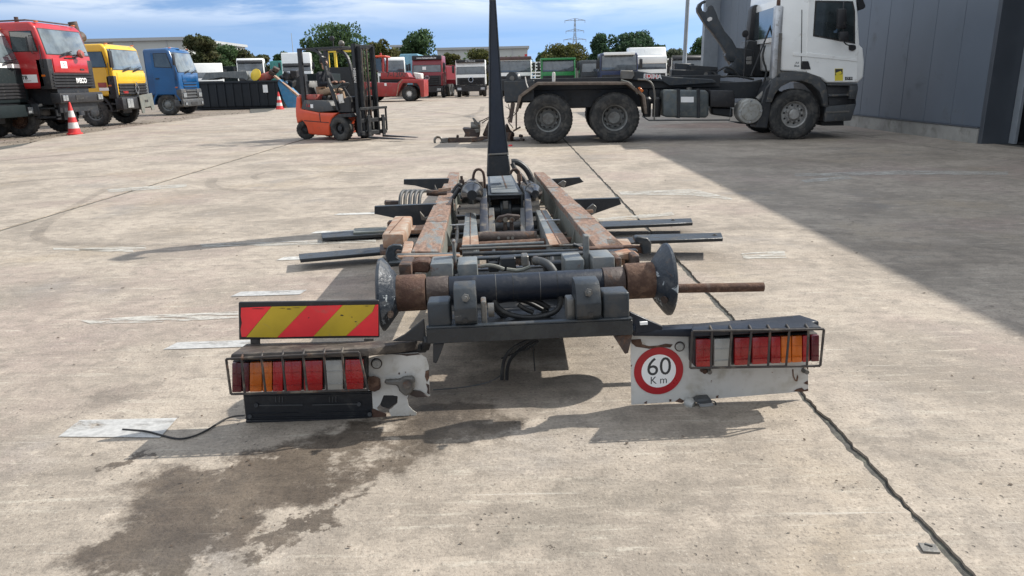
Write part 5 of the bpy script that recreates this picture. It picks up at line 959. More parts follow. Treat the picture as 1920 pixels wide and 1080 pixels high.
# ================================================================ red container handler
kb = G(768, 190); K = Frame((kb.x, kb.y, 0)); kh = thing('container_handler', 'large red container handler with white hubbed wheel in the middle distance', 'forklift', K)
def z6(x, y): return 680+x/6, 80+y/6
def kl(x, y, v=0.0): return K.loc(*z6(x, y), 'v', v)
def kpoly(pts, v, th): return MB().prism([Vector((q.x, v, q.z)) for q in (kl(x, y, 0) for x, y in pts)], (0, th, 0))
kpoly([(-20, 440), (110, 450), (390, 455), (440, 410), (690, 415), (695, 610), (655, 612), (640, 500), (610, 455), (450, 455), (385, 605), (-20, 610)], -0.05, 2.9).build('body', 'handler_red', kh, 0.06, 2)
kpoly([(190, 335), (490, 335), (520, 385), (590, 395), (590, 412), (190, 412)], 0.4, 2.0).build('engine_hood', 'handler_red', kh, 0.06, 2)
c0 = kl(375, 360, 0.4); text('model_lettering', '7-1200', 0.48, 'ink', kh, axes4((c0.x, 0.395, c0.z), (1, 0, 0), (0, 0, 1)), 0.01)
kpoly([(400, 470), (440, 415), (455, 415), (410, 470), (390, 600), (380, 600)], -0.07, 0.02).build('fender_edge', 'rust_light', kh); kpoly([(560, 332), (655, 345), (655, 412), (590, 412)], 0.3, 1.4).build('white_tank', 'cone_white', kh, 0.05)
cb = MB()
for x, v in ((105, 0.5), (215, 0.5), (105, 2.3), (215, 2.3)): q = kl(x, 330); q2 = kl(x, 150); cb.bar((q.x, v, q.z), (q2.x, v, q2.z), 0.14, 0.14, (1, 0, 0))
cb.build('cab_frame', 'handler_red', kh, 0.02); q = kl(95, 330); q2 = kl(225, 170); MB().box((q.x+0.12, 0.55, q.z), (q2.x-0.2, 2.25, q2.z)).build('cab_glass_box', 'cab_glass', kh, 0.02)
q = kl(80, 165); q2 = kl(250, 140); MB().box((q.x, 0.35, q.z), (q2.x, 2.45, q2.z)).build('cab_roof', 'fork_orange', kh, 0.04); MB().box(kl(165, 140)+Vector((0, 1, 0)), kl(180, 110)+Vector((0, 1.3, 0))).build('roof_lamp', 'handler_red', kh, 0.02)
rk_ = (kl(520, 480).z-kl(520, 655).z)/2
for v, s in ((0.25, -1), (2.55, 1)):
    wheel(kh, (kl(522, 565).x, v, rk_), (0, s, 0), rk_, 0.5, rimmat='cone_white', n=30, rim=0.42, hub=0.18); wheel(kh, (kl(90, 565).x, v, rk_*1.1), (0, s, 0), rk_*1.1, 0.6, rimmat='cone_white', n=30, rim=0.42)
q = kl(245, 455); q2 = kl(272, 485); MB().box((q.x, -0.06, q.z), (q2.x, -0.052, q2.z)).build('sticker', 'white_clean', kh); kmst = MB()
for v in (0.6, 2.2): kmst.box((kl(-70, 600).x, v, 0.3), (kl(-40, 600).x, v+0.2, 3.9))
kmst.box((kl(-70, 600).x, 0.6, 3.7), (kl(-40, 600).x, 2.4, 3.9)); kmst.build('mast', 'black_paint', kh)
# ================================================================ black container with things on it
Sk = G(450, 204); S = Frame((Sk.x, Sk.y, 0), Matrix.Rotation(math.radians(-1), 3, 'Z')); sk_ = thing('skip_container', 'long black open-top container standing behind the blue truck', 'container', S)
def sl(x, y, v=0.0): return S.loc(*z2(x, y), 'v', v)
a = sl(60, 735); b = sl(722, 525); MB().prism([(a.x, 0, 0.12), (b.x, 0, 0.12), (b.x, 0, b.z), (a.x, 0, b.z)], (0, 2.4, 0)).build('body', 'skip_black', sk_, 0.03)
for k in range(11): xx = a.x+0.25+k*(b.x-a.x-0.5)/10; MB().box((xx-0.05, -0.07, 0.14), (xx+0.05, -0.002, b.z-0.1)).build('rib', 'skip_black', sk_, 0.01)
MB().box((a.x-0.03, -0.09, b.z-0.09), (b.x+0.04, -0.003, b.z+0.03)).build('rim', 'skip_black', sk_, 0.01); MB().box((a.x, 0.1, 0.0), (b.x, 2.3, 0.119)).build('skid', 'skip_black', sk_)
q = sl(634, 585); MB().box((q.x-0.14, -0.10, q.z-0.22), (q.x+0.14, -0.091, q.z+0.22)).build('paper_sheet', 'white_clean', sk_)
tp_ = [(150, 520), (185, 465), (485, 452), (505, 500), (490, 525), (470, 510), (430, 508), (300, 500), (190, 520)]
t1 = thing('steel_tray', 'bent grey steel tray lying on top of the black container', 'tray', Frame(S.m4() @ Vector((0, 0.3, b.z)))); Tr = Frame(S.m4() @ Vector((0, 0.3, b.z)), S.R)
MB().prism([Tr.loc(*z2(x, y), 'v', 0) for x, y in tp_], (0, 1.7, 0)).build('tray', 'grey_paint', t1, 0.01)
mxr = S.m4() @ Vector((sl(560, 480).x, 0.4, b.z)); M_ = Frame(mxr, S.R); mt = thing('tipping_drum', 'yellow round lid and faded red drum resting on the black container', 'drum', Frame(mxr))
c_ = M_.loc(*z2(556, 480), 'v', 0); ax_ = Vector((-0.35, -0.85, 0.30)); MB().lathe([(0.001, 0.06), (0.28, 0.03), (0.36, 0.0), (0.36, -0.04), (0.001, -0.04)], c_, ax_, 30).build('lid', 'mixer_yellow', mt)
MB().cyl(M_.loc(*z2(590, 520), 'v', 0.3), M_.loc(*z2(690, 475), 'v', 0.3), 0.30, 0.22, 18).build('drum', 'faded_red', mt, 0.02); 
for x, y in ((680, 465), (710, 440), (640, 545)): MB().obox(M_.loc(*z2(x, y), 'v', 0.1), (0.35, 0.3, 0.22), (0.3, 0.5, 0.2)).build('bracket', 'rust_dark', mt, 0.02)
Hp = Frame(S.m4() @ Vector((sl(790, 700).x, 0.0, 0)), S.R); hp = thing('hopper_chute', 'tilted blue metal chute leaning at the right end of the black container', 'chute', Hp)
MB().prism([Hp.loc(*z2(x, y), 'v', 0) for x, y in [(712, 520), (735, 515), (862, 640), (872, 700), (850, 735), (800, 735), (760, 660)]], (0, 1.0, 0)).build('chute', 'blue_hopper', hp, 0.02); hb2 = MB()
hb2.bar(Hp.loc(*z2(700, 490), 'v', 0.2), Hp.loc(*z2(880, 640), 'v', 0.2), 0.4, 0.10); hb2.build('belt', 'rust_light', hp); 
for x, y, s in ((760, 510, .3), (800, 490, .4), (830, 540, .35), (700, 450, .3), (850, 470, .4), (780, 560, .25)): MB().obox(Hp.loc(*z2(x, y), 'v', 0.8), (s, s, s*1.2), (0.4, x, y)).build('machine_block', 'black_paint', hp, 0.03)
gen = far_box('machine_trailer', 'dark machinery block between the chute and the forklift', 'machine', 528, 560, 138, 50, 0.2, 2, 'black_paint')
ym = P(640, 150, 76); ymt = thing('yellow_lift_mast', 'yellow lifting frame seen through the forklift guard', 'machine', Frame((ym.x, 76, 0)))
for x in (-1.3, -0.55, 1.35): MB().box((x, 0, 0), (x+0.22, 0.4, P(640, 98, 76).z)).build('post', 'mixer_yellow', ymt, 0.02)
MB().box((-1.3, 0.01, P(640, 98, 76).z+0.002), (1.57, 0.39, P(640, 98, 76).z+0.2)).build('cross_beam', 'mixer_yellow', ymt, 0.02); MB().box((-1.6, -0.2, 0), (2.0, 0.8, P(640, 126, 76).z)).build('base', 'black_paint', ymt, 0.02)
# ---------------------------------------------------------------- traffic cones
def make_cone(label, x, y, h, z=0.0):
    t = thing('traffic_cone', label, 'cone', Frame((x, y, z)), 'red and white traffic cones')
    MB().lathe([(0.235, 0), (0.235, 0.05), (0.19, 0.07), (0.19, 0.0)], (0, 0, 0), (0, 0, 1), 24).build('base', 'cone_red', t)
    bands = [(0.06, 0.20, 'cone_red'), (0.20, 0.38, 'cone_white'), (0.38, 0.54, 'cone_red'), (0.54, 0.74, 'cone_white'), (0.74, 1.0, 'cone_red')]
    for a, b, m in bands: r = lambda q: 0.165*(1-q)+0.03; MB().lathe([(r(a), a*h), (r(b), b*h), (r(b)*0.6, b*h+0.001)], (0, 0, 0), (0, 0, 1), 24).build('band', m, t)
    return t
cc_ = G(140, 250); make_cone('red and white traffic cone standing in front of the red truck', cc_.x, cc_.y, 1.02, -0.045)
cc_ = G(525, 205); make_cone('red and white traffic cone beside the blue chute and black container', cc_.x, cc_.y, 0.95, 0.0)
# ---------------------------------------------------------------- scrapped drawbar on the ground
def z7(x, y): return 810+x/9.6, 180+y/9.6
sc0 = G(870, 267); Sc = Frame((sc0.x, sc0.y, 0)); sc_t = thing('scrap_drawbar', 'rusty drawbar with towing eye and winch lying behind the hook arm', 'scrap metal', Sc)
def scl(x, y, v=0.0): return Sc.loc(*z7(x, y), 'v', v)
ec = scl(112, 805); ey = MB(); ey.tube([ec+Vector((math.cos(a)*0.085, 0, math.sin(a)*0.085)) for a in [2*math.pi*k/16 for k in range(17)]], 0.03, 8); ey.bar(ec+Vector((0.08, 0, 0)), scl(290, 790), 0.08, 0.10); ey.build('towing_eye', 'worn_steel', sc_t, 0.01)
MB().prism([scl(*p) for p in [(288, 752), (700, 752), (1010, 720), (1020, 770), (860, 812), (640, 840), (288, 842)]], (0, 0.12, 0)).build('drawbar', 'rust_dark', sc_t, 0.01); MB().prism([scl(x, y, 1.0) for x, y in [(600, 780), (1500, 760), (1560, 800), (1500, 860), (600, 860)]], (0, 0.12, 0)).build('drawbar', 'rust_dark', sc_t, 0.01)
MB().prism([scl(*p, 0.15) for p in [(545, 582), (860, 600), (850, 735), (575, 738), (595, 680)]], (0, 0.5, 0)).build('tool_box', 'rust_dark', sc_t, 0.01); MB().prism([scl(*p, 0.2) for p in [(720, 390), (755, 395), (850, 510), (820, 560), (780, 520)]], (0, 0.1, 0)).build('lever', 'worn_steel', sc_t, 0.01)
MB().cyl(scl(700, 545, 0.3), scl(870, 545, 0.3), 0.10, n=16).build('winch_drum', 'worn_steel', sc_t); MB().prism([scl(*p, 0.1) for p in [(765, 600), (860, 590), (860, 650), (790, 670)]], (0, 0.05, 0)).build('bracket', 'worn_steel', sc_t, 0.008)
MB().prism([scl(*p, 0.3) for p in [(1020, 430), (900, 720), (1340, 760), (1490, 740), (1480, 660), (1420, 640), (1350, 490), (1300, 560), (1150, 600)]], (0, 0.3, 0)).build('gearbox', 'rust_dark', sc_t, 0.03); MB().tube([scl(850, 460, .3), scl(950, 420, .3), scl(1040, 370, .3)], 0.012, 6, 1).build('cable', 'rust_dark', sc_t); MB().tube([scl(900, 490, .3), scl(980, 430, .3), scl(1040, 400, .2)], 0.012, 6, 1).build('cable', 'rust_dark', sc_t)
for x, y, s in ((1400, 810, .14), (1540, 830, .12), (1620, 820, .10), (1600, 720, .06), (1380, 700, .12), (460, 730, .05), (1300, 640, .10)): MB().obox(scl(x, y, 0.05), (s*1.5, s, s), (0.2, 0.1*x, 0.3*y)).build('bracket', 'rust_dark', sc_t, 0.008)

far_box('storage_container', 'dark green container seen through the forklift guard', 'container', 566, 612, 138, 62, 0.0, 5, 'dark_green_truck')
# ================================================================ the dismounted hook lift body in the foreground
fv = Vector((-0.042, 1.0, -0.048)).normalized(); fu = Vector((1, 0.0, 0.0216)); fu = (fu-fv*fu.dot(fv)).normalized(); fw = fu.cross(fv)
A = Frame((0.06, 3.3, 0), Matrix((fu, fv, fw)).transposed())
BV_ = -0.44
hl = thing('hook_lift', 'dismounted rusty hook lift body with rear roller and tail lights lying on the concrete', 'hook lift', A)
def V_(px, py, v): return A.loc(px, py, 'v', v)
def W_(px, py, w): return A.loc(px, py, 'w', w)
def pv(pts, v, th): return MB().prism([V_(*p, v) for p in pts], (0, th, 0))           # outline on a cross plane, given depth behind it
def pw(pts, w, th): return MB().prism([W_(*p, w) for p in pts], (0, 0, -th))          # outline on a level plane, given thickness below it
def hexa(a, b):
    return MB().add(list(a)+list(b), [(0, 1, 2, 3), (7, 6, 5, 4), (0, 4, 5, 1), (1, 5, 6, 2), (2, 6, 7, 3), (3, 7, 4, 0)])
def bar_u(x0, x1, y0, y1, v, th, name, m, bev=0.004, w0=None):
    a = V_(x0, y0, v); b = V_(x1, y1, v); z = (min(a.z, b.z), max(a.z, b.z)); return MB().box((a.x, v, z[0]), (b.x, v+th, z[1])).build(name, m, hl, bev)
RT = 0.532                                                                             # level of the rail tops
# main rails, each in welded lengths
def rail(q0, q1, q2, q3, name='main_rail'):
    """near-left, near-right, far-right, far-left image corners of the top face"""
    a, b, c, d = (W_(*q, RT) for q in (q0, q1, q2, q3)); return a, b, c, d
for side, (a, b, c, d) in (('l', rail((771, 470), (824, 470), (861, 322), (843, 322))), ('r', rail((1117, 462), (1172, 460), (1020, 322), (1001, 322)))):
    hgt = 0.235; seg = [0.0, 0.20, 0.36, 0.62, 0.85, 1.0]
    for k, (s0, s1) in enumerate(zip(seg, seg[1:])):
        p0, p1, p2, p3 = a.lerp(d, s0), b.lerp(c, s0), b.lerp(c, s1-0.0006), a.lerp(d, s1-0.0006); dz = Vector((0, 0, -(0.0 if k % 2 else 0.004)))
        top = [p+dz for p in (p0, p1, p2, p3)]; hexa(top, [p-Vector((0, 0, 0.05)) for p in top]).build('rail_flange', 'rail_paint', hl, 0.004)
    i0, i1 = (b, c) if side == 'l' else (a, d); s = -1 if side == 'l' else 1
    o0 = Vector((i0.x+s*0.085, i0.y, i0.z)); o1 = Vector((i1.x+s*0.07, i1.y, i1.z)); dn = Vector((0, 0, -0.0502)); bt = Vector((0, 0, -hgt))
    hexa([i0+dn+Vector((s*0.003, 0.004, 0)), o0+dn+Vector((0, 0.004, 0)), o1+dn, i1+dn+Vector((s*0.003, 0, 0))], [i0+bt, o0+bt, o1+bt, i1+bt]).build('rail_web', 'rail_web', hl, 0.004)
    for f in (0.18, 0.42, 0.7): # stiffener ribs on the inner face
        p = i0.lerp(i1, f); g_ = MB(); g_.prism([p+Vector((-s*0.001, 0, -0.055)), p+Vector((-s*0.055, 0, -hgt)), p+Vector((0, 0, -hgt))], (0, 0.012, 0)); g_.build('gusset', 'rail_web', hl, 0.002)
# rear ends of the rails
pw([(757, 452), (775, 452), (772, 474), (752, 474)], RT-0.01, 0.11).build('rail_end_box', 'rust_light', hl, 0.006); pw([(1135, 448), (1178, 447), (1188, 463), (1140, 465)], RT-0.004, 0.10).build('rail_end_box', 'rust_light', hl, 0.006)
# inner rails with a welded seam along the top
for q in ([(866, 465), (898, 460), (892, 399), (872, 399)], [(1031, 459), (1068, 456), (1025, 394), (1004, 394)]):
    pw(q, 0.42, 0.16).build('inner_rail', 'grey_paint', hl, 0.008, 2); m_ = [((q[0][0]+q[1][0])/2, (q[0][1]+q[1][1])/2), ((q[2][0]+q[3][0])/2, (q[2][1]+q[3][1])/2)]
    MB().bar(W_(*m_[0], 0.422), W_(*m_[1], 0.422), 0.006, 0.006).build('weld_seam', 'rust', hl)
    mid = [(q[0][0]*.68+q[3][0]*.32, q[0][1]*.68+q[3][1]*.32), (q[1][0]*.68+q[2][0]*.32, q[1][1]*.68+q[2][1]*.32)]; pw([q[0], q[1], mid[1], mid[0]], 0.4225, 0.002).build('rusty_patch', 'rust_light', hl)
# cross tubes between the rails
for v, w_, r, m in ((1.75, 0.34, 0.045, 'rust'), (2.9, 0.30, 0.05, 'black_paint'), (4.9, 0.36, 0.06, 'black_paint'), (0.62, 0.36, 0.05, 'black_paint')):
    MB().cyl((-0.47, v, w_), (0.52, v, w_), r, n=18).build('cross_tube', m, hl)
MB().box((-0.46, 2.35, 0.42), (-0.30, 2.38, 0.427)).build('cross_strip', 'galvanised', hl); MB().box((0.30, 2.35, 0.42), (0.44, 2.38, 0.427)).build('cross_strip', 'galvanised', hl)
for v in (2.5, 3.6, 5.2): MB().box((-0.45, v, 0.29), (0.45, v+0.06, 0.33)).build('cross_member', 'black_paint', hl, 0.004)
# flat outrigger plates near the ground, two each side
WF = 0.235
for q, hole in (([(1190, 440), (1352, 436), (1356, 446), (1192, 452)], (1340, 441)), ([(1122, 415), (1296, 409), (1299, 417), (1130, 425)], (1262, 413)), ([(560, 476), (712, 463), (720, 472), (562, 486)], None), ([(602, 437), (722, 429), (724, 438), (604, 446)], None)):
    pl_ = pw(q, WF, 0.014).build('outrigger_plate', 'dark_grey_paint', hl, 0.003); lo = [W_(*p, WF) for p in (q[0], q[1], q[2], q[3])]
    a, b = lo[3], lo[2]; MB().bar(a+Vector((0, 0.012, -0.022)), b+Vector((0, 0.012, -0.022)), 0.008, 0.014).build('plate_lip', 'black_paint', pl_)
    sgn = 1 if q[0][0] > 960 else -1; inn = (lo[0], lo[3]) if sgn > 0 else (lo[1], lo[2]); ym = (min(p.y for p in inn)+max(p.y for p in inn))/2; hy = max(0.05, abs(inn[0].y-inn[1].y)*0.42)
    MB().box((sgn*0.36, ym-hy, WF-0.03), (inn[0].x+sgn*0.04, ym+hy, WF-0.0145)).build('plate_carrier', 'black_paint', pl_, 0.003)
    if hole: h_ = W_(*hole, WF); MB().lathe([(0.018, 0.0), (0.018, 0.006), (0.009, 0.006), (0.009, 0.012), (0.001, 0.012)], h_, (0, 0, 1), 8).build('bolt', 'worn_steel', pl_)
pw([(664, 428), (722, 425), (740, 432), (662, 436)], WF+0.02, 0.02).build('outrigger_strap', 'rail_web', hl, 0.003)
# tapered brackets standing across
for v, pts in ((2.9, [(702, 389), (818, 384), (816, 448), (795, 432), (750, 411), (702, 401)]), (4.9, [(757, 338), (842, 336), (836, 362), (805, 355), (778, 348), (757, 346)]), (3.0, [(1074, 376), (1162, 373), (1165, 383), (1111, 402), (1098, 397), (1088, 400)]), (4.9, [(1022, 338), (1088, 334), (1095, 341), (1057, 352), (1042, 348), (1030, 350)])):
    o = pv(pts, v, 0.012).build('side_bracket', 'black_paint', hl, 0.002); t0 = V_(*pts[0], v); t1 = V_(*pts[1], v); MB().prism([t0, t1, t1+Vector((0, 0.07, 0)), t0+Vector((0, 0.07, 0))], (0, 0, 0.008)).build('bracket_flange', 'dark_grey_paint', o, 0.001)
for pts, v in (([(787, 396), (797, 408), (808, 404), (806, 415), (790, 413)], 2.6), ([(815, 346), (821, 358), (828, 355), (824, 362), (815, 359)], 4.4), ([(1100, 392), (1112, 382), (1119, 388), (1116, 400), (1108, 405)], 2.8), ([(1046, 345), (1056, 338), (1062, 341), (1058, 352)], 4.7)):
    pv(pts, v, 0.03).build('lug', 'worn_steel', hl, 0.004)
for (x0, y0), (x1, y1) in (((806, 408), (838, 405)), ((822, 357), (846, 354)), ((1080, 398), (1112, 396)), ((774, 426), (800, 424))): MB().bar(V_(x0, y0, 2.5), V_(x1, y1, 2.5), 0.02, 0.025).build('strap', 'rust_light', hl, 0.002)
# pale rusty box beside the left rail
bx = [(716, 439), (756, 439), (773, 405), (740, 405)]; o = pw(bx, 0.50, 0.10).build('box_section', 'rust_light', hl, 0.012, 2); pw([(718, 438), (754, 438), (760, 428), (724, 428)], 0.399, 0.10).build('box_section_foot', 'black_paint', hl, 0.004)
MB().bar(W_(730, 437, 0.501), W_(756, 407, 0.501), 0.004, 0.006).build('weld_seam', 'rust', o); pw([(765, 424), (800, 422), (800, 430), (764, 432)], 0.42, 0.03).build('bridge_plate', 'rust_light', hl, 0.004)
pw([(712, 458), (745, 456), (760, 464), (760, 470), (712, 470)], 0.40, 0.03).build('foot_plate', 'rust_dark', hl, 0.004)
# valve bank with bent hose ends beyond the left rail
vb = MB(); p = V_(782, 372, 3.7); vb.box((p.x-0.10, 3.62, 0.26), (p.x+0.22, 3.82, 0.36)); vb.box((p.x+0.2, 3.66, 0.36), (p.x+0.36, 3.78, 0.44)); vb.box((p.x-0.30, 3.66, 0.24), (p.x-0.1, 3.78, 0.30)); vb.build('valve_block', 'rust_dark', hl, 0.01)
for k in range(5): x = 750+k*9; MB().tube([V_(x, 384, 3.5), V_(x+1, 366, 3.55), V_(x+6, 358, 3.62), V_(x+12, 358, 3.70)], 0.017, 8, 2).build('hose_end', 'grey_plastic', hl)
MB().tube([V_(800, 361, 3.7), V_(815, 362, 3.7), V_(838, 362, 3.7)], 0.03, 8).build('hydraulic_pipe', 'rust_dark', hl); MB().obox(V_(737, 381, 3.6), (0.16, 0.08, 0.05), (0, 0.1, 0.2)).build('coupling', 'rust_dark', hl, 0.01)
# ---- arm pivot, housing and the upright hook arm
Y1 = [(915, 366), (981, 364), (981, 389), (915, 391)]
hv = 3.05
t0, t1, t2, t3 = W_(915, 366, 0.56), W_(981, 364, 0.56), W_(958, 324, 0.56), W_(914, 325, 0.56)
hexa([t0, t1, t2, t3], [q-Vector((0, 0, 0.012)) for q in (t0, t1, t2, t3)]).build('housing_top', 'dark_grey_paint', hl, 0.003)
pw([(921, 361), (972, 360), (957, 326), (917, 327)], 0.572, 0.011).build('cover_plate', 'grey_cover', hl, 0.003); MB().bar(W_(941, 328, 0.573), W_(950, 353, 0.573), 0.014, 0.004).build('wear_groove', 'rust_dark', hl)
for a, b in ((t0, t3), (t1, t2)): s = 1 if a is t0 else -1; hexa([a+Vector((0, 0, -0.013)), a+Vector((s*0.02, 0, -0.013)), b+Vector((s*0.02, 0, -0.013)), b+Vector((0, 0, -0.013))], [a+Vector((0, 0, -0.26)), a+Vector((s*0.02, 0, -0.26)), b+Vector((s*0.02, 0, -0.26)), b+Vector((0, 0, -0.26))]).build('housing_side', 'dark_grey_paint', hl, 0.002)
fy = t0.y; MB().box((t0.x+0.02, fy+0.03, 0.515), (t1.x-0.02, fy+0.05, 0.547)).build('housing_lip', 'black_paint', hl, 0.003); MB().box((t0.x+0.03, fy+0.30, 0.30), (t1.x-0.03, fy+0.32, 0.545)).build('inner_plate', 'rust_dark', hl)
c_ = V_(948, 396, fy+0.05); MB().cyl((t0.x+0.02, fy+0.10, c_.z), (t1.x-0.02, fy+0.10, c_.z), 0.055, n=20).build('pivot_tube', 'black_paint', hl); MB().lathe([(0.001, -0.06), (0.10, -0.05), (0.10, 0.05), (0.001, 0.06)], V_(948, 392, fy+0.12), (1, 0, 0), 22).build('cylinder_eye', 'dark_grey_paint', hl, 0.004)
MB().obox(V_(948, 384, fy+0.02), (0.05, 0.05, 0.07)).build('grease_block', 'worn_steel', hl, 0.006)
# splayed legs of the pivot
for q0, q1, q2, q3 in (((900, 369), (913, 369), (918, 452), (899, 452)), ((984, 364), (995, 364), (1004, 450), (986, 451))):
    lt, rt_, rb, lb_ = V_(*q0, 3.0), V_(*q1, 3.0), V_(*q2, 2.25), V_(*q3, 2.25)
    hexa([lt, rt_, rb, lb_], [q+Vector((0, 0.10, 0.0)) for q in (lt, rt_, rb, lb_)]).build('pivot_leg', 'pivot_leg_paint', hl, 0.008, 2)
    hexa([lt+Vector((0, 0, 0.001)), rt_+Vector((0, 0, 0.001)), rt_+Vector((0, 0.25, 0.05)), lt+Vector((0, 0.25, 0.05))], [q+Vector((0, 0.0, -0.05)) for q in (lt, rt_, rt_+Vector((0, 0.25, 0.05)), lt+Vector((0, 0.25, 0.05)))]).build('leg_cap', 'dark_grey_paint', hl, 0.004)
for x0, x1 in ((916, 926), (976, 985)):
    lt, rt_, rb, lb_ = V_(x0, 391, 2.9), V_(x1, 390, 2.9), V_(x1+4, 452, 2.2), V_(x0, 453, 2.2); hexa([lt, rt_, rb, lb_], [q+Vector((0, 0.04, 0)) for q in (lt, rt_, rb, lb_)]).build('inner_leg', 'worn_steel', hl, 0.004)
a = V_(897, 446, 2.2); b = V_(1006, 444, 2.2); MB().cyl(a, b, 0.045, n=20).build('lower_pivot_tube', 'rust_dark', hl); MB().box((a.x+0.05, 2.14, 0.10), (b.x-0.05, 2.20, a.z-0.02)).build('pivot_back', 'black_paint', hl)
for x in (935, 953, 961): MB().cyl(V_(x, 446, 2.148), V_(x, 446, 2.139), 0.012, n=8).build('bolt_head', 'worn_steel', hl)
cl_ = MB(); p = V_(952, 409, 2.6); cl_.prism([V_(*q, 2.58) for q in [(931, 410), (936, 406), (945, 404), (952, 402), (962, 403), (975, 404), (974, 411), (966, 414), (958, 411), (950, 414), (938, 418), (931, 416)]], (0, 0.06, 0)); cl_.build('clamp', 'rust_dark', hl, 0.006)
for x in (948, 960): MB().cyl(V_(x, 412, 2.56), V_(x, 412, 2.53), 0.022, n=8).build('clamp_bolt', 'worn_steel', hl); MB().box(V_(x-4.5, 416, 2.57), V_(x+3.5, 436, 2.57)+Vector((0, 0.04, 0))).build('clamp_pin', 'rust_dark', hl, 0.004)
# lift cylinders
for (px, py), r, rot, v0 in (((885, 366), 0.092, 0.0, 2.75), ((1004, 364), 0.075, -0.012, 2.95)):
    c_ = V_(px, py, v0); ax_ = Vector((rot*1.5, 1, -0.02)); MB().lathe([(0.001, 0.0), (r*0.45, 0.0), (r*0.52, 0.02), (r*0.78, 0.10), (r*0.92, 0.13), (r, 0.15), (r, 0.22), (r*0.93, 0.23), (r*0.93, 0.85), (0.001, 0.87)], c_, ax_, 30).build('lift_cylinder', 'gloss_black', hl)
    MB().lathe([(r*1.06, 0.225), (r*1.06, 0.28), (r*0.9, 0.28), (r*0.9, 0.225)], c_, ax_, 30).build('cylinder_collar', 'worn_steel', hl)
for pts, v in (([(887, 352), (887, 330), (891, 319), (898, 317), (905, 320), (908, 332), (909, 352)], 3.5), ([(957, 326), (960, 319), (967, 317), (973, 320), (974, 345)], 3.6), ([(866, 352), (866, 338), (865, 330)], 3.5)):
    MB().tube([V_(*q, v) for q in pts], 0.013, 10, 2).build('bent_pipe', 'copper_pipe', hl)
for px, py, v in ((887, 342, 3.49), (974, 333, 3.59), (866, 344, 3.49), (876, 348, 3.4), (902, 348, 3.4)): q = V_(px, py, v); MB().cyl(q-Vector((0, 0, 0.035)), q+Vector((0, 0, 0.035)), 0.024, n=10).build('pipe_fitting', 'rust_dark', hl)
for pts, v, r in (([(959, 304), (968, 303), (982, 311), (993, 326), (1001, 348)], 3.9, 0.030), ([(960, 306), (966, 318), (978, 330), (990, 348)], 3.8, 0.022), ([(848, 362), (856, 350), (862, 345), (868, 352)], 3.4, 0.018), ([(862, 352), (855, 362), (850, 372)], 3.3, 0.02)):
    MB().tube([V_(*q, v) for q in pts], r, 10, 2).build('hydraulic_hose', 'hose_rubber', hl)
# hook arm: box section tapering upwards, hook above the picture
va = 4.02; armp = [(913, 331), (958, 329), (955, 300), (945, 215), (935, 75), (930, 0), (918, 0), (917, 75), (917, 215), (914, 300)]
q = [V_(*p, va) for p in armp]; wt = q[5].z; dl_, dr_ = q[6], q[5]
arm = MB(); arm.prism([Vector((p.x+(0.010 if i in (0, 6, 7, 8, 9) else -0.010), va+0.012, p.z)) for i, p in enumerate(q)], (0, 0.22, 0)); ao = arm.build('hook_arm', 'arm_paint', hl, 0.004)
for ids in ((0, 9, 8, 7, 6), (1, 2, 3, 4, 5)):
    s = 1 if ids[0] == 0 else -1
    for i, j in zip(ids, ids[1:]): hexa([q[i], q[i]+Vector((s*0.010, 0, 0)), q[j]+Vector((s*0.010, 0, 0)), q[j]], [p+Vector((0, 0.25, 0)) for p in (q[i], q[i]+Vector((s*0.010, 0, 0)), q[j]+Vector((s*0.010, 0, 0)), q[j])]).build('arm_side_plate', 'dark_grey_paint', ao, 0.0)
top = Vector(((dl_.x+dr_.x)/2, va+0.12, wt)); hkp = MB(); hkp.prism([top+Vector((-0.03, y, z)) for y, z in [(-0.11, -0.02), (0.11, -0.02), (0.12, 0.55), (0.02, 0.78), (-0.20, 0.84), (-0.30, 0.74), (-0.28, 0.60), (-0.22, 0.60), (-0.20, 0.70), (-0.06, 0.68), (-0.10, 0.5)]], (0.06, 0, 0)); hkp.build('hook', 'dark_grey_paint', ao, 0.01)
bp = [V_(*p, va-0.05) for p in [(914, 330), (957, 328), (954, 290), (915, 291)]]; tp2 = [p+Vector((0, 0.055, 0)) for p in bp]; hexa(bp, tp2).build('arm_foot_plate', 'black_paint', hl, 0.006)
a = V_(915, 290, va-0.05); b = V_(953, 288, va-0.05); MB().bar(a, b, 0.02, 0.016).build('foot_plate_edge', 'worn_steel', hl, 0.003)
MB().box((-0.45, 5.5, 0.28), (0.42, 5.62, 0.44)).build('front_cross_beam', 'black_paint', hl, 0.01)
# ---- rear cross bars, hooks and posts
bar_u(728, 1196, 492, 473, 0.34, 0.05, 'rear_flat_bar', 'dark_grey_paint'); 
for (x0, y0), (x1, y1), r, v, m in (((862, 467), (1092, 459), 0.007, 0.62, 'worn_steel'), ((868, 476), (1100, 470), 0.011, 0.50, 'dark_grey_paint'), ((866, 462), (1020, 455), 0.008, 0.66, 'grey_paint'), ((745, 479), (862, 477), 0.010, 0.44, 'grey_paint'), ((1085, 466), (1190, 474), 0.009, 0.5, 'rust'), ((1075, 458), (1101, 468), 0.010, 0.6, 'dark_grey_paint')):
    MB().cyl(V_(x0, y0, v), V_(x1, y1, v), r, n=10).build('lock_rod', m, hl)
pv([(743, 481), (830, 479), (862, 478), (862, 486), (745, 492)], 0.40, 0.06).build('lock_bar', 'rust_light', hl, 0.005); pv([(1090, 466), (1182, 462), (1206, 463), (1206, 475), (1098, 478)], 0.40, 0.06).build('lock_bar', 'rust', hl, 0.005)
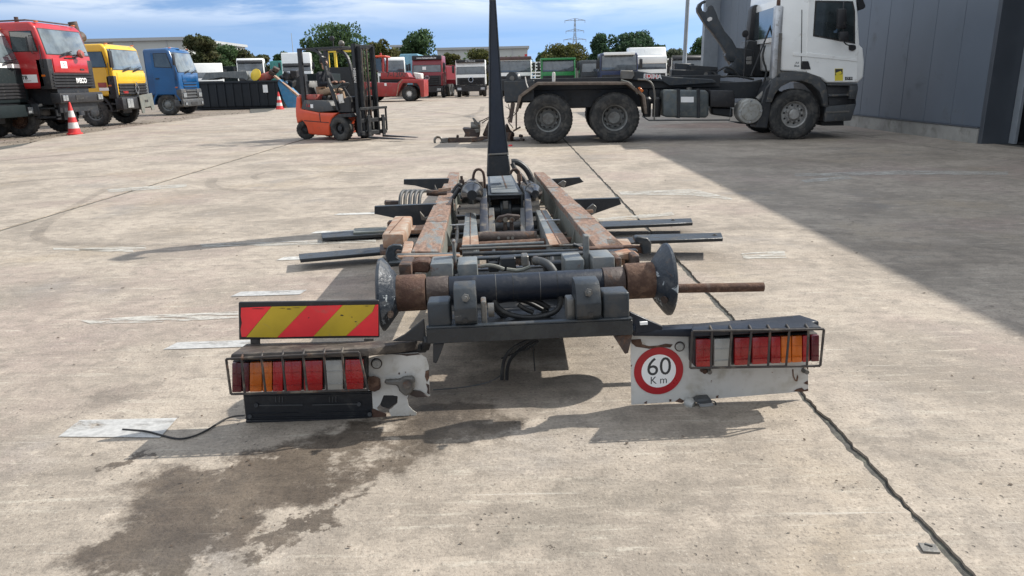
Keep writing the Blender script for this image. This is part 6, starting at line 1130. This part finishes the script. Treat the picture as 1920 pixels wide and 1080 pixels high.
pv([(728, 502), (722, 478), (726, 464), (736, 459), (752, 459), (755, 463), (754, 470), (744, 468), (741, 472), (744, 482), (752, 488), (800, 488), (800, 497), (740, 500)], 0.385, 0.03).build('lock_hook', 'dark_grey_paint', hl, 0.005); pv([(1190, 446), (1196, 443), (1215, 446), (1222, 455), (1221, 477), (1205, 478), (1203, 458), (1192, 455)], 0.38, 0.06).build('lock_hook', 'dark_grey_paint', hl, 0.005)
for (x0, x1, y0, y1) in ((847, 857, 452, 514), (1095, 1106, 442, 510)):
    p0 = V_(x0, y0, 0.22); p1 = V_(x1, y1, 0.22); MB().box((p0.x, 0.22, p1.z), (p1.x, 0.28, p0.z)).build('upright_lug', 'grey_paint', hl, 0.004)
for (x0, x1, y0, y1, v, m) in ((806, 850, 495, 520, 0.10, 'grey_paint'), (857, 896, 496, 516, 0.12, 'grey_paint'), (1112, 1153, 483, 508, 0.10, 'grey_paint'), (1060, 1096, 488, 508, 0.12, 'grey_paint'), (747, 772, 496, 512, 0.10, 'rust_dark'), (1186, 1200, 480, 498, 0.12, 'rust_dark'), (1154, 1166, 484, 508, 0.12, 'rust_dark')):
    p0 = V_(x0, y0, v); p1 = V_(x1, y1, v); MB().box((p0.x, v, p1.z-0.06), (p1.x, v+0.20, p0.z)).build('bearing_block', m, hl, 0.008, 2)
pv([(770, 494), (785, 488), (806, 489), (808, 500), (804, 512), (770, 511)], 0.16, 0.10).build('bracket', 'rust', hl, 0.008); pv([(1148, 480), (1182, 472), (1200, 478), (1190, 490), (1156, 486)], 0.22, 0.10).build('bracket', 'rust_light', hl, 0.006)
for (x0, x1, y0, y1, v, m) in ((938, 968, 484, 508, 0.26, 'black_paint'), (978, 992, 480, 500, 0.24, 'worn_steel'), (1000, 1012, 486, 498, 0.24, 'rust_dark'), (915, 936, 492, 510, 0.30, 'black_paint'), (1020, 1056, 494, 512, 0.34, 'black_paint')):
    p0 = V_(x0, y0, v); p1 = V_(x1, y1, v); MB().box((p0.x, v, p1.z), (p1.x, v+0.09, p0.z)).build('valve', m, hl, 0.006)
MB().tube([V_(1003, 488, 0.2), V_(1016, 490, 0.16), V_(1030, 497, 0.13), V_(1040, 512, 0.12)], 0.020, 12, 2).build('hydraulic_hose', 'grey_plastic', hl)
for pts in ([(900, 500), (915, 497), (930, 499), (945, 505)], [(950, 505), (975, 508), (995, 500)]): MB().tube([V_(*q, 0.2) for q in pts], 0.010, 8, 1).build('thin_pipe', 'rail_web', hl)
MB().box((-0.37, 0.16, 0.235), (0.49, 1.15, 0.25)).build('low_plate', 'black_paint', hl, 0.003); MB().box((-0.40, 0.62, 0.24), (0.44, 0.66, 0.42)).build('rear_cross_plate', 'black_paint', hl, 0.004); MB().box((-0.36, -0.22, 0.295), (0.48, 0.10, 0.31)).build('shade_plate', 'black_paint', hl, 0.004)  # first and last plates are added, mostly hidden, to shade the ground below
for s_, x_ in ((1, 0.43), (-1, -0.40)): # bolts along the rail webs and the rear cross plate
    for k in range(9): q = Vector((x_-s_*0.006, 0.8+k*0.5, 0.40)); MB().cyl(q, q-Vector((s_*0.016, 0, 0)), 0.012, n=6).build('bolt', 'rust_dark', hl)
for k in range(6): q = Vector((-0.3+k*0.13, 0.618, 0.34)); MB().cyl(q, q-Vector((0, 0.014, 0)), 0.012, n=6).build('bolt', 'rust_dark', hl)
for pts in ([(-0.30, 0.9, 0.33), (-0.22, 1.3, 0.37), (-0.26, 1.8, 0.33), (-0.20, 2.4, 0.30)], [(0.05, 0.8, 0.30), (0.12, 1.2, 0.34), (0.02, 1.6, 0.31), (0.08, 2.1, 0.30)], [(-0.10, 0.75, 0.34), (-0.05, 1.1, 0.40), (-0.12, 1.5, 0.33), (-0.08, 2.05, 0.32)], [(0.36, 1.0, 0.36), (0.34, 1.6, 0.40), (0.38, 2.3, 0.35), (0.36, 3.2, 0.36)], [(-0.38, 1.1, 0.36), (-0.36, 1.9, 0.40), (-0.39, 2.8, 0.36)], [(0.2, 0.7, 0.36), (0.24, 0.95, 0.43), (0.16, 1.2, 0.36)]):
    MB().tube(pts, 0.014, 8, 2).build('hydraulic_hose', 'hose_rubber', hl)
for x_, y_, s_ in ((-0.02, 1.0, 0.08), (0.14, 0.9, 0.06), (-0.18, 1.1, 0.07), (0.05, 1.4, 0.06)): MB().obox((x_, y_, 0.31), (s_*1.4, s_, s_), (0, 0, x_*2)).build('valve', 'rust_dark', hl, 0.006)
# ---- the rear roller
TL, TR = V_(800, 545, 0.0), V_(1170, 530, 0.0); wc = (TL.z+TR.z)/2; ax = Vector((1, 0, 0))
def rol(px, py=537): return V_(px, py, 0.0).x
segs = [(800, 842, 0.071, 'rust_dark'), (842, 1129, 0.067, 'blue_black_paint'), (1129, 1169, 0.071, 'rust_dark')]
for x0, x1, r, m in segs:
    a, b = rol(x0), rol(x1); MB().lathe([(0.001, 0), (r-0.002, 0.0), (r, 0.002), (r, b-a-0.003), (r-0.001, b-a-0.001), (0.001, b-a-0.001)], (a, 0, wc), ax, 36).build('roller_tube', m, hl)
for xr_, m_ in ((929, 'worn_steel'), (961, 'rubber'), (1011, 'worn_steel'), (1043, 'rubber')): MB().lathe([(0.066, 0), (0.0676, 0.0003), (0.0676, 0.0025), (0.066, 0.0028)], (rol(xr_), 0, wc), ax, 36, cap=False).build('weld_ring', m_, hl)
a, b = rol(744), rol(799); MB().lathe([(0.001, 0), (0.084, 0), (0.086, 0.004), (0.086, b-a-0.012), (0.082, b-a-0.002), (0.001, b-a-0.002)], (a, 0, wc), ax, 40).build('roller_drum', 'rust', hl)
a, b = rol(1171), rol(1224); MB().lathe([(0.001, 0.002), (0.082, 0.002), (0.086, 0.012), (0.086, b-a), (0.001, b-a)], (a, 0, wc), ax, 40).build('roller_drum', 'rust', hl)
for px, s in ((745, -1), (1223, 1)):
    x = rol(px); prof = [(0.001, 0), (0.088, 0.0), (0.105, 0.010), (0.160, 0.052), (0.172, 0.064), (0.172, 0.075), (0.160, 0.082), (0.10, 0.070), (0.001, 0.066)]
    MB().lathe(prof, (x+s*0.0005, 0, wc), (s, 0, 0), 14 if s < 0 else 40).build('roller_flange', 'flange_paint', hl)
    MB().lathe([(0.001, 0), (0.016, 0), (0.018, 0.008), (0.001, 0.008)], (x+s*0.030, -0.125, wc-0.065), (-s*0.7, -0.7, -0.1), 10).build('grease_nipple', 'rust_dark', hl)
a, b = V_(1262, 541, 0.02), V_(1431, 538, 0.02); MB().cyl(a, b, 0.0225, n=18).build('round_bar', 'rust', hl)
# ---- lower rear beam with blocks
BV = -0.44
bt0, bt1, bb1, bb0 = V_(799, 618, BV), V_(1186, 600, BV), V_(1187, 628, BV), V_(801, 645, BV)
hexa([bt0, bt1, bb1, bb0], [p+Vector((0, 0.012, 0)) for p in (bt0, bt1, bb1, bb0)]).build('rear_beam_web', 'beam_paint', hl, 0.002); 
MB().prism([bt0+Vector((0, 0, 0.0)), bt1, bt1+Vector((0, 0.03, 0)), bt0+Vector((0, 0.03, 0))], (0, 0, 0.010)).build('rear_beam_flange', 'dark_grey_paint', hl, 0.003)
for (x0, x1, y0, y1, dv, m, nm) in ((800, 847, 568, 614, 0.0, 'dark_grey_paint', 'end_block'), (1130, 1181, 550, 600, 0.0, 'dark_grey_paint', 'end_block')):
    p0 = V_(x0, y0, BV+0.01); p1 = V_(x1, y1, BV+0.01); MB().box((p0.x, BV+0.01, p1.z+0.001), (p1.x, BV+0.13, p0.z)).build(nm, m, hl, 0.012, 3)
for (x0, x1, y0, y1, bx_, by_, hx, hy) in ((849, 896, 540, 612, 873, 558, 872, 601), (1079, 1127, 531, 603, 1103, 548, 1108, 590)):
    p0 = V_(x0, y0, BV+0.0); p1 = V_(x1, y1, BV+0.0); zc_ = (p0.z+p1.z)/2
    pb = MB(); w_ = p1.x-p0.x; pb.prism([(p0.x, y_, z_) for y_, z_ in [(BV+0.05, p0.z), (BV+0.13, p0.z+0.0), (BV+0.15, p1.z), (BV+0.02, p1.z), (BV-0.015, p1.z+0.03), (BV-0.02, (p0.z+p1.z)/2), (BV+0.0, p0.z-0.04), (BV+0.02, p0.z-0.01)]], (w_, 0, 0)); po = pb.build('pivot_bracket', 'dark_grey_paint', hl, 0.006, 2)
    c_ = V_(bx_, by_, BV-0.012); MB().lathe([(0.017, 0), (0.017, 0.014), (0.010, 0.015), (0.009, 0.035), (0.001, 0.036)], c_, (0, -1, 0.1), 6).build('bolt', 'worn_steel', po); c_ = V_(hx, hy, BV-0.017); MB().lathe([(0.011, 0), (0.011, 0.003), (0.001, 0.003)], c_, (0, -1, -0.1), 12).build('bolt_hole', 'rubber', po)
for (x0, x1, y0, y1) in ((901, 914, 566, 613), (1063, 1079, 562, 603)):
    p0 = V_(x0, y0, BV+0.03); p1 = V_(x1, y1, BV+0.03); MB().box((p0.x, BV+0.03, p1.z+0.001), (p1.x, BV+0.12, p0.z)).build('lug_plate', 'worn_steel', hl, 0.006, 2)
    MB().cyl((p0.x+0.03, BV+0.08, p0.z-0.05), (p0.x+0.055, BV+0.08, p0.z-0.05), 0.03, n=14).build('bush', 'worn_steel', hl)
for pts, v, r in (([(926, 562), (935, 580), (960, 592), (990, 596), (1020, 593), (1045, 583), (1052, 566), (1050, 555)], -0.04, 0.013), ([(922, 560), (930, 585), (955, 600), (985, 605), (1012, 602)], 0.0, 0.010), ([(936, 564), (970, 558), (1005, 562), (1030, 578)], 0.02, 0.013), ([(972, 571), (985, 580), (1000, 586)], -0.02, 0.011), ([(965, 560), (990, 566), (1012, 578), (1035, 590)], 0.05, 0.011), ([(925, 568), (945, 560), (965, 560)], 0.08, 0.012)):
    MB().tube([V_(*q, v) for q in pts], r, 12, 2).build('hydraulic_hose', 'hose_rubber', hl)
p0 = V_(815, 645, BV); 
pv([(812, 645), (833, 644), (826, 664), (818, 682), (812, 680)], BV+0.02, 0.012).build('hanger', 'black_paint', hl, 0.002); pv([(1150, 630), (1186, 627), (1178, 662), (1172, 664), (1163, 650)], BV+0.02, 0.012).build('hanger', 'rust_dark', hl, 0.002)
pv([(795, 598), (799, 640), (735, 640), (758, 628)], BV+0.05, 0.015).build('gusset', 'black_paint', hl, 0.003); pv([(1181, 584), (1243, 612), (1243, 622), (1181, 626)], BV+0.03, 0.015).build('gusset', 'blue_black_paint', hl, 0.003)
p = V_(1207, 606, BV+0.02); MB().box((p.x-0.016, BV+0.015, p.z-0.006), (p.x+0.016, BV+0.029, p.z+0.006)).build('label', 'white_clean', hl)
for pts, v, r in (([(1012, 632), (985, 640), (962, 652), (947, 668), (942, 690), (941, 712)], -0.10, 0.0085), ([(1008, 636), (975, 655), (957, 672), (951, 690), (950, 712)], -0.06, 0.0085), ([(1000, 650), (1001, 672), (1003, 695)], -0.08, 0.003), ([(1010, 640), (990, 655), (970, 660), (940, 672)], -0.08, 0.004)):
    MB().tube([V_(*q, v) for q in pts], r, 8, 2).build('hanging_cable', 'rubber', hl)
MB().tube([V_(938, 705, -0.1), W_(920, 716, 0.06), W_(885, 724, 0.03), W_(850, 728, 0.02), W_(812, 731, 0.02)], 0.003, 6, 2).build('thin_wire', 'grey_plastic', hl)

# ---- tail light units
LV = -0.37
def lamp_unit(cagepx, cage_y, lens, yt, yb, uprights, plane_v, hasp, backx, left):
    """cagepx: outline corners TL TR BR BL of the guard in the image; lens: (x0, x1, material)"""
    def yl(x, k): # interpolate image height of the lens row edges
        (xa, ya), (xb, yb_) = k; return ya+(yb_-ya)*(x-xa)/(xb-xa)
    b0, b1 = backx; bd_ = MB().prism([V_(b0, yl(b0, yt)-2, plane_v), V_(b1, yl(b1, yt)-2, plane_v), V_(b1, yl(b1, yb)+2, plane_v), V_(b0, yl(b0, yb)+2, plane_v)], (0, 0.09, 0)).build('tail_light', 'black_plastic', hl, 0.004)
    for x0, x1, m in lens:
        q = [V_(x0+0.6, yl(x0, yt), plane_v-0.001), V_(x1-0.6, yl(x1, yt), plane_v-0.001), V_(x1-0.6, yl(x1, yb), plane_v-0.001), V_(x0+0.6, yl(x0, yb), plane_v-0.001)]
        MB().prism(q, (0, -0.020, 0)).build('lens', m, bd_, 0.004, 2)
        for f in (0.36, 0.78): # moulded ribs across each lens
            a, b = q[0].lerp(q[3], f), q[1].lerp(q[2], f); MB().bar(a+Vector((0.002, -0.0215, 0)), b+Vector((-0.002, -0.0215, 0)), 0.004, 0.0022, (0, 0, 1)).build('lens_rib', m, bd_)
    cv = plane_v-0.075; TLc, TRc, BRc, BLc = (V_(*p, cv) for p in cagepx); g_ = MB()
    r = 0.0065
    for a, b in ((TLc, TRc), (TRc, BRc), (BRc, BLc), (BLc, TLc)): g_.bar(a, b, 0.009, 0.009, (0, 1, 0))
    for xt, xb in uprights:
        a = V_(xt, yl(xt, (cagepx[0], cagepx[1])), cv); b = V_(xb, yl(xb, (cagepx[3], cagepx[2])), cv); g_.bar(a, b, 0.009, 0.007, (0, 1, 0))
        c = V_(xt, yl(xt, yt)-6, plane_v+0.03); g_.tube([a, a+Vector((0, 0.03, 0.012)), c+Vector((0, 0.02, 0.0))], r*0.8, 6)
    go = g_.build('light_guard', 'guard_paint', hl, 0.002)
    return bd_
# left unit
lamp_unit([(424, 673), (673, 660), (690, 731), (433, 739)], None, [(437, 456, 'lens_dark_red'), (457, 470, 'lens_dark_red'), (470, 494, 'lens_orange'), (494, 513, 'lens_orange'), (513, 533, 'lens_red'), (535, 568, 'lens_red'), (571, 607, 'lens_red'), (610, 645, 'lens_white'), (648, 683, 'lens_red')],
          ((437, 678), (683, 671)), ((437, 733), (683, 727)), [(453, 459), (490, 498), (529, 536), (568, 576), (607, 613), (641, 649)], -0.455, None, (436, 686), True)
hs = [V_(433, 664, -0.515), V_(690, 653, -0.515), V_(690, 668, -0.515), V_(431, 676, -0.515)]; back = [V_(462, 644, -0.31), V_(800, 636, -0.31), V_(800, 655, -0.31), V_(455, 664, -0.31)]
hexa(hs, back).build('lamp_housing', 'housing_paint', hl, 0.006, 2); p0, p1 = V_(690, 646, -0.40), V_(800, 641, -0.30)
MB().prism([V_(672, 653, -0.42), V_(800, 642, -0.33), V_(800, 662, -0.33), V_(690, 668, -0.42)], (0, 0.05, 0)).build('lamp_arm', 'beam_paint', hl, 0.008, 2)
def z6f(x, y): return 400+x/3.858, 540+y/3.858
wp = [(1105, 512), (1190, 490), (1300, 478), (1480, 468), (1540, 505), (1558, 560), (1560, 640), (1568, 780), (1530, 792), (1480, 752), (1422, 735), (1402, 800), (1412, 850), (1440, 882), (1470, 902), (1466, 932), (1290, 940), (1270, 885), (1300, 862), (1332, 832), (1334, 786), (1300, 776), (1232, 776), (1208, 838), (1182, 868), (1200, 895), (1250, 910), (1252, 940), (1160, 936), (1140, 880), (1112, 745)]
o = MB().prism([V_(*z6f(*p), LV) for p in wp], (0, 0.003, 0)).build('white_plate', 'white_plate', hl, 0.0)
MB().prism([V_(*z6f(*p), LV-0.001) for p in [(1112, 880), (1160, 872), (1200, 890), (1252, 908), (1252, 941), (1160, 938)]], (0, -0.003, 0)).build('rust_patch', 'rust', o)

for pts in ([(1300, 480), (1480, 470), (1500, 480), (1440, 486), (1400, 492), (1360, 484)], [(1535, 600), (1560, 590), (1562, 650), (1545, 680), (1530, 640)], [(1538, 690), (1562, 700), (1566, 770), (1545, 760), (1550, 730)], [(1340, 610), (1350, 612), (1348, 626), (1338, 622)], [(1386, 604), (1394, 606), (1390, 618)]):
    MB().prism([V_(*z6f(*p), LV-0.0006) for p in pts], (0, -0.0015, 0)).build('rust_patch', 'rust_dark', o)
c_ = V_(*z6f(1181, 545), LV); MB().lathe([(0.001, -0.012), (0.016, -0.012), (0.020, -0.008), (0.020, 0), (0.001, 0)], c_, (0, 1, 0), 24).build('round_reflector', 'lens_white', o); MB().lathe([(0.024, -0.004), (0.024, -0.0005), (0.001, -0.0005)], c_, (0, 1, 0), 24).build('reflector_rim', 'rust_dark', o)
lt = MB().prism([V_(*z6f(*p), LV-0.006) for p in [(1238, 655), (1350, 652), (1380, 632), (1452, 630), (1460, 655), (1462, 700), (1440, 740), (1395, 770), (1350, 730), (1335, 690), (1250, 682)]], (0, -0.03, 0)).build('latch', 'worn_steel', hl, 0.006); MB().cyl(V_(*z6f(1400, 700), LV-0.036), V_(*z6f(1400, 700), LV-0.06), 0.018, n=10).build('latch_bolt', 'rust_dark', lt)
MB().prism([V_(*z6f(*p), LV-0.006) for p in [(1108, 640), (1170, 632), (1210, 650), (1214, 720), (1165, 742), (1120, 720)]], (0, -0.025, 0)).build('bracket', 'rust', hl, 0.006); MB().prism([V_(*z6f(*p), LV-0.004) for p in [(1425, 735), (1500, 742), (1560, 785), (1470, 790), (1420, 770)]], (0, -0.006, 0)).build('bent_flap', 'rust_dark', hl, 0.002)
MB().prism([V_(*z6f(*p), LV-0.002) for p in [(1232, 778), (1332, 780), (1328, 832), (1268, 876), (1212, 858), (1206, 838)]], (0, 0.02, 0)).build('holder', 'rubber', hl, 0.003)
# number plate holder
ph = pv([(455, 738), (697, 733), (700, 787), (461, 791)], LV-0.004, 0.012).build('number_plate_holder', 'holder_plastic', hl, 0.004)
for (x0, y0, x1, y1) in ((486, 760, 568, 759), (586, 759, 672, 757), (460, 784, 698, 780), (470, 776, 560, 775), (600, 774, 690, 772), (458, 744, 696, 739)): MB().bar(V_(x0, y0, LV-0.007), V_(x1, y1, LV-0.007), 0.004, 0.005, (0, 0, 1)).build('moulded_rib', 'grey_plastic' if y0 in (760, 759) else 'holder_plastic', ph)
for x, y in ((480, 760), (673, 758), (468, 781), (693, 777)): MB().cyl(V_(x, y, LV-0.004), V_(x, y, LV-0.014), 0.009, n=12).build('knob', 'holder_plastic', ph)
for x in (517, 524, 530, 618, 624, 630): MB().bar(V_(x, 743, LV-0.006), V_(x, 754, LV-0.006), 0.004, 0.004, (1, 0, 0)).build('clip', 'grey_plastic', ph)
MB().bar(V_(461, 790, LV-0.008), V_(700, 786, LV-0.008), 0.010, 0.012, (0, 0, 1)).build('holder_edge', 'holder_plastic', ph, 0.003)
# striped warning board
BVd = -0.315
bd_ = pv([(447, 567), (710, 563), (711, 633), (448, 637)], BVd, 0.016).build('warning_board', 'black_plastic', hl, 0.003)
def st_poly(pts, m): MB().prism([V_(*z6f(*p), BVd-0.0005) for p in pts], (0, -0.003, 0)).build('stripe', m, bd_)
st_poly([(202, 142), (420, 134), (238, 352), (206, 352), (198, 300), (208, 250), (200, 200)], 'board_red'); st_poly([(422, 134), (680, 130), (462, 356), (240, 354)], 'board_yellow'); st_poly([(682, 130), (935, 124), (724, 348), (464, 355)], 'board_red')
st_poly([(937, 124), (1170, 121), (1152, 170), (962, 344), (726, 348)], 'board_yellow'); st_poly([(1172, 121), (1192, 121), (1193, 345), (964, 344), (1154, 170)], 'board_red')
for x, y, s, r_ in ((930, 197, 14, 7), (1002, 210, 9, 3), (1030, 243, 9, 4), (546, 152, 22, 5), (600, 143, 30, 2), (320, 150, 60, 3), (500, 146, 30, 2), (1110, 130, 18, 3), (690, 215, 6, 5)): # paint chips
    MB().prism([V_(*z6f(x+s*math.cos(a)*rnd.uniform(.6, 1), y+r_*math.sin(a)*rnd.uniform(.6, 1)), BVd-0.0038) for a in [k*0.785 for k in range(8)]], (0, -0.0006, 0)).build('paint_chip', 'rubber', bd_)
for x in (477, 690): pv([(x-8, 636), (x+10, 636), (x+10, 650), (x-7, 652)], BVd+0.004, 0.01).build('board_foot', 'housing_paint', bd_, 0.002)
# right unit
def z8(x, y): return 1150+x/4.5, 560+y/4.5
RV = -0.36
def rp(pts, v, th): return MB().prism([V_(*z8(*p), v) for p in pts], (0, th, 0))
pl = rp([(145, 310), (660, 285), (1640, 240), (1645, 778), (1540, 788), (880, 842), (700, 856), (440, 875), (152, 896), (148, 600)], RV, 0.003).build('white_plate', 'white_plate', hl)
rp([(640, 300), (1640, 262), (1640, 500), (660, 560)], RV-0.004, 0.0035).build('lamp_back_plate', 'white_plate', hl)
for pts in ([(150, 345), (230, 340), (245, 385), (300, 400), (370, 396), (440, 380), (500, 385), (480, 412), (400, 408), (300, 422), (190, 405), (152, 372)], [(1520, 780), (1545, 762), (1590, 750), (1612, 770), (1642, 760), (1644, 778), (1580, 786)], [(1604, 712), (1640, 690), (1642, 726), (1625, 722)], [(520, 868), (560, 838), (600, 862), (580, 880)], [(1508, 600), (1518, 592), (1522, 650), (1540, 690), (1552, 640), (1560, 660), (1552, 698), (1530, 694), (1512, 650)], [(470, 850), (490, 848), (488, 868), (474, 868)], [(868, 822), (888, 814), (884, 836), (866, 838)], [(255, 880), (285, 862), (280, 888)], [(1630, 560), (1643, 556), (1643, 640), (1636, 600)]):
    rp(pts, RV-0.0006, -0.0016).build('rust_patch', 'rust', pl)
sc_ = V_(*z8(381, 608), RV)
def disc(name, r0, r1, off, th, m, par, n=56): return MB().lathe([(r1, -off), (r1, -off-th), (max(r0, 0.0005), -off-th), (max(r0, 0.0005), -off)], sc_, (0, 1, 0), n).build(name, m, par)
rpx = (V_(*z8(588, 608), RV)-V_(*z8(174, 608), RV)).x/2
so = disc('speed_sign', 0, rpx, 0.0005, 0.003, 'sign_red', hl); disc('sign_face', 0, rpx*0.70, 0.0036, 0.001, 'white_clean', so)
text('sign_numerals', '60', rpx*1.06, 'ink', so, axes4((sc_.x+0.001, RV-0.0048, sc_.z+rpx*0.16), (1, 0, 0), (0, 0, 1)), 0.0004, sx=0.98); text('sign_unit', 'K m', rpx*0.44, 'ink', so, axes4((sc_.x, RV-0.0048, sc_.z-rpx*0.40), (1, 0, 0), (0, 0, 1)), 0.0004, sx=0.95)
c_ = V_(*z8(558, 402), RV); MB().lathe([(0.001, -0.010), (0.015, -0.010), (0.018, -0.007), (0.018, 0), (0.001, 0)], c_, (0, 1, 0), 24).build('round_reflector', 'lens_white', pl); MB().lathe([(0.0225, -0.004), (0.0225, -0.0005), (0.001, -0.0005)], c_, (0, 1, 0), 24).build('reflector_rim', 'rust_dark', pl)
lamp_unit([(1298, 621), (1545, 617), (1538, 686), (1294, 690)], None, [(1303, 1331, 'lens_red'), (1336, 1369, 'lens_white'), (1374, 1404, 'lens_red'), (1407, 1440, 'lens_red'), (1442, 1461, 'lens_red'), (1461, 1481, 'lens_orange'), (1481, 1501, 'lens_orange'), (1501, 1515, 'lens_red'), (1517, 1533, 'lens_dark_red')],
          ((1303, 634), (1533, 626)), ((1303, 686), (1533, 675)), [(1335, 1333), (1372, 1367), (1409, 1403), (1444, 1440), (1480, 1474), (1516, 1513)], -0.465, None, (1302, 1533), False)
hexa([V_(1296, 618, -0.53), V_(1541, 613, -0.53), V_(1541, 619, -0.53), V_(1296, 632, -0.53)], [V_(1300, 607, -0.31), V_(1499, 590, -0.31), V_(1499, 610, -0.31), V_(1300, 622, -0.31)]).build('lamp_housing', 'blue_black_paint', hl, 0.006, 2)
hexa([V_(1186, 619, -0.40), V_(1300, 616, -0.43), V_(1300, 632, -0.43), V_(1186, 630, -0.40)], [V_(1186, 612, -0.31), V_(1305, 606, -0.31), V_(1305, 622, -0.31), V_(1186, 626, -0.31)]).build('lamp_arm', 'blue_black_paint', hl, 0.006, 2)
hexa([V_(1499, 590, -0.31), V_(1536, 602, -0.37), V_(1536, 620, -0.37), V_(1499, 612, -0.31)], [V_(1480, 592, -0.33), V_(1520, 604, -0.40), V_(1520, 620, -0.40), V_(1480, 612, -0.33)]).build('housing_end', 'blue_black_paint', hl, 0.004)
for x, y in ((1480, 596), (1304, 611), (1395, 602)): o = MB().obox(V_(x, y, -0.35), (0.05, 0.012, 0.006), (0, 0, 0.6)); o.obox(V_(x+1, y, -0.35), (0.03, 0.010, 0.009), (0, 0, -0.5)); o.build('wing_nut', 'rubber', hl, 0.002)
for x, y in ((1327, 694), (1508, 694), (1318, 693)): MB().lathe([(0.001, -0.03), (0.010, -0.03), (0.011, -0.015), (0.014, 0), (0.001, 0)], V_(x, y, RV-0.004), (0, 1, 0), 10).build('mounting_bolt', 'worn_steel' if x != 1318 else 'rust', hl)
# number plate lamp dangling under the right plate
ll = rp([(665, 838), (690, 814), (790, 806), (806, 832), (800, 846), (690, 852)], RV-0.012, -0.05).build('number_plate_lamp', 'grey_plastic', hl, 0.008, 2); MB().lathe([(0.001, -0.035), (0.020, -0.03), (0.028, -0.01), (0.026, 0.01), (0.001, 0.015)], V_(*z8(660, 890), RV-0.02), (0.75, -0.55, -0.3), 20).build('lamp_lens', 'lens_white', ll)
rp([(700, 862), (820, 850), (835, 885), (720, 902)], RV-0.01, -0.03).build('lamp_bracket', 'galvanised', ll, 0.004); MB().tube([V_(*z8(*p), RV-0.03) for p in [(830, 862), (860, 868), (868, 900), (840, 910)]], 0.003, 6, 1).build('lamp_wire', 'grey_plastic', ll)
# lenses hang from the housing: struts from the light units to the beam
MB().bar(V_(1190, 622, -0.36), V_(1184, 614, BV+0.02), 0.03, 0.03).build('unit_strut', 'blue_black_paint', hl, 0.003); MB().bar(V_(797, 652, -0.33), V_(802, 636, BV+0.02), 0.03, 0.03).build('unit_strut', 'black_paint', hl, 0.003)

# ---------------------------------------------------------------- small loose things on the concrete
def gp3(px, py, z): return G(px, py, z)
cbl = MB(); cbl.tube([gp3(*p) for p in [(459, 779, .02), (440, 780, .015), (420, 786, .008), (390, 806, .006), (362, 819, .006), (335, 824, .006), (305, 817, .006), (275, 808, .008), (245, 806, .006), (230, 805, .006)]], 0.0042, 6, 3); co = cbl.build('loose_cable', 'rubber'); tag(co, 'thin black cable curling over the painted mark left of the number plate holder', 'cable')
q = G(1742, 1028, 0.004); sb = MB(); sb.obox((0, 0, 0.004), (0.050, 0.040, 0.007), (0.05, 0.03, -0.12)); sb.obox((0.004, 0.01, 0.010), (0.022, 0.008, 0.004), (0, 0, -0.6)); so_ = sb.build('metal_clip', 'worn_steel', None, 0.001); so_.location = (q.x, q.y, 0.0); tag(so_, 'small bent grey metal clip lying beside the joint at lower right', 'metal scrap')
q = G(957, 274, 0); rl_ = MB().lathe([(0.001, 0), (0.05, 0.0), (0.04, 0.03), (0.001, 0.035)], (0, 0, 0), (0, 0, 1), 12).build('red_cap', 'cone_red'); rl_.location = (q.x, q.y, 0.0); tag(rl_, 'tiny red cap on the concrete right of the hook arm', 'cap')
